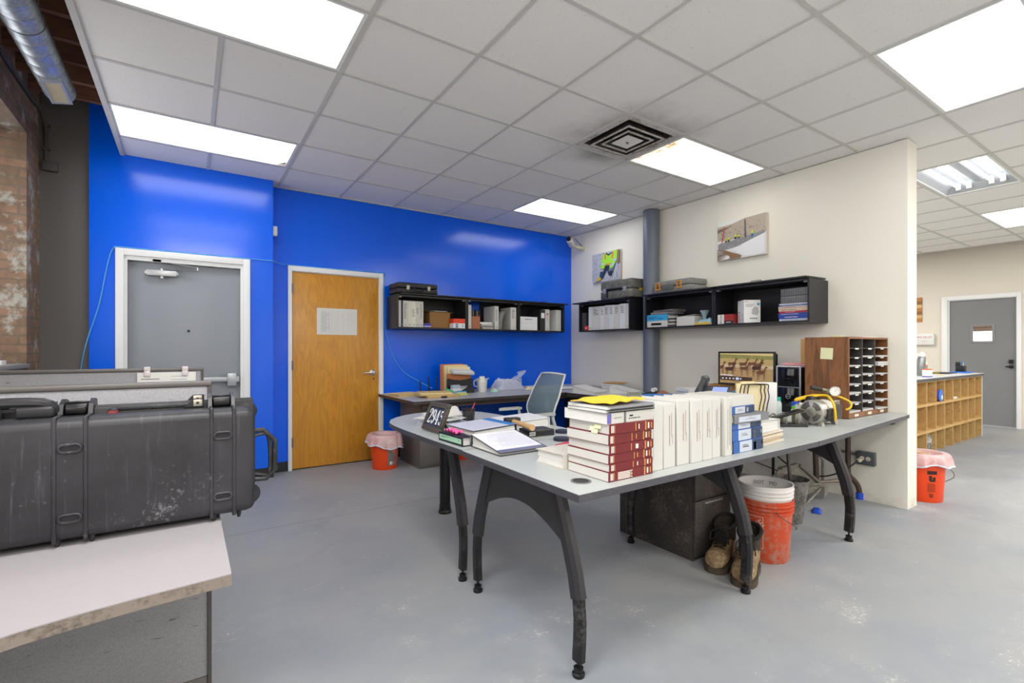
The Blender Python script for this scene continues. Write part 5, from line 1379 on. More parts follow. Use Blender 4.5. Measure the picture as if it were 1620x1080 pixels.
for k, (x, y, z, rz, w, d, c, nm) in enumerate([(1.83, 2.42, 0.0, 0.4, 0.12, 0.09, '#f0e2b0', 'pale yellow slip of paper behind the mallet'), (1.74, 2.475, 0.0, -0.3, 0.10, 0.06, '#e9e9ea', 'small white note behind the mallet')]):
    paper_pile('note', nm, 'note', w, d, 0.012, 3, (x, y, DT + z), rz, None, M(c, 0.7), 0.004, k)
# grey ring binder with ragged pages at the near edge, and a red folder
T = wedge('worn white binder packed with grey-white pages beside the red code books', 0.27, 0.19, 0.062, 0.058, M('#cfcac0', 0.6), (1.305, 1.565, DT), 0.0)
T.rotation_euler = (0, 0, 0.02)
single('red_folder', MB().box(-0.05, 0.07, -0.04, 0.04, 0, 0.0035, 0), M('#c7324a', 0.5), 'red folder corner lying on the desk behind the code books', 'folder', (1.66, 1.965, DT), 0.3)
paper_pile('document', 'loose white sheets on the desk behind the worn binder', 'paper', 0.14, 0.1, 0.004, 3, (1.56, 1.87, DT), 0.2, None, PAPER, 0.01, 4)

# picture frame with the number 2945
T = thing('number_frame', 'brown photo frame showing the white number 2945', 'picture frame', (1.226, 2.726, DT), PI / 2 * -1 + 0.03)
FA = math.radians(-22)
def fpt(x, y, z): return (x, y, z)
fm = MB(); fm.xf((0, 0, 0.005), (FA, 0, 0))
W2, Hf = 0.128, 0.185
for x0, x1, z0, z1 in ((-W2, W2, 0, 0.03), (-W2, W2, Hf - 0.03, Hf), (-W2, -W2 + 0.03, 0.03, Hf - 0.03), (W2 - 0.03, W2, 0.03, Hf - 0.03)):
    fm.box(x0, x1, -0.010, 0.010, z0, z1, 0, 0.004)
for x0, x1, z0, z1 in ((-W2 + 0.028, W2 - 0.028, 0.026, 0.034), (-W2 + 0.028, W2 - 0.028, Hf - 0.034, Hf - 0.026), (-W2 + 0.026, -W2 + 0.034, 0.03, Hf - 0.03), (W2 - 0.034, W2 - 0.026, 0.03, Hf - 0.03)):
    fm.box(x0, x1, -0.012, 0.0, z0, z1, 0, 0.002)
obj('frame', fm, M('#4a4238', 0.38, 0.1), T)
pm = MB(); pm.xf((0, 0, 0.005), (FA, 0, 0)); pm.box(-W2 + 0.03, W2 - 0.03, -0.003, 0.001, 0.03, Hf - 0.03, 0)
def stroke(pts, ws_, m):
    """variable-width stroke in the picture plane; pts (x, z), widths"""
    n = len(pts); L_, R_ = [], []
    for i, (x, z) in enumerate(pts):
        a = pts[max(i - 1, 0)]; b_ = pts[min(i + 1, n - 1)]
        dx, dz = b_[0] - a[0], b_[1] - a[1]; l_ = math.hypot(dx, dz) or 1
        L_.append((x - dz / l_ * ws_[i] / 2, z + dx / l_ * ws_[i] / 2)); R_.append((x + dz / l_ * ws_[i] / 2, z - dx / l_ * ws_[i] / 2))
    for i in range(n - 1):
        pm.poly([(L_[i][0], -0.0042, L_[i][1]), (L_[i + 1][0], -0.0042, L_[i + 1][1]), (R_[i + 1][0], -0.0042, R_[i + 1][1]), (R_[i][0], -0.0042, R_[i][1])], m)
def arc(cx, cz, rx, rz_, a0, a1, n): return [(cx + rx * math.cos(math.radians(a0 + (a1 - a0) * k / n)), cz + rz_ * math.sin(math.radians(a0 + (a1 - a0) * k / n))) for k in range(n + 1)]
def digit(ch, ox, s_):
    def T_(P): return [(ox + x * s_, 0.0475 + z * s_) for x, z in P]
    th, tk = 0.09 * s_, 0.225 * s_
    if ch == '2':
        P = arc(0.36, 1.22, 0.26, 0.30, 170, -10, 10) + [(0.60, 1.0), (0.42, 0.62), (0.14, 0.16)]
        stroke(T_(P), [th, tk * 0.8, th, th, th, th, tk * .7, tk, tk, tk, tk, tk, tk * .7, th * 1.1], 1)
        stroke(T_([(0.06, 0.10), (0.38, 0.10), (0.62, 0.10), (0.70, 0.30)]), [tk * .8, tk * .8, tk * .9, th * .6], 1)
        stroke(T_(arc(0.17, 1.16, 0.06, 0.07, 0, 360, 8)), [tk * .5] * 9, 1)
    if ch == '9':
        stroke(T_(arc(0.36, 1.08, 0.25, 0.40, 0, 360, 24)), [tk if abs(math.cos(math.radians(15 * k))) > 0.6 else th for k in range(25)], 1)
        stroke(T_([(0.61, 1.1), (0.62, 0.8), (0.58, 0.42), (0.46, 0.12), (0.28, 0.02), (0.14, 0.10)]), [tk, tk, tk, tk * .7, th, th], 1)
        stroke(T_(arc(0.17, 0.22, 0.06, 0.07, 0, 360, 8)), [tk * .5] * 9, 1)
    if ch == '4':
        stroke(T_([(0.48, 0.06), (0.48, 1.5)]), [tk, tk], 1); stroke(T_([(0.46, 1.48), (0.03, 0.50)]), [th, th], 1)
        stroke(T_([(0.0, 0.47), (0.76, 0.47)]), [th, th], 1); stroke(T_([(0.28, 0.03), (0.68, 0.03)]), [th, th], 1)
    if ch == '5':
        stroke(T_([(0.16, 1.46), (0.16, 0.84)]), [th, th], 1); stroke(T_([(0.12, 1.38), (0.64, 1.42)]), [tk * .9, tk * .6], 1)
        P = arc(0.33, 0.50, 0.28, 0.46, 125, -150, 16)
        stroke(T_(P), [th] * 3 + [th * 1.5] + [tk] * 8 + [th * 1.5] + [th] * 4, 1)
        stroke(T_(arc(0.16, 0.22, 0.06, 0.07, 0, 360, 8)), [tk * .5] * 9, 1)
for k, ch in enumerate('2945'): digit(ch, -0.0945 + 0.0485 * k, 0.059)
obj('picture', pm, [M('#24324f', 0.3), M('#f2f2f2', 0.6)], T)
obj('easel_leg', MB().prism([(0.052, 0.10), (0.058, 0.10), (0.118, 0.0), (0.112, 0.0)], -0.02, 0.02, 'x'), BLACK, T)
# behind the frame: papers, grey tray, stapler, pencil cup
single('letter_tray', MB().box(-0.13, 0.13, -0.10, 0.10, 0, 0.004, 0).box(-0.13, 0.13, -0.10, -0.097, 0.004, 0.028).box(-0.13, -0.127, -0.097, 0.10, 0.004, 0.028).box(0.127, 0.13, -0.097, 0.10, 0.004, 0.028), M('#a4abb4', 0.35), 'pale grey letter tray behind the number frame', 'tray', (1.395, 2.93, DT), 0.25)
for k, (x, y, z, w, d, rz, rx, nm) in enumerate([(1.42, 3.02, 0.0173, 0.20, 0.28, 0.5, 0.0, 'white printed sheets fanned over the letter tray'), (1.44, 3.06, 0.0300, 0.2, 0.24, -0.3, 0.0, 'upper loose white sheets behind the number frame')]):
    paper_pile('document', nm, 'papers', w, d, 0.012, 4, (x, y, DT + z + 0.012), rz, None, [PAPER, M('#e0dfdc', 0.8)], 0.012, 20 + k, (rx, 0, rz))
single('crumpled_paper', MB().sheet(crumple(0.16, 0.12, 0.09, 9), 12, 10, 0, 0.002), M('#d9d7d3', 0.7), 'crumpled grey-white paper behind the number frame', 'paper', (1.47, 2.98, DT + 0.0555), 0.4)
T = thing('desk_stapler', 'black stapler standing between frame and pencil cup', 'stapler', (1.515, 2.765, DT), 1.1)
obj('base', MB().box(-0.07, 0.07, -0.02, 0.02, 0, 0.012, 0, 0.004), BLACK, T)
obj('arm', MB().prism([(-0.068, 0.014), (0.07, 0.014), (0.075, 0.045), (0.05, 0.075), (-0.03, 0.085), (-0.068, 0.055)], -0.018, 0.018, 'y'), M('#1d1d1f', 0.4), T)
T = thing('pencil_cup', 'black wire-mesh pencil cup with a red pen', 'pencil cup', (1.63, 2.99, DT))
mm_, mnt, mbs = new_mat('black_wire_mesh')
mv = objco(mnt, (260, 260, 260)); ck = nd(mnt, 'ShaderNodeTexChecker', Scale=1.0); mnt.links.new(mv, ck.inputs['Vector'])
mnt.links.new(ramp(mnt, ck.outputs['Fac'], [(0.0, 0.45), (1.0, 1.0)]), mbs.inputs['Alpha']); mbs.inputs['Base Color'].default_value = lin('#18181a')
obj('mesh_body', MB().lathe([(0.040, 0.004), (0.047, 0.088)], 24, cap=False), mm_, T)
obj('rim', MB().tube([(0.047 * math.cos(a * PI / 12), 0.047 * math.sin(a * PI / 12), 0.09) for a in range(25)], 0.003, 6, cap=False), BLACK, T)
obj('base', MB().lathe([(0.041, 0), (0.041, 0.004)], 24), BLACK, T)
single('pen', MB().tube([(0, 0, 0), (0.05, -0.02, 0.125)], 0.0042, 8).lathe([(0.001, 0), (0.001, 0.001)], 4), M('#c43a48', 0.4), 'red pen leaning in the wire-mesh pencil cup', 'pen', (1.618, 2.985, DT + 0.006))

# ================================================================ RIGHT END OF THE DESK
T = thing('monitor', 'black monitor showing a herd of deer', 'monitor', (4.30, 2.525, DT), -PI / 2 + 0.0)
obj('bezel', MB().box(-0.278, 0.278, 0.0, 0.012, 0.165, 0.485, 0, 0.004).box(-0.278, 0.278, 0.012, 0.05, 0.18, 0.47, 0, 0.012), M('#121216', 0.3), T)
def screen_m(h_, s_=0.55):
    return emit(h_, s_, 'lit_screen')
sm = MB(); st_ = [0]
def sput(P, m):
    st_[0] += 1
    y = -0.0006 - 0.00002 * st_[0]
    P = [(min(1, max(0, a)), min(1, max(0, b_))) for a, b_ in P]
    if len(set(a for a, b_ in P)) < 2: return
    sm.poly([(-0.258 + a * 0.516, y, 0.185 + b_ * 0.283) for a, b_ in P], m)
sput([(0, 0), (1, 0), (1, 1), (0, 1)], 0)
sput([(0, 0.62), (1, 0.58), (1, 0.80), (0, 0.84)], 1); sput([(0, 0.84), (1, 0.80), (1, 0.93), (0, 0.97)], 2); sput([(0, 0.97), (1, 0.92), (1, 1), (0, 1)], 3)
sput([(0, 0.55), (1, 0.50), (1, 0.60), (0, 0.64)], 4)
rnd = random.Random(11)
for k in range(520):
    a, b_ = rnd.uniform(0, 0.96), rnd.uniform(0.02, 0.9)
    l_ = rnd.uniform(0.01, 0.035)
    sput([(a, b_), (a + 0.006, b_), (a + 0.012, min(0.99, b_ + l_)), (a + 0.004, min(0.99, b_ + l_))], rnd.choice((1, 2, 4, 5)))
def deer(x, y, s_, m):
    B = [(0, 0), (0.06, -0.03), (0.32, -0.04), (0.40, 0.02), (0.42, 0.10), (0.47, 0.26), (0.55, 0.27), (0.55, 0.31), (0.48, 0.36), (0.43, 0.35), (0.36, 0.16), (0.2, 0.12), (0.04, 0.13), (-0.02, 0.08)]
    sput([(x + a * s_, y + b_ * s_ * 1.8) for a, b_ in B], m)
    for lx in (0.02, 0.08, 0.32, 0.38):
        sput([(x + lx * s_, y), (x + (lx + 0.035) * s_, y), (x + (lx + 0.02) * s_, y - 0.34 * s_ * 1.8), (x + (lx + 0.005) * s_, y - 0.34 * s_ * 1.8)], m)
for x, y, s_ in ((0.18, 0.62, 0.34), (0.40, 0.62, 0.34), (0.58, 0.64, 0.30), (0.66, 0.60, 0.34)): deer(x, y, s_, 6)
for x, y, s_ in ((-0.06, 0.50, 0.36), (0.13, 0.45, 0.38), (0.42, 0.48, 0.36), (0.64, 0.50, 0.38), (0.72, 0.36, 0.36)): deer(x, y, s_, 7 if s_ > 0.36 else 6)
sput([(0.02, 0.10), (0.64, 0.08), (0.64, 0.22), (0.02, 0.24)], 8)
for k in range(6): sput([(0.06 + 0.07 * k, 0.14), (0.09 + 0.07 * k, 0.14), (0.09 + 0.07 * k, 0.18), (0.06 + 0.07 * k, 0.18)], 9)
sput([(0.33, 0.12), (0.39, 0.12), (0.39, 0.20), (0.33, 0.20)], 10); sput([(0.03, 0.26), (0.28, 0.25), (0.28, 0.275), (0.03, 0.285)], 9)
obj('screen', sm, [screen_m(c) for c in ('#9c8058', '#a08a5a', '#76743f', '#b8a670', '#b3a184', '#6d5236', '#5d3a28', '#3f261c', '#3a281e', '#d8d4e0', '#b9c4ee')], T)
obj('stand', MB().box(-0.11, 0.11, -0.06, 0.10, 0, 0.012, 0, 0.004).box(-0.03, 0.03, 0.05, 0.075, 0.012, 0.33, 0, 0.006), M('#17171a', 0.35), T)
T = thing('computer_tower', 'black computer tower between monitor and mail sorter', 'computer', (4.0, 1.99, DT), -PI / 2)
obj('case', MB().box(-0.095, 0.095, 0.014, 0.40, 0.0, 0.362, 0, 0.003), M('#1b1b1e', 0.35), T)
fp = MB().box(-0.082, 0.082, 0.0, 0.014, 0.004, 0.20, 0, 0.004).box(-0.082, 0.082, 0.0, 0.014, 0.206, 0.356, 0, 0.004)
obj('front_panel', fp, M('#0c0c10', 0.08), T)
obj('silver_trim', MB().box(-0.097, -0.084, -0.002, 0.016, 0.0, 0.364, 0, 0.004).box(0.084, 0.097, -0.002, 0.016, 0, 0.364, 0, 0.004).box(-0.083, 0.083, -0.001, 0.006, 0.2005, 0.2055), M('#9da1a6', 0.3, 0.6), T)
lg = MB().tube([(0.018 * math.cos(a * PI / 12), -0.001, 0.128 + 0.018 * math.sin(a * PI / 12)) for a in range(25)], 0.0016, 6, cap=False)
lg.text('DELL', 0.0125, 0, lambda a, b_: (a, -0.0008, 0.128 + b_))
obj('logo', lg, M('#c9ced6', 0.3, 0.4), T)
obj('top_shell', MB().box(-0.096, 0.096, 0.0, 0.40, 0.3625, 0.372, 0, 0.003), M('#d4d6d8', 0.35), T)
paper_pile('document', 'pale pink and white papers on the computer tower', 'papers', 0.15, 0.22, 0.022, 4, (4.16, 1.975, DT + 0.3725), 0.1, None, [M('#c9a2a4', 0.7), M('#e59aa0', 0.7), M('#e8e4e4', 0.7), M('#ea8f98', 0.7)], 0.012, 6)
# wooden mail sorter
M_WAL = wood('walnut_veneer', '#64401f', '#95613a', (5, 5, 0.8), 0.45, 2.2)
T = thing('mail_sorter', 'walnut mail sorter with three columns of paper-filled slots', 'mail sorter', (4.315, 1.545, DT))
w, d, h = 0.355, 0.30, 0.598
for x0, x1 in ((-w, -w + 0.014), (w - 0.014, w)): obj('side_panel', MB().box(x0, x1, 0, d, 0.004, h, 0, 0.0015, 1), M_WAL, T)
obj('top_panel', MB().box(-w + 0.014, w - 0.014, 0, d, h - 0.014, h), M_WAL, T)
obj('bottom_panel', MB().box(-w + 0.014, w - 0.014, 0, d, 0.004, 0.04), M_WAL, T)
obj('back_panel', MB().box(-w + 0.014, w - 0.014, d - 0.006, d, 0.04, h - 0.014), M_WAL, T)
for x in (-0.114, 0.114): obj('divider', MB().box(x - 0.004, x + 0.004, 0.004, d - 0.006, 0.04, h - 0.014), M('#4e4a48', 0.5), T)
cols = [(-0.341, -0.118), (-0.110, 0.110), (0.118, 0.341)]
M_SHELF = M('#3d3b3c', 0.5)
nrow = 8
pitch = (h - 0.014 - 0.04) / nrow
for c_, (x0, x1) in enumerate(cols):
    for r in range(nrow):
        z = 0.04 + pitch * r
        if r: obj('shelf', MB().box(x0, x1, 0.0, d - 0.006, z - 0.005, z), M_SHELF, T)
        obj('slot_label', MB().box((x0 + x1) / 2 - 0.03 + 0.006 * (r % 3), (x0 + x1) / 2 + 0.035, -0.0025, -0.0005, z - (0.011 if r else 0.028), z + (0.0 if r else -0.010)), M('#d9d5cb', 0.5), T)
pn = 0
for c_, (x0, x1) in enumerate(cols):
    for r in range(nrow):
        if (c_, r) in ((0, 7), (1, 7), (0, 6)) : continue
        rnd = random.Random(c_ * 20 + r)
        z = 0.04 + pitch * r
        th = rnd.uniform(0.004, 0.012) if not (c_ == 2 and r == 5) else 0.03
        mb = MB()
        for k in range(3):
            mb.xf((0, 0, 0), (0, 0, rnd.uniform(-0.02, 0.02))).box(-0.098, 0.098, 0, 0.23, th * k / 3, th * (k + 0.9) / 3, k % 2)
        rowt = ['bottom', 'second lowest', 'third lowest', 'fourth lowest', 'fourth highest', 'third highest', 'second highest', 'top'][r]
        single('mail_stack', mb, [M('#cfcdcb', 0.8), M('#bdbab7', 0.8)], 'white papers in the %s slot of the %s mail sorter column' % (rowt, ['left', 'middle', 'right'][c_]), 'papers', (4.315 + (x0 + x1) / 2, 1.545 + 0.008 - 0.020 * (c_ == 2), DT + z + 0.0006), 0, 'papers in the mail sorter')
T = single('sticky_note', MB().sheet(lambda u, v: (-0.0035 * u * 0 - 0.002 * (1 - v) ** 2, 0.085 * (u - 0.5), 0.085 * (v - 0.5)), 4, 6), M('#e8e8bc', 0.7), 'pale yellow sticky note on the side of the mail sorter', 'note', (3.9585, 1.69, DT + 0.475), 0, None, (0.05, 0, 0))
paper_pile('document', 'yellowish slips lying on top of the mail sorter', 'papers', 0.12, 0.08, 0.012, 3, (4.05, 1.66, DT + h + 0.0006), 0.4, None, [M('#e6dfae', 0.7), PAPER], 0.015, 31)
paper_pile('document', 'white slips on the right part of the mail sorter top', 'papers', 0.22, 0.12, 0.006, 2, (4.48, 1.66, DT + h + 0.0006), -0.1, None, PAPER, 0.015, 32)
single('wood_board', MB().box(-0.012, 0.012, -0.035, 0.035, 0, 0.195, 0), M('#c89a5c', 0.6), 'pale wooden board edge behind the mail sorter on the tower', 'board', (4.10, 1.90, DT + 0.3955), 0.0)
# vacuum pump
T = thing('vacuum_pump', 'silver and black motor pump with a yellow hose and gauge', 'pump', (3.53, 1.55, DT), -0.09)
MS = M('#a9a69c', 0.35, 0.75); MSD = worn('worn_cast_aluminium', '#b3b0a8', '#77726a', 12, 0.45, 0.9, 0.35, 0.7)
obj('motor', MB().lathe([(0.070, -0.10), (0.078, -0.095), (0.079, -0.085), (0.079, -0.03)], 32, ax='x', c=(0, 0.092)), MSD, T)
obj('motor_band', MB().lathe([(0.0765, -0.03), (0.0765, 0.075)], 32, ax='x', c=(0, 0.092)), M('#2c2a28', 0.3, 0.3), T)
lb = MB()
for k in range(8):
    a0, a1 = math.radians(20 + 8 * k), math.radians(28 + 8 * k)
    lb.poly([(-0.02, -0.0772 * math.cos(a0), 0.092 + 0.0772 * math.sin(a0)), (0.05, -0.0772 * math.cos(a0), 0.092 + 0.0772 * math.sin(a0)), (0.05, -0.0772 * math.cos(a1), 0.092 + 0.0772 * math.sin(a1)), (-0.02, -0.0772 * math.cos(a1), 0.092 + 0.0772 * math.sin(a1))])
obj('rating_plate', lb, M('#d8d6d0', 0.4), T)
ve = MB()
for rr in (0.038, 0.047, 0.056, 0.064):
    for q in range(4):
        P = []
        for k in range(8):
            a = math.radians(q * 90 + 14 + k * 62 / 7)
            P.append((-0.1015 + (rr - 0.03) * 0.06, rr * math.cos(a), 0.092 + rr * math.sin(a)))
        ve.tube(P, 0.0028, 5)
obj('fan_slots', ve, M('#151515', 0.7), T)
obj('end_cap', MB().lathe([(0.001, -0.108), (0.018, -0.107), (0.022, -0.100)], 20, ax='x', c=(0, 0.092)), MS, T)
hd = MB().box(0.075, 0.15, -0.055, 0.055, 0.03, 0.165, 0, 0.012, 3)
for k in range(6): hd.box(0.082 + 0.011 * k, 0.087 + 0.011 * k, -0.066, 0.066, 0.04, 0.135, 0)
obj('pump_head', hd, M('#8f8e8a', 0.3, 0.8), T)
obj('capacitor', MB().tube([(-0.05, 0.045, 0.168), (0.05, 0.045, 0.168)], 0.021, 16), BLACK, T)
obj('switch_box', MB().box(-0.06, 0.02, -0.088, -0.055, 0.045, 0.115, 0, 0.006), M('#1f1f20', 0.4), T)
obj('fitting', MB().tube([(0.10, 0, 0.16), (0.10, 0, 0.235)], 0.014, 12).box(0.086, 0.114, -0.014, 0.014, 0.195, 0.23, 0, 0.004).tube([(0.10, 0, 0.222), (0.06, 0.02, 0.232)], 0.012, 12), M('#8a8672', 0.35, 0.7), T)
obj('grip', MB().tube([(0.062, 0.02, 0.232), (0.005, 0.06, 0.245)], [0.013, 0.0145], 14), M('#2d2b29', 0.6), T)
gm_ = MB(); gm_.xf((0.115, -0.035, 0.222), (0, 0, math.radians(-55)))
gd = obj('gauge', gm_.lathe([(0.030, 0.014), (0.034, 0.012), (0.034, -0.012), (0.031, -0.014), (0.031, -0.010)], 28, ax='y', cap=False).lathe([(0.034, 0.012), (0.001, 0.013)], 28, ax='y', cap=False), M('#9c9a94', 0.3, 0.7), T)
gm_ = MB(); gm_.xf((0.115, -0.035, 0.222), (0, 0, math.radians(-55)))
gm_.lathe([(0.0005, -0.0102), (0.031, -0.010)], 28, ax='y', cap=False)
for k in range(11):
    a = math.radians(225 - 27 * k)
    x, z = 0.025 * math.cos(a), 0.025 * math.sin(a)
    gm_.box(x - 0.0012, x + 0.0012, -0.0112, -0.0104, z - 0.0012, z + 0.0012, 1)
gm_.poly([(-0.002, -0.0113, -0.001), (0.001, -0.0113, -0.002), (0.014, -0.0113, 0.018)], 1)
obj('dial', gm_, [M('#f0efe9', 0.4), INK], gd)
obj('hose', MB().tube([(0.10, 0.01, 0.185), (0.05, 0.07, 0.19), (-0.03, 0.13, 0.165), (-0.075, 0.115, 0.155), (-0.04, 0.07, 0.175), (0.05, 0.0, 0.195), (0.02, -0.06, 0.175), (0.0, -0.094, 0.12), (0.0, -0.100, 0.06), (0.005, -0.096, 0.04)], 0.0075, 10, smooth=5).tube([(0.12, 0.0, 0.19), (0.14, -0.05, 0.185), (0.18, -0.10, 0.15), (0.17, -0.105, 0.115), (0.155, -0.085, 0.10)], 0.0065, 10, smooth=5), M('#e9bb12', 0.45), T)
for x in (-0.06, 0.10):
    obj('mount_foot', MB().prism([(-0.06, 0.0), (-0.035, 0.0), (-0.015, 0.03), (0.015, 0.03), (0.035, 0), (0.06, 0), (0.045, 0.04), (-0.045, 0.04)], x - 0.016, x + 0.016, 'x'), MSD, T)
# wire file holder with folders
RZ = -math.radians(33)
T = thing('file_holder', 'dark wire file holder on the desk beside the blue binder stack', 'file holder', (3.38, 1.93, DT), RZ)
M_WIRE = M('#2b1f1c', 0.4, 0.4)
for k in range(3):
    y = -0.086 + 0.014 * k; x = -0.05 + 0.034 * k
    obj('wire_loop', MB().tube([(x - 0.085, y, 0.004), (x - 0.085, y, 0.17), (x - 0.075, y, 0.245), (x - 0.06, y, 0.258), (x + 0.05, y, 0.258), (x + 0.066, y, 0.245), (x + 0.062, y, 0.215), (x + 0.07, y, 0.17), (x + 0.058, y, 0.11), (x + 0.04, y, 0.004)], 0.0036, 6, smooth=3), M_WIRE, T)
obj('base_wire', MB().tube([(-0.12, -0.07, 0.005), (0.12, -0.07, 0.005), (0.13, -0.07, 0.03), (0.115, -0.06, 0.05), (0.10, 0.03, 0.008), (-0.12, 0.03, 0.008)], 0.0032, 6, smooth=3), M_WIRE, T)
def local(T_, x, y, z):
    c, n = math.cos(T_.rotation_euler.z), math.sin(T_.rotation_euler.z)
    return (T_.location.x + x * c - y * n, T_.location.y + x * n + y * c, T_.location.z + z)
for k, (y, c, tx) in enumerate([(-0.038, '#efe0b4', -0.02), (-0.004, '#ead8a4', 0.0), (0.040, '#e8d49a', 0.012)]):
    mb = MB().prism([(-0.12 + tx, 0), (0.075 + tx, 0), (0.10 + tx, 0.23), (0.10 + tx, 0.245), (0.02 + tx, 0.248), (0.012 + tx, 0.262), (-0.08 + tx, 0.262), (-0.09 + tx, 0.248), (-0.12 + tx, 0.246)], -0.004, 0.004, 'y')
    single('manila_folder', mb, M(c, 0.7), ['front manila folder in the wire file holder', 'middle manila folder in the wire file holder', 'rear manila folder in the wire file holder'][k], 'folder', local(T, 0, y - 0.004, 0.0116), RZ, 'folders in the wire holder')
single('paper_block', MB().box(-0.09, 0.075, 0.0, 0.05, 0, 0.262, 0, 0.006), M('#e9e9e8', 0.6), 'thick white paper block standing behind the wire file holder', 'paper', local(T, 0.14, 0.065, 0.0), RZ - 0.05)
T = thing('blue_file_sorter', 'bright blue small file rack with black wires before the monitor', 'file rack', (3.90, 2.36, DT), -0.7)
obj('blue_file', MB().prism([(-0.13, 0), (0.10, 0), (0.10, 0.155), (0.06, 0.175), (-0.09, 0.13), (-0.13, 0.11)], -0.03, 0.03, 'y'), M('#1d7fc4', 0.35), T)
for k in range(3): obj('wire_loop', MB().tube([(-0.06 + 0.045 * k, -0.036, 0.0), (-0.06 + 0.045 * k, -0.036, 0.12), (-0.035 + 0.045 * k, -0.036, 0.125), (-0.035 + 0.045 * k, -0.036, 0)], 0.003, 6), BLACK, T)
# white papers stack right of the lying binders
wedge('white open binder right of the blue binder stack, ring end outward', 0.26, 0.24, 0.058, 0.070, M('#dcdbd7', 0.5), (2.735, 1.405, DT + 0.0615), PI / 2 + 0.1)
paper_pile('document', 'yellowed thick paper pile under the open white binder', 'papers', 0.26, 0.27, 0.060, 7, (2.605, 1.525, DT), 0.08, None, [M('#d9cdb9', 0.8), M('#cbb99c', 0.8)], 0.010, 15)
# hole punch
T = thing('hole_punch', 'black heavy hole punch with its lever raised', 'hole punch', (3.28, 1.65, DT), -0.6)
obj('base', MB().box(-0.12, 0.12, -0.055, 0.055, 0, 0.016, 0, 0.003), M('#242426', 0.4), T)
obj('lever', MB().xf((0.0, 0.03, 0.06), (math.radians(0), math.radians(-16), 0)).box(-0.135, 0.125, -0.04, 0.03, 0, 0.014, 0, 0.004), M('#1b1b1d', 0.3, 0.3), T)
for x in (-0.08, 0.0, 0.08): obj('punch_head', MB().box(x - 0.014, x + 0.014, 0.0, 0.045, 0.016, 0.062 + 0.28 * x, 0, 0.003).tube([(x, -0.015, 0.0165), (x, -0.015, 0.05)], 0.005, 8), M('#8d8a84', 0.35, 0.7), T)
T = thing('wipes_bag', 'small white bag with green and blue caps by the hole punch', 'bag', (3.60, 1.72, DT), 0.2)
obj('bag_body', MB().sheet(crumple(0.17, 0.12, 0.10, 21), 12, 10, 0, 0.002), M('#dcdfdc', 0.35), T)
obj('green_cap', MB().lathe([(0.028, 0.085), (0.028, 0.10), (0.022, 0.104)], 18, c=(-0.02, 0.01)), M('#5fc21f', 0.4), T)
obj('blue_cap', MB().lathe([(0.024, 0.09), (0.024, 0.125), (0.018, 0.13)], 18, c=(0.035, 0.03)), M('#1f4fc4', 0.4), T)
T = thing('pill_bottle', 'white bottle with a turquoise cap before the computer tower', 'bottle', (3.83, 1.985, DT))
obj('bottle_body', MB().lathe([(0.027, 0), (0.029, 0.004), (0.029, 0.085), (0.022, 0.098), (0.022, 0.104)], 20), M('#e4ece8', 0.35), T)
obj('cap', MB().lathe([(0.024, 0.105), (0.024, 0.13), (0.022, 0.133)], 20), M('#28b49a', 0.4), T)
single('acrylic_sheet', MB().xf((0, 0, 0), (math.radians(-20), 0, 0)).box(-0.12, 0.12, 0, 0.004, 0, 0.115), M('#a8aeb2', 0.2), 'leaning grey plastic sheet beside the motor pump', 'plastic sheet', (3.80, 1.735, DT + 0.002), -0.35)
# phone and box behind the white binders
T = thing('desk_phone', 'dark grey desk phone with a curved handset and lit display', 'phone', (3.02, 2.005, DT + 0.126), -1.2)
obj('base', MB().prism([(0.10, 0), (-0.10, 0), (-0.10, 0.03), (0.06, 0.12), (0.10, 0.12)], -0.10, 0.10, 'x'), M('#3c3f46', 0.45), T)
sl = math.atan2(0.09, 0.16)
kp = MB(); kp.xf((0, -0.10, 0.0305), (sl, 0, 0))
obj('display', kp.box(-0.01, 0.085, 0.105, 0.17, 0, 0.003), emit('#7d8cc4', 0.7, 'lit_display'), T)
kp = MB(); kp.xf((0, -0.10, 0.0305), (sl, 0, 0))
for r in range(4):
    for c_ in range(4): kp.box(-0.005 + 0.022 * c_, 0.010 + 0.022 * c_, 0.015 + 0.02 * r, 0.028 + 0.02 * r, 0, 0.004, 0, 0.001)
obj('keypad', kp, M('#9aa0b0', 0.5), T)
obj('handset', MB().tube([(-0.075, -0.12, 0.075), (-0.075, -0.10, 0.095), (-0.075, -0.02, 0.135), (-0.075, 0.07, 0.165), (-0.075, 0.11, 0.165)], [0.026, 0.022, 0.017, 0.021, 0.027], 14, smooth=5), M('#2f3033', 0.45), T)
obj('handset_cradle', MB().box(-0.098, -0.052, 0.06, 0.10, 0.118, 0.19, 0, 0.008), M('#55585f', 0.3), T)
T = thing('wooden_box', 'low orange-brown wooden box behind the desk phone', 'box', (4.535, 2.66, DT), 0)
wb = M('#b3803f', 0.55)
obj('box_body', MB().box(-0.12, 0.12, -0.32, 0.32, 0, 0.008).box(-0.12, -0.11, -0.32, 0.32, 0.008, 0.155).box(0.11, 0.12, -0.32, 0.32, 0.008, 0.155).box(-0.11, 0.11, -0.32, -0.31, 0.008, 0.155).box(-0.11, 0.11, 0.31, 0.32, 0.008, 0.155), wb, T)
obj('label_card', MB().box(-0.1212, -0.1205, -0.16, -0.10, 0.04, 0.115), M('#d9d6cf', 0.6), T)
obj('finger_hole', MB().lathe([(0.012, -0.1212), (0.012, -0.1203)], 14, ax='x', c=(0.285, 0.125)), BLACK, T)
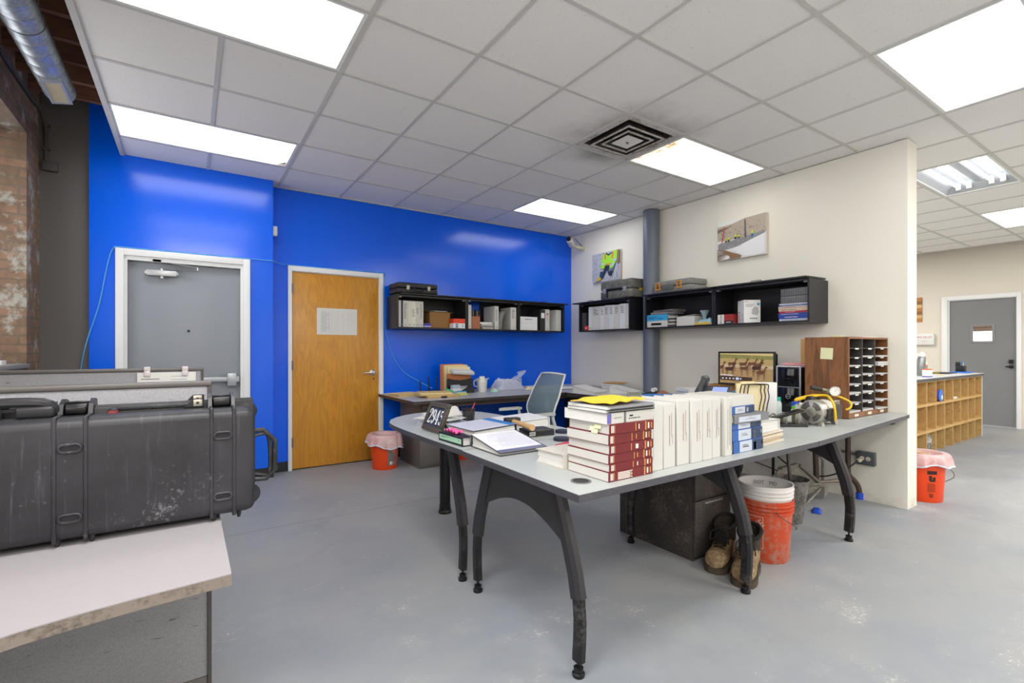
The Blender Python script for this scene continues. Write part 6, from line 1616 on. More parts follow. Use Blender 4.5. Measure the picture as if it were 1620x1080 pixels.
# white paper heaps between binders and phone
for k, (x, y, z, w, d, h_, rz, c, nm) in enumerate([(2.02, 1.78, 0, 0.30, 0.24, 0.10, 0.1, '#ecebe8', 'pile of white papers directly behind the upright binders'), (2.45, 1.86, 0, 0.30, 0.26, 0.08, -0.1, '#f0efec', 'pile of white papers behind the blue binder stack'), (3.02, 2.0, 0, 0.27, 0.25, 0.125, 0.0, '#e6e5e2', 'pile of white papers carrying the desk phone')]):
    paper_pile('document', nm, 'papers', w, d, h_, 9, (x, y, DT), rz, 'white paper piles on the desk', [M(c, 0.8), M('#dcdad7', 0.8)], 0.012, 50 + k)
# ================================================================ DESK ALONG THE BLUE WALL
for k, (x, y, z, w, d, h_, rz, c, nm) in enumerate([(1.955, 5.03, 0, 0.30, 0.235, 0.030, 0.15, '#e6cf9a', 'flat stack of manila folders at the left end of the wall desk'), (2.22, 4.70, 0, 0.33, 0.24, 0.022, -0.12, '#e0c084', 'manila folders with a black clip near the desk edge'), (2.17, 4.73, 0.0226, 0.34, 0.24, 0.030, -0.25, '#ecdcae', 'thick cream folder lying across the clipped manila folders')]):
    T = thing('folder_stack', nm, 'folders', (x, y, DT + z), rz, 'manila folders on the wall desk')
    rnd = random.Random(k + 80)
    n = 5
    for j in range(n):
        mb = MB(); mb.xf((rnd.uniform(-0.012, 0.012), rnd.uniform(-0.01, 0.01), 0), (0, 0, rnd.uniform(-0.04, 0.04)))
        obj('folder', mb.box(-w / 2, w / 2, -d / 2, d / 2, h_ * j / n, h_ * (j + 0.92) / n, 0), M(c if j % 2 else '#dcbf86', 0.7), T)
    if k == 1: obj('black_clip', MB().box(-0.03, 0.03, -d / 2 - 0.018, -d / 2 + 0.02, 0.003, 0.021, 0, 0.002), BLACK, T)
T = thing('wifi_router', 'black box with three upright antennas beside the manila folders', 'router', (2.28, 5.06, DT), 0)
obj('case', MB().box(-0.15, 0.13, -0.07, 0.07, 0, 0.035, 0, 0.006), BLACK, T)
for x, r, h_ in ((-0.115, 0.0, 0.155), (0.0, -0.09, 0.195), (0.085, 0.01, 0.185)):
    obj('antenna', MB().tube([(x, 0.05, 0.03), (x + r * 0.1, 0.05, 0.09), (x + r * h_, 0.05, h_)], [0.008, 0.009, 0.0075], 8), M('#121214', 0.4), T)
T = thing('file_sorter', 'black desktop file sorter with curved front, full of folders', 'file sorter', (2.655, 5.17, DT), -0.06)
obj('front_plate', MB().prism([(-0.165, 0), (0.165, 0), (0.165, 0.155), (0.14, 0.165), (0.08, 0.15), (0.0, 0.142), (-0.08, 0.15), (-0.15, 0.168), (-0.165, 0.16)], -0.10, -0.092, 'y'), M('#232326', 0.4), T)
obj('base', MB().box(-0.157, 0.157, -0.092, 0.10, 0, 0.005), M('#232326', 0.4), T)
rnd = random.Random(9)
for k, (c, h_, x0, x1, nm) in enumerate([('#d98a5c', 0.325, -0.20, 0.10, 'orange-brown folder farthest back in the black file sorter'), ('#e59a66', 0.318, -0.19, 0.11, 'light orange folder second from the back of the file sorter'), ('#ead9a6', 0.315, -0.18, 0.125, 'cream folder behind the front wallet in the file sorter'), ('#f0e2b2', 0.292, -0.155, 0.14, 'pale folder with rounded top in the file sorter'), ('#b5714a', 0.205, -0.16, 0.155, 'brown expanding wallet at the front of the file sorter')]):
    y = 0.085 - 0.038 * k
    single('hanging_folder', MB().xf((0, 0, 0), (math.radians(-3), 0, 0)).prism([(x0, 0), (x1, 0), (x1, h_ - 0.012), (x1 - 0.012, h_), (x0 + 0.012, h_ - 0.004), (x0, h_ - 0.016)], -0.006, 0.006, 'y') if k < 4 else MB().prism([(-0.150, 0), (0.150, 0), (0.155, h_), (-0.17 + 0.02, h_ + 0.01)], -0.008, 0.008, 'y'), M(c, 0.7), nm, 'folder', local(T, 0.03 if k < 4 else 0, y, 0.0056), -0.06, 'folders in the black file sorter')
paper_pile('document', 'white papers bent over the front of the black file sorter', 'papers', 0.27, 0.10, 0.035, 5, local(T, 0.03, -0.10, 0.222), -0.06, None, [PAPER, M('#dfdfe4', 0.7)], 0.010, 71, (0.25, 0.06, -0.06))
T = thing('tape_dispenser', 'black tape dispenser standing before the file sorter', 'tape dispenser', (2.70, 4.97, DT), -0.2)
obj('body', MB().prism([(-0.07, 0), (0.075, 0), (0.07, 0.05), (0.03, 0.075), (-0.02, 0.05), (-0.06, 0.03)], -0.03, 0.03, 'y'), BLACK, T)
obj('tape_roll', MB().lathe([(0.032, -0.015), (0.032, 0.015)], 20, ax='y', c=(0.02, 0.052)), M('#2a2b2e', 0.2), T)
for k, (x, y, w, d, h_, c, rz, nm) in enumerate([(2.545, 4.985, 0.10, 0.05, 0.095, '#aebfd0', 0.1, 'pale blue small carton before the file sorter'), (2.665, 5.045, 0.19, 0.04, 0.075, '#a8aab8', -0.05, 'grey-violet box leaning at the file sorter front'), (2.58, 4.90, 0.11, 0.03, 0.028, '#3f9cc8', -0.15, 'little blue and white tube box on the wall desk')]):
    carton('carton', nm, 'box', w, d, h_, M(c, 0.5), (x, y, DT), rz, None, [(h_ * 0.3, h_ * 0.6, M('#e2e4e8', 0.5))])
single('green_block', MB().xf((0, 0, 0.026), (0, 0.35, 0)).box(-0.045, 0.045, -0.02, 0.02, -0.02, 0.02, 0, 0.004), M('#2fae72', 0.45), 'tilted green block among the small boxes on the wall desk', 'block', (2.44, 4.93, DT + 0.006), -0.4)
single('sticky_pad', MB().box(-0.05, 0.05, -0.04, 0.04, 0, 0.014), M('#d9d45c', 0.6), 'yellow-green note pad beside the manila folders', 'note pad', (2.53, 4.80, DT), 0.2)
T = thing('white_bottle', 'white plastic bottle with a screw cap on the wall desk', 'bottle', (2.885, 4.96, DT))
obj('bottle_body', MB().lathe([(0.042, 0), (0.046, 0.006), (0.046, 0.125), (0.030, 0.145), (0.028, 0.150)], 26), M('#e3e0dc', 0.4), T)
obj('cap', MB().lathe([(0.032, 0.150), (0.032, 0.182), (0.029, 0.186)], 26), M('#efeeec', 0.4), T)
T = thing('white_pitcher', 'white plastic measuring jug behind the white bottle', 'jug', (2.965, 5.10, DT))
obj('jug_body', MB().lathe([(0.055, 0), (0.058, 0.005), (0.068, 0.150), (0.065, 0.152), (0.055, 0.01)], 26), M('#d9d9dc', 0.35), T)
obj('jug_handle', MB().tube([(-0.064, 0, 0.13), (-0.105, 0, 0.125), (-0.108, 0, 0.07), (-0.06, 0, 0.05)], 0.008, 8, smooth=4), M('#d9d9dc', 0.35), T)
obj('spout', MB().prism([(0.06, 0.13), (0.10, 0.152), (0.06, 0.152)], -0.015, 0.015, 'y'), M('#d9d9dc', 0.35), T)
pb_, pbt, pbs = new_mat('clear_poly_bag')
pbs.inputs['Base Color'].default_value = lin('#cfd4ea'); pbs.inputs['Roughness'].default_value = 0.25; pbs.inputs['Alpha'].default_value = 0.72
T = thing('plastic_bag', 'crumpled clear plastic bag on the desk below the blue wall', 'bag', (3.36, 5.13, DT), 0.1)
obj('bag_body', MB().sheet(crumple(0.46, 0.24, 0.14, 33, 22, 14), 22, 14), pb_, T)
obj('bag_top', MB().sheet(lambda u, v: (0.10 + 0.15 * u + 0.02 * math.sin(9 * v), 0.05 * math.sin(8 * u + 3 * v) , 0.06 + (0.10 + 0.08 * u) * v), 10, 8), pb_, T)
obj('dark_contents', MB().sheet(crumple(0.10, 0.10, 0.06, 35), 8, 8), M('#55586a', 0.5), T)
for k, (x, y, w, d, h_, c, rz, nm) in enumerate([(3.08, 5.00, 0.10, 0.07, 0.03, '#e4e2b4', 0.5, 'crumpled pale yellow paper beside the jug'), (3.08, 5.29, 0.10, 0.10, 0.06, '#c9ccd4', 0.2, 'crumpled greyish wrapper behind the jug'), (3.02, 4.90, 0.08, 0.05, 0.02, '#9ed8c8', -0.2, 'small turquoise wrapper before the jug'), (3.56, 4.93, 0.14, 0.08, 0.035, '#d9cfb4', 0.1, 'tan wad of paper before the clear bag')]):
    single('crumpled_wrapper', MB().sheet(crumple(w, d, h_, 90 + k), 9, 8, 0, 0.0015), M(c, 0.6), nm, 'wrapper', (x, y, DT), rz)
for k, (x, y, rz, nm) in enumerate([(3.80, 5.10, 0.1, 'white sheets near the chair on the desk under the cabinets'), (4.05, 4.82, -0.3, 'white sheets at the corner end of the wall desk')]):
    paper_pile('document', nm, 'papers', 0.22, 0.30, 0.02, 4, (x, y, DT), rz, None, [PAPER, M('#dcdcdf', 0.7)], 0.02, 95 + k)

# ================================================================ FOLDING TABLE
wedge('white ring binder sloping open nearest the office chair', 0.27, 0.30, 0.085, 0.022, M('#d9d9d6', 0.5), (3.965, 4.345, DT), PI + 0.25)
wedge('white ring binder sloping open beside the brown envelope', 0.27, 0.30, 0.080, 0.018, M('#dcdcd9', 0.5), (4.295, 4.125, DT), PI + 0.35)
paper_pile('document', 'white reports at the back of the folding table', 'papers', 0.20, 0.21, 0.085, 5, (4.37, 4.265, DT), 0.1, None, [PAPER, M('#d9d9d6', 0.7)], 0.012, 101)
single('brown_envelope', MB().xf((0, 0, 0), (0.02, 0, 0)).box(-0.10, 0.14, -0.13, 0.11, 0.006, 0.012), M('#c99a5e', 0.7), 'brown paper envelope between the two open white binders', 'envelope', (4.35, 4.25, DT + 0.0862), 0.3)
T = thing('desk_calculator', 'pale grey-green desk calculator on the folding table', 'calculator', (3.98, 3.58, DT), -0.7)
obj('body', MB().prism([(-0.10, 0), (0.10, 0), (0.10, 0.035), (-0.10, 0.014)], -0.07, 0.07, 'x'), M('#b9bba6', 0.5), T)
ky = MB()
for r in range(4):
    for c_ in range(4): ky.box(-0.055 + 0.028 * c_, -0.036 + 0.028 * c_, -0.085 + 0.028 * r, -0.066 + 0.028 * r, 0.012 + 0.003 * r, 0.019 + 0.0032 * r)
obj('keys', ky, M('#8f9180', 0.5), T)
obj('display', MB().box(-0.055, 0.055, 0.045, 0.085, 0.028, 0.036), M('#7d8a76', 0.3), T)
T = thing('small_camera', 'small white cylinder with a dark end lying on dark cloth', 'cylinder', (4.32, 3.60, DT + 0.030), 0.3)
obj('cylinder_body', MB().tube([(-0.04, 0, 0.024), (0.035, 0, 0.024)], 0.024, 18), M('#e9e9ea', 0.35), T)
obj('dark_end', MB().tube([(0.035, 0, 0.024), (0.042, 0, 0.024)], 0.019, 18), BLACK, T)
single('dark_cloth', MB().sheet(crumple(0.26, 0.2, 0.028, 44), 12, 10, 0, 0.0012), M('#26252a', 0.8), 'dark bunched cloth under the small white cylinder', 'cloth', (4.33, 3.63, DT + 0.0015), 0.1)
single('leather_folder', MB().sheet(lambda u, v: (0.34 * (u - 0.5), 0.26 * (v - 0.5), 0.006 + 0.055 * math.exp(-((u - 0.55) / 0.22) ** 2) * (0.6 + 0.4 * v)), 16, 6, 0, 0.005), M('#b0714e', 0.6), 'bent orange-brown folder on the folding table by the pipe', 'folder', (4.18, 3.34, DT), -0.6)
paper_pile('document', 'black edged tray of papers under the bright blue folder', 'papers', 0.30, 0.23, 0.045, 4, (3.90, 3.16, DT), -0.55, None, [M('#2f3136', 0.5), M('#c5c6c8', 0.6)], 0.01, 111)
single('blue_folder', MB().box(-0.16, 0.16, -0.12, 0.12, 0, 0.008, 0), M('#3c8ee0', 0.5), 'bright blue folder on the papers beside the brown folder', 'folder', (3.90, 3.16, DT + 0.0458), -0.5)
paper_pile('document', 'dark blue booklets before the bright blue folder', 'papers', 0.22, 0.16, 0.02, 3, (3.83, 2.93, DT), -0.5, None, [M('#2c5a92', 0.5), M('#c9ced6', 0.6)], 0.01, 112)
paper_pile('document', 'heap of loose white sheets left of the phone', 'papers', 0.30, 0.24, 0.12, 8, (4.20, 2.98, DT), -0.4, 'loose white papers on the folding table', [PAPER, M('#e2e1de', 0.8)], 0.012, 113)

# ================================================================ ON THE FLOOR
ORG = worn('orange_plastic', '#e8541c', '#d9c3b2', 9, 0.62, 0.95, 0.4); ORG_N = M('#ee4a12', 0.38, var=0.03)
def bucket(label, loc, rz, mat, r0, r1, h, grp=None, bail=True, hoops=True):
    T = thing('bucket', label, 'bucket', loc, rz, grp)
    pf = [(r0 * 0.97, 0), (r0, 0.006), (r0 + (r1 - r0) * 0.80, h * 0.80)]
    if hoops:
        for f in (0.80, 0.86, 0.92):
            r = r0 + (r1 - r0) * f
            pf += [(r + 0.008, h * f), (r + 0.008, h * f + 0.008), (r, h * f + 0.010)]
    pf += [(r1 + 0.004, h - 0.006), (r1 + 0.004, h), (r1 - 0.003, h), (r0 - 0.004, 0.012)]
    obj('bucket_body', MB().lathe(pf, 40), mat, T)
    if bail:
        P = []
        for k in range(15):
            a = PI * k / 14
            P.append(((r1 + 0.012) * math.cos(a), -(r1 + 0.016) * math.sin(a) * 0.96, h * 0.86 - 0.20 * math.sin(a) ** 1.3 * 0.9))
        obj('bail', MB().tube(P, 0.0025, 6), M('#4a4846', 0.4, 0.6), T)
        for s_ in (1, -1): obj('bail_ear', MB().box(s_ * (r1 - 0.002), s_ * (r1 + 0.016), -0.02, 0.02, h * 0.82, h * 0.90, 0, 0.004), mat, T)
    return T
def wrap(T, name, r0, r1, h, items, mats, ang):
    """flat marks wrapped on the bucket wall; items: list of (vertices, faces, m) in metres, x along the wall, z up; ang = facing angle"""
    mb = MB()
    for vs, fs, m in items:
        out = []
        for x, z in vs:
            r = r0 + (r1 - r0) * z / h + 0.0012
            a = ang + x / r
            out.append((r * math.cos(a), r * math.sin(a), z))
        mb.raw(out, fs, m)
    return obj(name, mb, mats, T)
def flat(x0, x1, z0, z1, m, n=6):
    vs, fs = [], []
    for k in range(n + 1):
        x = x0 + (x1 - x0) * k / n
        vs += [(x, z0), (x, z1)]
    return vs, [(2 * k, 2 * k + 2, 2 * k + 3, 2 * k + 1) for k in range(n)], m
def word(txt, size, cx, cz, m, rot=0.0, sx=1.0):
    vs, fs = glyphs(txt, 'CENTER')
    c, n = math.cos(rot), math.sin(rot)
    return [(cx + (x * size * sx) * c - y * size * n, cz + (x * size * sx) * n + y * size * c) for x, y in vs], fs, m
dusty = worn('dusty_orange_plastic', '#c94a26', '#a8917e', 4, 0.42, 0.8, 0.5, 0.0, 0.1, 35)
face = math.atan2(-1.588, -2.92)
B1 = bucket('dusty orange bucket with stencilled square logo under the desk', (2.92, 1.588, 0), 0, dusty, 0.130, 0.150, 0.365, 'orange buckets', False)
bl = []
for k in range(15):
    a = face + 0.35 + 1.2 * k / 14
    bl.append(((0.158 + 0.02 * math.sin(PI * k / 14)) * math.cos(a), (0.158 + 0.02 * math.sin(PI * k / 14)) * math.sin(a), 0.315 - 0.13 * (k / 14) ** 0.8))
obj('bail', MB().tube(bl, 0.0022, 6), M('#3c3a38', 0.4, 0.6), B1)
sq = []
q0, q1, z0, z1 = -0.135, -0.004, 0.085, 0.275
for it in (flat(q0, q1, z0, z0 + 0.004, 0), flat(q0, q1, z1 - 0.004, z1, 0), flat(q0, q0 + 0.004, z0, z1, 0, 1), flat(q1 - 0.004, q1, z0, z1, 0, 1)): sq.append(it)
sq += [word('THE', 0.030, -0.105, 0.245, 0, 0.55), word('HOME', 0.060, -0.066, 0.205, 0, 0.55, 0.85), word('DEPOT', 0.052, -0.060, 0.145, 0, 0.55, 0.8)]
wrap(B1, 'logo', 0.130, 0.150, 0.365, sq, M('#e3b3a0', 0.6), face - 0.04)
B2 = bucket('white bucket nested in the dusty orange bucket', (2.92, 1.588, 0.085), 0, M('#e2dedb', 0.45), 0.122, 0.149, 0.365, None, False)
mk = [word('DOT   MD', 0.032, 0.02, 0.335, 0, 0.0)]
mb = MB()
for vs, fs, m in mk:
    mb.raw([(0.1395 * math.cos(face + PI - x / 0.145 + 0.15), 0.1395 * math.sin(face + PI - x / 0.145 + 0.15), z - 0.01) for x, z in vs], fs, m)
obj('faded_writing', mb, M('#6f6b6a', 0.7), B2)
# trash buckets with liners
def liner(T, r1, h, seed):
    rnd = random.Random(seed)
    ph = [rnd.uniform(0, 6) for _ in range(4)]
    def f(u, v):
        a = 2 * PI * u
        fold = 0.010 * math.sin(9 * a + ph[0]) + 0.007 * math.sin(17 * a + ph[1])
        hang = 0.095 + 0.03 * math.sin(a + ph[2]) + 0.012 * math.sin(5 * a + ph[3])
        if v < 0.35:
            t_ = v / 0.35
            return ((r1 - 0.02 - 0.02 * (1 - t_)) * math.cos(a), (r1 - 0.02 - 0.02 * (1 - t_)) * math.sin(a), h - 0.06 + 0.10 * t_)
        t_ = (v - 0.35) / 0.65
        r = r1 + 0.012 + 0.022 * math.sin(t_ * PI * 0.55) + fold * t_
        return (r * math.cos(a), r * math.sin(a), h + 0.040 - (hang + 0.03) * t_ ** 1.2 + 0.01 * math.sin(t_ * PI))
    lm, lnt, lbs = new_mat('pink_tinted_liner')
    v = objco(lnt, (1, 1, 1))
    lnt.links.new(mixc(lnt, ramp(lnt, noise(lnt, v, 14, 4, 0.7), [(0.30, 0.0), (0.70, 1.0)]), '#d9a0a0', '#e6cfcf'), lbs.inputs['Base Color'])
    lbs.inputs['Roughness'].default_value = 0.35; lbs.inputs['Alpha'].default_value = 0.93
    L_ = obj('bag_liner', MB().sheet(f, 72, 12), lm, T)
    obj('drawstring_hem', MB().tube([tuple(Vector(f(k / 72, 0.985)) ) for k in range(73)], 0.007, 6, cap=False), M('#cdd2dc', 0.5), L_)
LX, LY = 1.725, 5.02
fa = math.atan2(-LY, -LX)
B3 = bucket('orange bucket with a pink bag liner by the wooden door', (LX, LY, 0), 0, ORG_N, 0.128, 0.150, 0.33, 'bag-lined orange buckets', False, False)
liner(B3, 0.150, 0.33, 3)
lab = [flat(-0.005, 0.135, 0.045, 0.235, 0), flat(0.045, 0.088, 0.17, 0.225, 1, 3), word('THE HOME', 0.011, 0.067, 0.208, 2), word('DEPOT', 0.012, 0.067, 0.19, 2), flat(0.106, 0.126, 0.075, 0.215, 1, 2), flat(0.02, 0.05, 0.055, 0.085, 2, 2), flat(0.06, 0.09, 0.06, 0.08, 1, 2), flat(0.06, 0.095, 0.10, 0.135, 3, 2)]
wrap(B3, 'label', 0.128, 0.150, 0.33, lab, [M('#77706f', 0.5), M('#e8531c', 0.5), M('#e9e6e2', 0.5), M('#b23428', 0.5)], fa + 0.25)
FX, FY = 5.14, 1.455
B4 = bucket('orange bucket with a pink bag liner at the end of the cream wall', (FX, FY, 0), 0, ORG_N, 0.128, 0.150, 0.36, 'bag-lined orange buckets', False, False)
liner(B4, 0.150, 0.36, 8)
fa = math.atan2(-FY, -FX)
lab = [flat(0.018, 0.085, 0.235, 0.265, 0), flat(0.024, 0.078, 0.246, 0.251, 2, 3), flat(0.03, 0.05, 0.185, 0.225, 0, 2), flat(0.055, 0.075, 0.18, 0.215, 0, 2), flat(0.035, 0.07, 0.175, 0.19, 0, 3)]
for k in range(8): lab.append(flat(0.02, 0.07 + 0.004 * (k % 3), 0.155 - 0.009 * k, 0.160 - 0.009 * k, 2, 3))
lab += [flat(0.03, 0.06, 0.055, 0.062, 0, 2), flat(0.03, 0.06, 0.068, 0.074, 0, 2), flat(0.034, 0.055, 0.045, 0.051, 0, 2)]
wrap(B4, 'label', 0.128, 0.150, 0.36, lab, [M('#2a1a14', 0.5), M('#e8531c', 0.5), M('#8c2f14', 0.5)], fa + 0.06)
obj('bail', MB().tube([(0.155 * math.cos(fa + 1.45), 0.155 * math.sin(fa + 1.45), 0.29), (0.19 * math.cos(fa + 1.5), 0.19 * math.sin(fa + 1.5), 0.25), (0.19 * math.cos(fa + 1.5), 0.19 * math.sin(fa + 1.5), 0.21), (0.14 * math.cos(fa + 1.45), 0.14 * math.sin(fa + 1.45), 0.17)], 0.0025, 6, smooth=4), M('#6a4a3a', 0.4, 0.5), B4)
single('paper_cup', MB().lathe([(0.034, 0), (0.044, 0.10), (0.041, 0.10), (0.032, 0.004)], 18), M('#d9b99a', 0.6), 'tan paper cup in the bucket at the end of the cream wall', 'cup', (FX - 0.055, FY - 0.02, 0.30))
B5 = bucket('plain orange bucket under the wall desk, behind the black table post', (2.62, 5.0, 0), 0, ORG_N, 0.128, 0.150, 0.33, 'orange buckets', False, False)
# boots
hide = worn('dusty_tan_leather', '#7d6446', '#b19a76', 9, 0.42, 0.8, 0.75, 0, 0.3); dark_hide = worn('dark_boot_leather', '#2a221b', '#5a4936', 8, 0.45, 0.85, 0.75, 0, 0.2)
def boot(label, loc, rz, left):
    """work boot, toe along local -y"""
    T = thing('work_boot', label, 'boot', loc, rz, 'pair of work boots')
    S = []
    def sec(y, w, z0, z1): S.append((y, w, z0, z1))
    for y, w, z1 in ((-0.155, 0.018, 0.055), (-0.145, 0.042, 0.078), (-0.12, 0.051, 0.095), (-0.085, 0.053, 0.10), (-0.045, 0.050, 0.105), (-0.015, 0.046, 0.125), (0.015, 0.045, 0.155), (0.045, 0.045, 0.175), (0.09, 0.043, 0.178), (0.125, 0.036, 0.165), (0.138, 0.018, 0.14)): sec(y, w, 0.028, z1)
    n = 16; vs = []
    for y, w, z0, z1 in S:
        for k in range(n):
            a = 2 * PI * k / n
            c, s_ = math.cos(a), math.sin(a)
            x = w * (abs(c) ** 0.7) * (1 if c > 0 else -1)
            z = (z0 + z1) / 2 + (z1 - z0) / 2 * (abs(s_) ** 0.75) * (1 if s_ > 0 else -1)
            vs.append((x, y, z))
    fs = [(i * n + k, i * n + (k + 1) % n, (i + 1) * n + (k + 1) % n, (i + 1) * n + k) for i in range(len(S) - 1) for k in range(n)]
    fs += [tuple(range(n)), tuple((len(S) - 1) * n + k for k in range(n))]
    obj('upper', MB().raw(vs, fs), hide, T)
    def shaft(u, v):
        a = 2 * PI * u
        z = 0.125 + 0.085 * v
        return (0.047 * math.cos(a) * (1 + 0.04 * v), 0.060 + 0.078 * math.sin(a) * (1 - 0.05 * v) + 0.008 * v, z + 0.022 * math.sin(a) * v)
    obj('shaft', MB().sheet(shaft, 24, 6).sheet(lambda u, v: tuple(Vector(shaft(u, v)) * 1.0 - Vector((0.004 * math.cos(2 * PI * u), 0.004 * math.sin(2 * PI * u), 0))), 24, 6), dark_hide, T)
    obj('collar', MB().tube([tuple(Vector(shaft(k / 24, 1.0))) for k in range(25)], 0.010, 8, cap=False), M('#17130f', 0.9), T)
    obj('tongue', MB().sheet(lambda u, v: (0.034 * (u - 0.5) * 2 * (0.8 + 0.2 * v), -0.030 + 0.010 * v, 0.10 + 0.125 * v), 6, 8, 0, 0.006), M('#2a221b', 0.8), T)
    ol = [(-0.050 * 0.4, -0.165), (0.050 * 0.4, -0.165), (0.045, -0.145), (0.056, -0.11), (0.056, -0.06), (0.046, 0.0), (0.046, 0.09), (0.036, 0.135), (0, 0.148), (-0.036, 0.135), (-0.046, 0.09), (-0.046, 0.0), (-0.056, -0.06), (-0.056, -0.11), (-0.045, -0.145)]
    obj('sole', MB().prism(ol, 0, 0.030), M('#4d4336', 0.85), T)
    lc = MB()
    for y, z, w_ in ((-0.066, 0.108, 0.026), (-0.052, 0.119, 0.028), (-0.041, 0.137, 0.029), (-0.037, 0.157, 0.029), (-0.034, 0.177, 0.029), (-0.031, 0.197, 0.028)):
        lc.tube([(-w_, y + 0.012, z - 0.006), (0.0, y - 0.004, z + 0.008), (w_, y + 0.008, z + 0.010)], 0.0032, 6, smooth=3).tube([(w_, y + 0.012, z - 0.006), (0.0, y - 0.003, z + 0.009), (-w_, y + 0.008, z + 0.010)], 0.0032, 6, smooth=3)
    lc.tube([(0.0, -0.036, 0.205), (-0.035, -0.052, 0.185), (-0.042, -0.06, 0.14), (-0.02, -0.058, 0.155), (0.0, -0.04, 0.19)], 0.003, 6, smooth=4).tube([(0.0, -0.036, 0.205), (0.036, -0.05, 0.18), (0.044, -0.055, 0.13)], 0.003, 6, smooth=4)
    obj('laces', lc, M('#1a1613', 0.8), T)
    T.scale = (1.16, 1.06, 1.08)
    return T
boot('dusty work boot farther from the orange bucket', (2.60, 1.668, 0), -1.28, True)
boot('dusty work boot beside the orange bucket, behind the desk leg', (2.575, 1.50, 0), -1.22, False)
# metal cone bucket with a rod, steel carrier frame
gal = worn('blotchy_galvanised', '#8d8a84', '#4d4944', 11, 0.40, 0.75, 0.45, 0.45, 0.2)
T = thing('metal_pail', 'battered tapered steel pail behind the orange bucket', 'pail', (3.655, 1.80, 0))
obj('pail_body', MB().lathe([(0.070, 0), (0.074, 0.004), (0.118, 0.305), (0.122, 0.308), (0.122, 0.316), (0.116, 0.316), (0.070, 0.02)], 36), gal, T)
obj('concrete_fill', MB().lathe([(0.001, 0.19), (0.098, 0.185)], 24, cap=False), M('#3c3835', 0.9), T)
single('steel_rod', MB().tube([(0, 0, 0), (0.035, 0.06, 0.51)], 0.013, 12), M('#5d5a57', 0.4, 0.5), 'steel rod standing in the battered pail', 'rod', (3.645, 1.79, 0.196))
stl = worn('dusty_grey_steel', '#7d786f', '#a39d92', 8, 0.45, 0.85, 0.65, 0.2)
T = thing('steel_carrier', 'grey angular steel frame with brown posts behind the pail', 'steel frame', (4.10, 1.98, 0), 0)
def plate(P, m=stl, nm='plate', th=0.006):
    v = [Vector(p) for p in P]
    nrm = (v[1] - v[0]).cross(v[2] - v[0]).normalized() * th
    n = len(v)
    mb = MB().raw([tuple(p) for p in v] + [tuple(p + nrm) for p in v], [tuple(range(n)), tuple(range(2 * n - 1, n - 1, -1))] + [(k, (k + 1) % n, n + (k + 1) % n, n + k) for k in range(n)])
    return obj(nm, mb, m, T)
plate([(-0.32, 0.05, 0.16), (-0.16, 0.05, 0.30), (0.10, 0.02, 0.30), (0.30, -0.05, 0.13), (0.30, -0.05, 0.08), (-0.05, 0.0, 0.03), (-0.30, 0.05, 0.05)])
obj('top_rail', MB().box(-0.17, 0.10, 0.02, 0.055, 0.295, 0.31), stl, T)
obj('middle_rail', MB().tube([(-0.10, 0.0, 0.16), (0.30, -0.06, 0.13)], 0.010, 6), stl, T)
obj('lower_rail', MB().tube([(0.28, -0.06, 0.09), (-0.08, -0.10, 0.02)], 0.010, 6), stl, T)
obj('slanted_rail', MB().tube([(0.09, 0.01, 0.30), (0.30, -0.06, 0.13)], 0.011, 6), stl, T)
obj('bracket', MB().prism([(0.285, 0.02), (0.36, 0.055), (0.345, 0.09), (0.295, 0.11)], -0.09, -0.055, 'y'), M('#8f8b84', 0.6, 0.2), T)
obj('diagonal_bar', MB().tube([(0.10, 0.02, 0.60), (0.42, -0.02, 0.30)], 0.008, 6), stl, T)
obj('upright_bar', MB().tube([(0.42, -0.02, 0.31), (0.42, -0.02, 0.12)], 0.011, 6), stl, T)
brn = M('#4f3f36', 0.5, 0.2)
obj('post', MB().tube([(0.36, 0.0, 0.055), (0.35, 0.02, 0.70)], 0.022, 12), brn, T)
obj('post', MB().tube([(0.50, -0.18, 0.70), (0.50, -0.18, 0.26), (0.51, -0.185, 0.20), (0.56, -0.22, 0.13), (0.58, -0.235, 0.06), (0.58, -0.235, 0.012)], 0.020, 12, smooth=4), brn, T)
obj('cross_tube', MB().tube([(0.37, 0.0, 0.12), (0.545, -0.20, 0.16)], 0.014, 10), M('#8f8375', 0.5, 0.2), T)
obj('blue_tape', MB().lathe([(0.027, 0.0), (0.027, 0.055)], 12, c=(0.58, -0.235)), M('#1f4fd0', 0.5), T)
single('blue_tape_scrap', MB().sheet(crumple(0.11, 0.06, 0.035, 62, 12, 9), 12, 9, 0, 0.0015), M('#1d4cc4', 0.5), 'scrap of bright blue tape on the floor beside the pail', 'tape', (4.03, 1.79, 0.002), 0.4)
# outlet box with plug and flex, cables under the desk
T = thing('outlet_box', 'dark grey surface outlet box low on the cream wall', 'outlet', (4.679, 1.69, 0.355))
obj('box', MB().box(-0.045, 0, -0.065, 0.065, -0.055, 0.055, 0, 0.004), M('#53575c', 0.5, 0.2), T)
obj('conduit', MB().tube([(-0.02, 0.065, 0.02), (-0.02, 0.26, 0.035), (-0.02, 0.42, 0.05)], 0.012, 10), M('#8a8272', 0.5), T)
for y in (0.022, -0.022):
    ot = obj('socket', MB().lathe([(0.017, -0.047), (0.017, -0.045)], 18, ax='x', c=(y, 0.0)), M('#d8cfbe', 0.5), T)
    obj('slots', MB().box(-0.048, -0.047, y - 0.007, y - 0.004, -0.006, 0.006).box(-0.048, -0.047, y + 0.004, y + 0.007, -0.006, 0.006).lathe([(0.003, -0.048), (0.003, -0.047)], 8, ax='x', c=(y, -0.011)), M('#3a342c', 0.6), ot)
T = thing('power_cord', 'black power cord plugged into the outlet box', 'cord', (4.60, 1.72, 0.34))
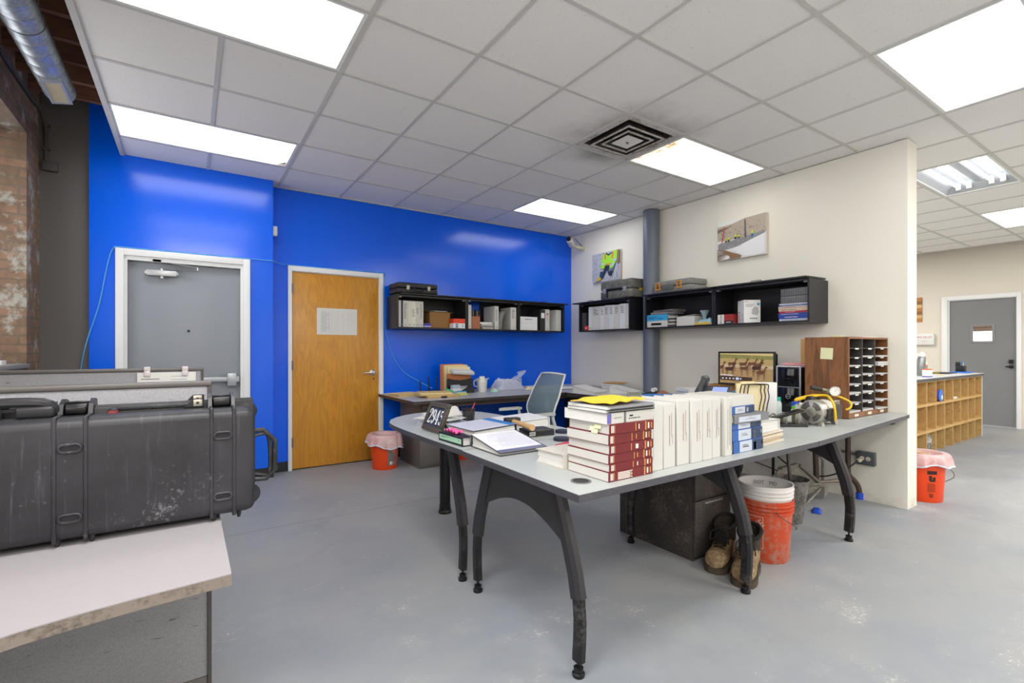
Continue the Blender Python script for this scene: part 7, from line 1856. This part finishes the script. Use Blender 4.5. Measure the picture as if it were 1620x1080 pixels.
obj('plug', MB().box(-0.02, 0.031, -0.014, 0.014, -0.014, 0.014, 0, 0.006), M('#c9bfa6', 0.5), T)
obj('flex', MB().tube([(-0.02, 0, 0), (-0.06, 0.05, -0.06), (-0.10, 0.12, -0.12), (-0.12, 0.25, -0.17), (-0.12, 0.42, -0.16), (-0.10, 0.62, -0.06), (-0.08, 0.74, 0.10), (-0.05, 0.82, 0.33)], 0.006, 8, smooth=6), BLACK, T)
for k, (P, c, nm) in enumerate([([(4.63, 2.9, 0.66), (4.62, 2.75, 0.48), (4.62, 2.6, 0.44), (4.62, 2.4, 0.47), (4.62, 2.25, 0.62)], '#1c1a1a', 'black cable sagging along the cream wall under the desk'), ([(4.64, 3.1, 0.62), (4.63, 2.95, 0.38), (4.63, 2.8, 0.36), (4.63, 2.66, 0.60)], '#6e2f35', 'dark red cable looping under the folding table'), ([(4.64, 3.25, 0.24), (4.63, 2.9, 0.20), (4.62, 2.5, 0.13), (4.60, 2.3, 0.10)], '#5a2a30', 'dark red cable running low along the cream wall')]):
    single('wall_cable', MB().tube(P, 0.005, 6, smooth=6), M(c, 0.5), nm, 'cable')

# ================================================================ FAR ROOM
OSB = wood('raw_plywood', '#bd9659', '#d3ae72', (3, 3, 3), 0.7, 2); OSB2 = wood('oriented_strand_board', '#8a5a22', '#b8843c', (9, 9, 9), 0.7, 2)
T = thing('pigeonhole_counter', 'plywood counter of open pigeonholes beyond the cream wall', 'counter', (8.0, 2.03, 0))
xs_ = [-1.67 + 0.322 * k for k in range(11)]
xe = 1.555
obj('countertop', MB().prism([(-1.70, -0.02), (xe + 0.03, -0.02), (xe + 0.03, 0.55), (-1.70, 0.55)], 0.908, 0.912), M('#d9dadb', 0.35), T)
obj('countertop_edge', MB().prism([(-1.70, -0.02), (xe + 0.03, -0.02), (xe + 0.03, 0.55), (-1.70, 0.55)], 0.875, 0.908), M('#47484c', 0.5), T)
for x in xs_: obj('divider', MB().box(x, x + 0.018, 0.0, 0.50, 0, 0.86), OSB, T)
for z in (0.255, 0.575): obj('shelf', MB().box(xs_[0], xe, -0.004, 0.50, z, z + 0.030), OSB, T)
obj('top_rail', MB().box(xs_[0], xe, 0, 0.50, 0.86, 0.875), OSB, T)
obj('end_panel', MB().box(xe, xe + 0.018, -0.004, 0.52, 0, 0.875), M('#dcd9d2', 0.6), T)
obj('back_board', MB().box(xs_[0], xe, 0.50, 0.515, 0, 0.875), OSB2, T)
CT = 0.9126
T = thing('spray_bottle', 'spray bottle with an orange trigger and label on the counter', 'bottle', (8.20, 2.32, CT))
obj('bottle_body', MB().lathe([(0.045, 0), (0.048, 0.008), (0.048, 0.15), (0.020, 0.22), (0.018, 0.235)], 22), M('#dfe6e2', 0.3), T)
obj('label', MB().lathe([(0.0488, 0.02), (0.0488, 0.055)], 22, cap=False).lathe([(0.0488, 0.055), (0.0488, 0.11)], 22, m=1, cap=False).lathe([(0.0488, 0.11), (0.0488, 0.14)], 22, cap=False), [M('#e8772c', 0.45), M('#6fa3a0', 0.45)], T)
obj('spray_head', MB().prism([(-0.05, 0.235), (0.03, 0.235), (0.045, 0.30), (-0.03, 0.31), (-0.075, 0.285)], -0.014, 0.014, 'y'), WHITE, T)
obj('trigger', MB().prism([(0.02, 0.30), (0.075, 0.305), (0.085, 0.29), (0.055, 0.285), (0.065, 0.225), (0.05, 0.225), (0.035, 0.27)], -0.010, 0.010, 'y'), M('#f08a1e', 0.4), T)
T = thing('steel_flask', 'grey steel canister partly hidden by the cream wall end', 'canister', (7.90, 2.27, CT))
obj('canister_body', MB().lathe([(0.06, 0), (0.062, 0.01), (0.062, 0.24), (0.055, 0.25)], 22), M('#8b8d90', 0.3, 0.7, 0.3, 20), T)
obj('lid', MB().lathe([(0.05, 0.25), (0.05, 0.285), (0.045, 0.29)], 22), WHITE, T)
c = carton('carton', 'small white carton with blue and orange print on the counter', 'box', 0.12, 0.06, 0.10, M('#e9e9ee', 0.5), (7.64, 2.12, CT), -0.1, None, [(0.0, 0.012, M('#4a52b0', 0.5)), (0.088, 0.1005, M('#e0703c', 0.5))])
carton('tape_box', 'small black box behind the spray bottle on the counter', 'box', 0.14, 0.08, 0.07, M('#46464a', 0.5), (8.62, 2.42, CT), 0)
single('note_slips', MB().box(-0.07, 0.07, -0.04, 0.04, 0, 0.012), M('#e3dcb4', 0.6), 'cream note slips beside the small carton on the counter', 'note', (8.30, 2.16, CT), 0.3)
T = thing('clipboard', 'black clipboard lying on the far counter', 'clipboard', (8.95, 2.32, CT), 0.0)
obj('board', MB().box(-0.22, 0.22, -0.11, 0.11, 0, 0.014, 0, 0.003), M('#2b2a2e', 0.4), T)
obj('clip', MB().box(-0.27, -0.20, -0.03, 0.03, 0.006, 0.022, 0, 0.003), M('#b89a4a', 0.4, 0.5), T)
single('blue_pad', MB().box(-0.13, 0.13, -0.10, 0.10, 0, 0.018, 0, 0.004), M('#3a76d8', 0.45), 'bright blue pad under the pen cup on the counter', 'pad', (9.40, 2.22, CT))
T = thing('pen_cup', 'black pen cup with blue and yellow pens on the blue pad', 'pen cup', (9.40, 2.22, CT + 0.0186))
obj('cup', MB().box(-0.055, 0.055, -0.05, 0.05, 0, 0.085, 0, 0.006).box(-0.055, -0.015, 0.0, 0.05, 0.085, 0.14, 0, 0.004), BLACK, T)
for k, (x, c) in enumerate(((-0.045, '#2f55c8'), (0.02, '#e6c62c'), (0.035, '#2f8fd0'), (0.048, '#2f55c8'))):
    obj('pen', MB().tube([(x, -0.02, 0.085), (x + 0.006, -0.02, 0.145 - 0.02 * (k == 1))], 0.007, 8), M(c, 0.4), T)
T = thing('paper_roll', 'blue and red wrapped roll in a top pigeonhole', 'roll', (7.80, 2.028, 0.606))
obj('roll', MB().lathe([(0.075, 0), (0.075, 0.24)], 22, ax='y', c=(0.0, 0.076)), M('#2a6fd0', 0.4), T)
obj('wrapper_mark', MB().lathe([(0.0755, 0.02), (0.0755, 0.06)], 22, ax='y', c=(0.0, 0.076), cap=False).lathe([(0.03, -0.001), (0.03, 0.0)], 14, m=1, ax='y', c=(0.03, 0.05)), [M('#d9483c', 0.4), M('#dfe4ee', 0.4)], T)
single('glass_jar', MB().lathe([(0.09, 0), (0.095, 0.01), (0.095, 0.18), (0.07, 0.22), (0.07, 0.24)], 20), worn('jar_of_scraps', '#5b5650', '#b9b8b4', 14, 0.4, 0.7, 0.2), 'dark jar standing in a bottom pigeonhole of the counter', 'jar', (7.50, 2.135, 0.001))
single('white_slip', MB().box(-0.07, 0.07, -0.04, 0.05, 0, 0.025), PAPER, 'small white packet in a top pigeonhole of the counter', 'packet', (8.40, 2.08, 0.6056))
T = thing('first_aid_kit', 'white first aid kit box with red lettering on the far wall', 'first aid kit', (10.899, 3.05, 1.335))
obj('box', MB().box(-0.07, 0, -0.135, 0.135, 0, 0.20, 0, 0.006), M('#e6e6e3', 0.4), T)
fa_ = MB().text('FIRST AID KIT', 0.040, 0, lambda a, b_: (-0.0706, -a * 0.92 - 0.0, 0.135 + b_)).box(-0.0706, -0.0702, -0.035, 0.035, 0.068, 0.072, 1).box(-0.0706, -0.0702, -0.025, 0.025, 0.058, 0.062, 1)
obj('lettering', fa_, [M('#b8202c', 0.5), M('#d9a8a8', 0.6)], T)
T = thing('wooden_plaque', 'narrow striped wooden plaque on the far wall above the first aid kit', 'plaque', (10.899, 3.17, 1.75))
pq = MB()
for k in range(7): pq.box(-0.02, 0, -0.075, 0.075, 0.062 * k, 0.062 * k + 0.060, k % 3)
obj('plaque_board', pq, [M('#b97a34', 0.5), M('#d8b37c', 0.5), M('#8f5f30', 0.5)], T)
# printed table sheet taped to the wooden door
T = thing('posted_sheet', 'large white printed table taped to the wooden door', 'paper', (1.336, 5.4265, 1.415))
ps = MB().box(-0.212, 0.212, -0.0012, 0, 0, 0.285, 0)
for k in range(16): ps.box(-0.17, 0.18, -0.0017, -0.0012, 0.022 + 0.0155 * k, 0.0228 + 0.0155 * k, 1)
for x in (-0.17, -0.085, -0.06, 0.0, 0.06, 0.12, 0.18): ps.box(x, x + 0.001, -0.0018, -0.0012, 0.022, 0.256, 1)
ps.box(-0.088, -0.084, -0.0019, -0.0012, 0.05, 0.24, 1)
text_rows(ps, -0.165, -0.09, 0.03, 0.25, -0.0018, 1, 15, 4)
obj('sheet', ps, [PAPER, M('#b0b0b8', 0.7)], T)
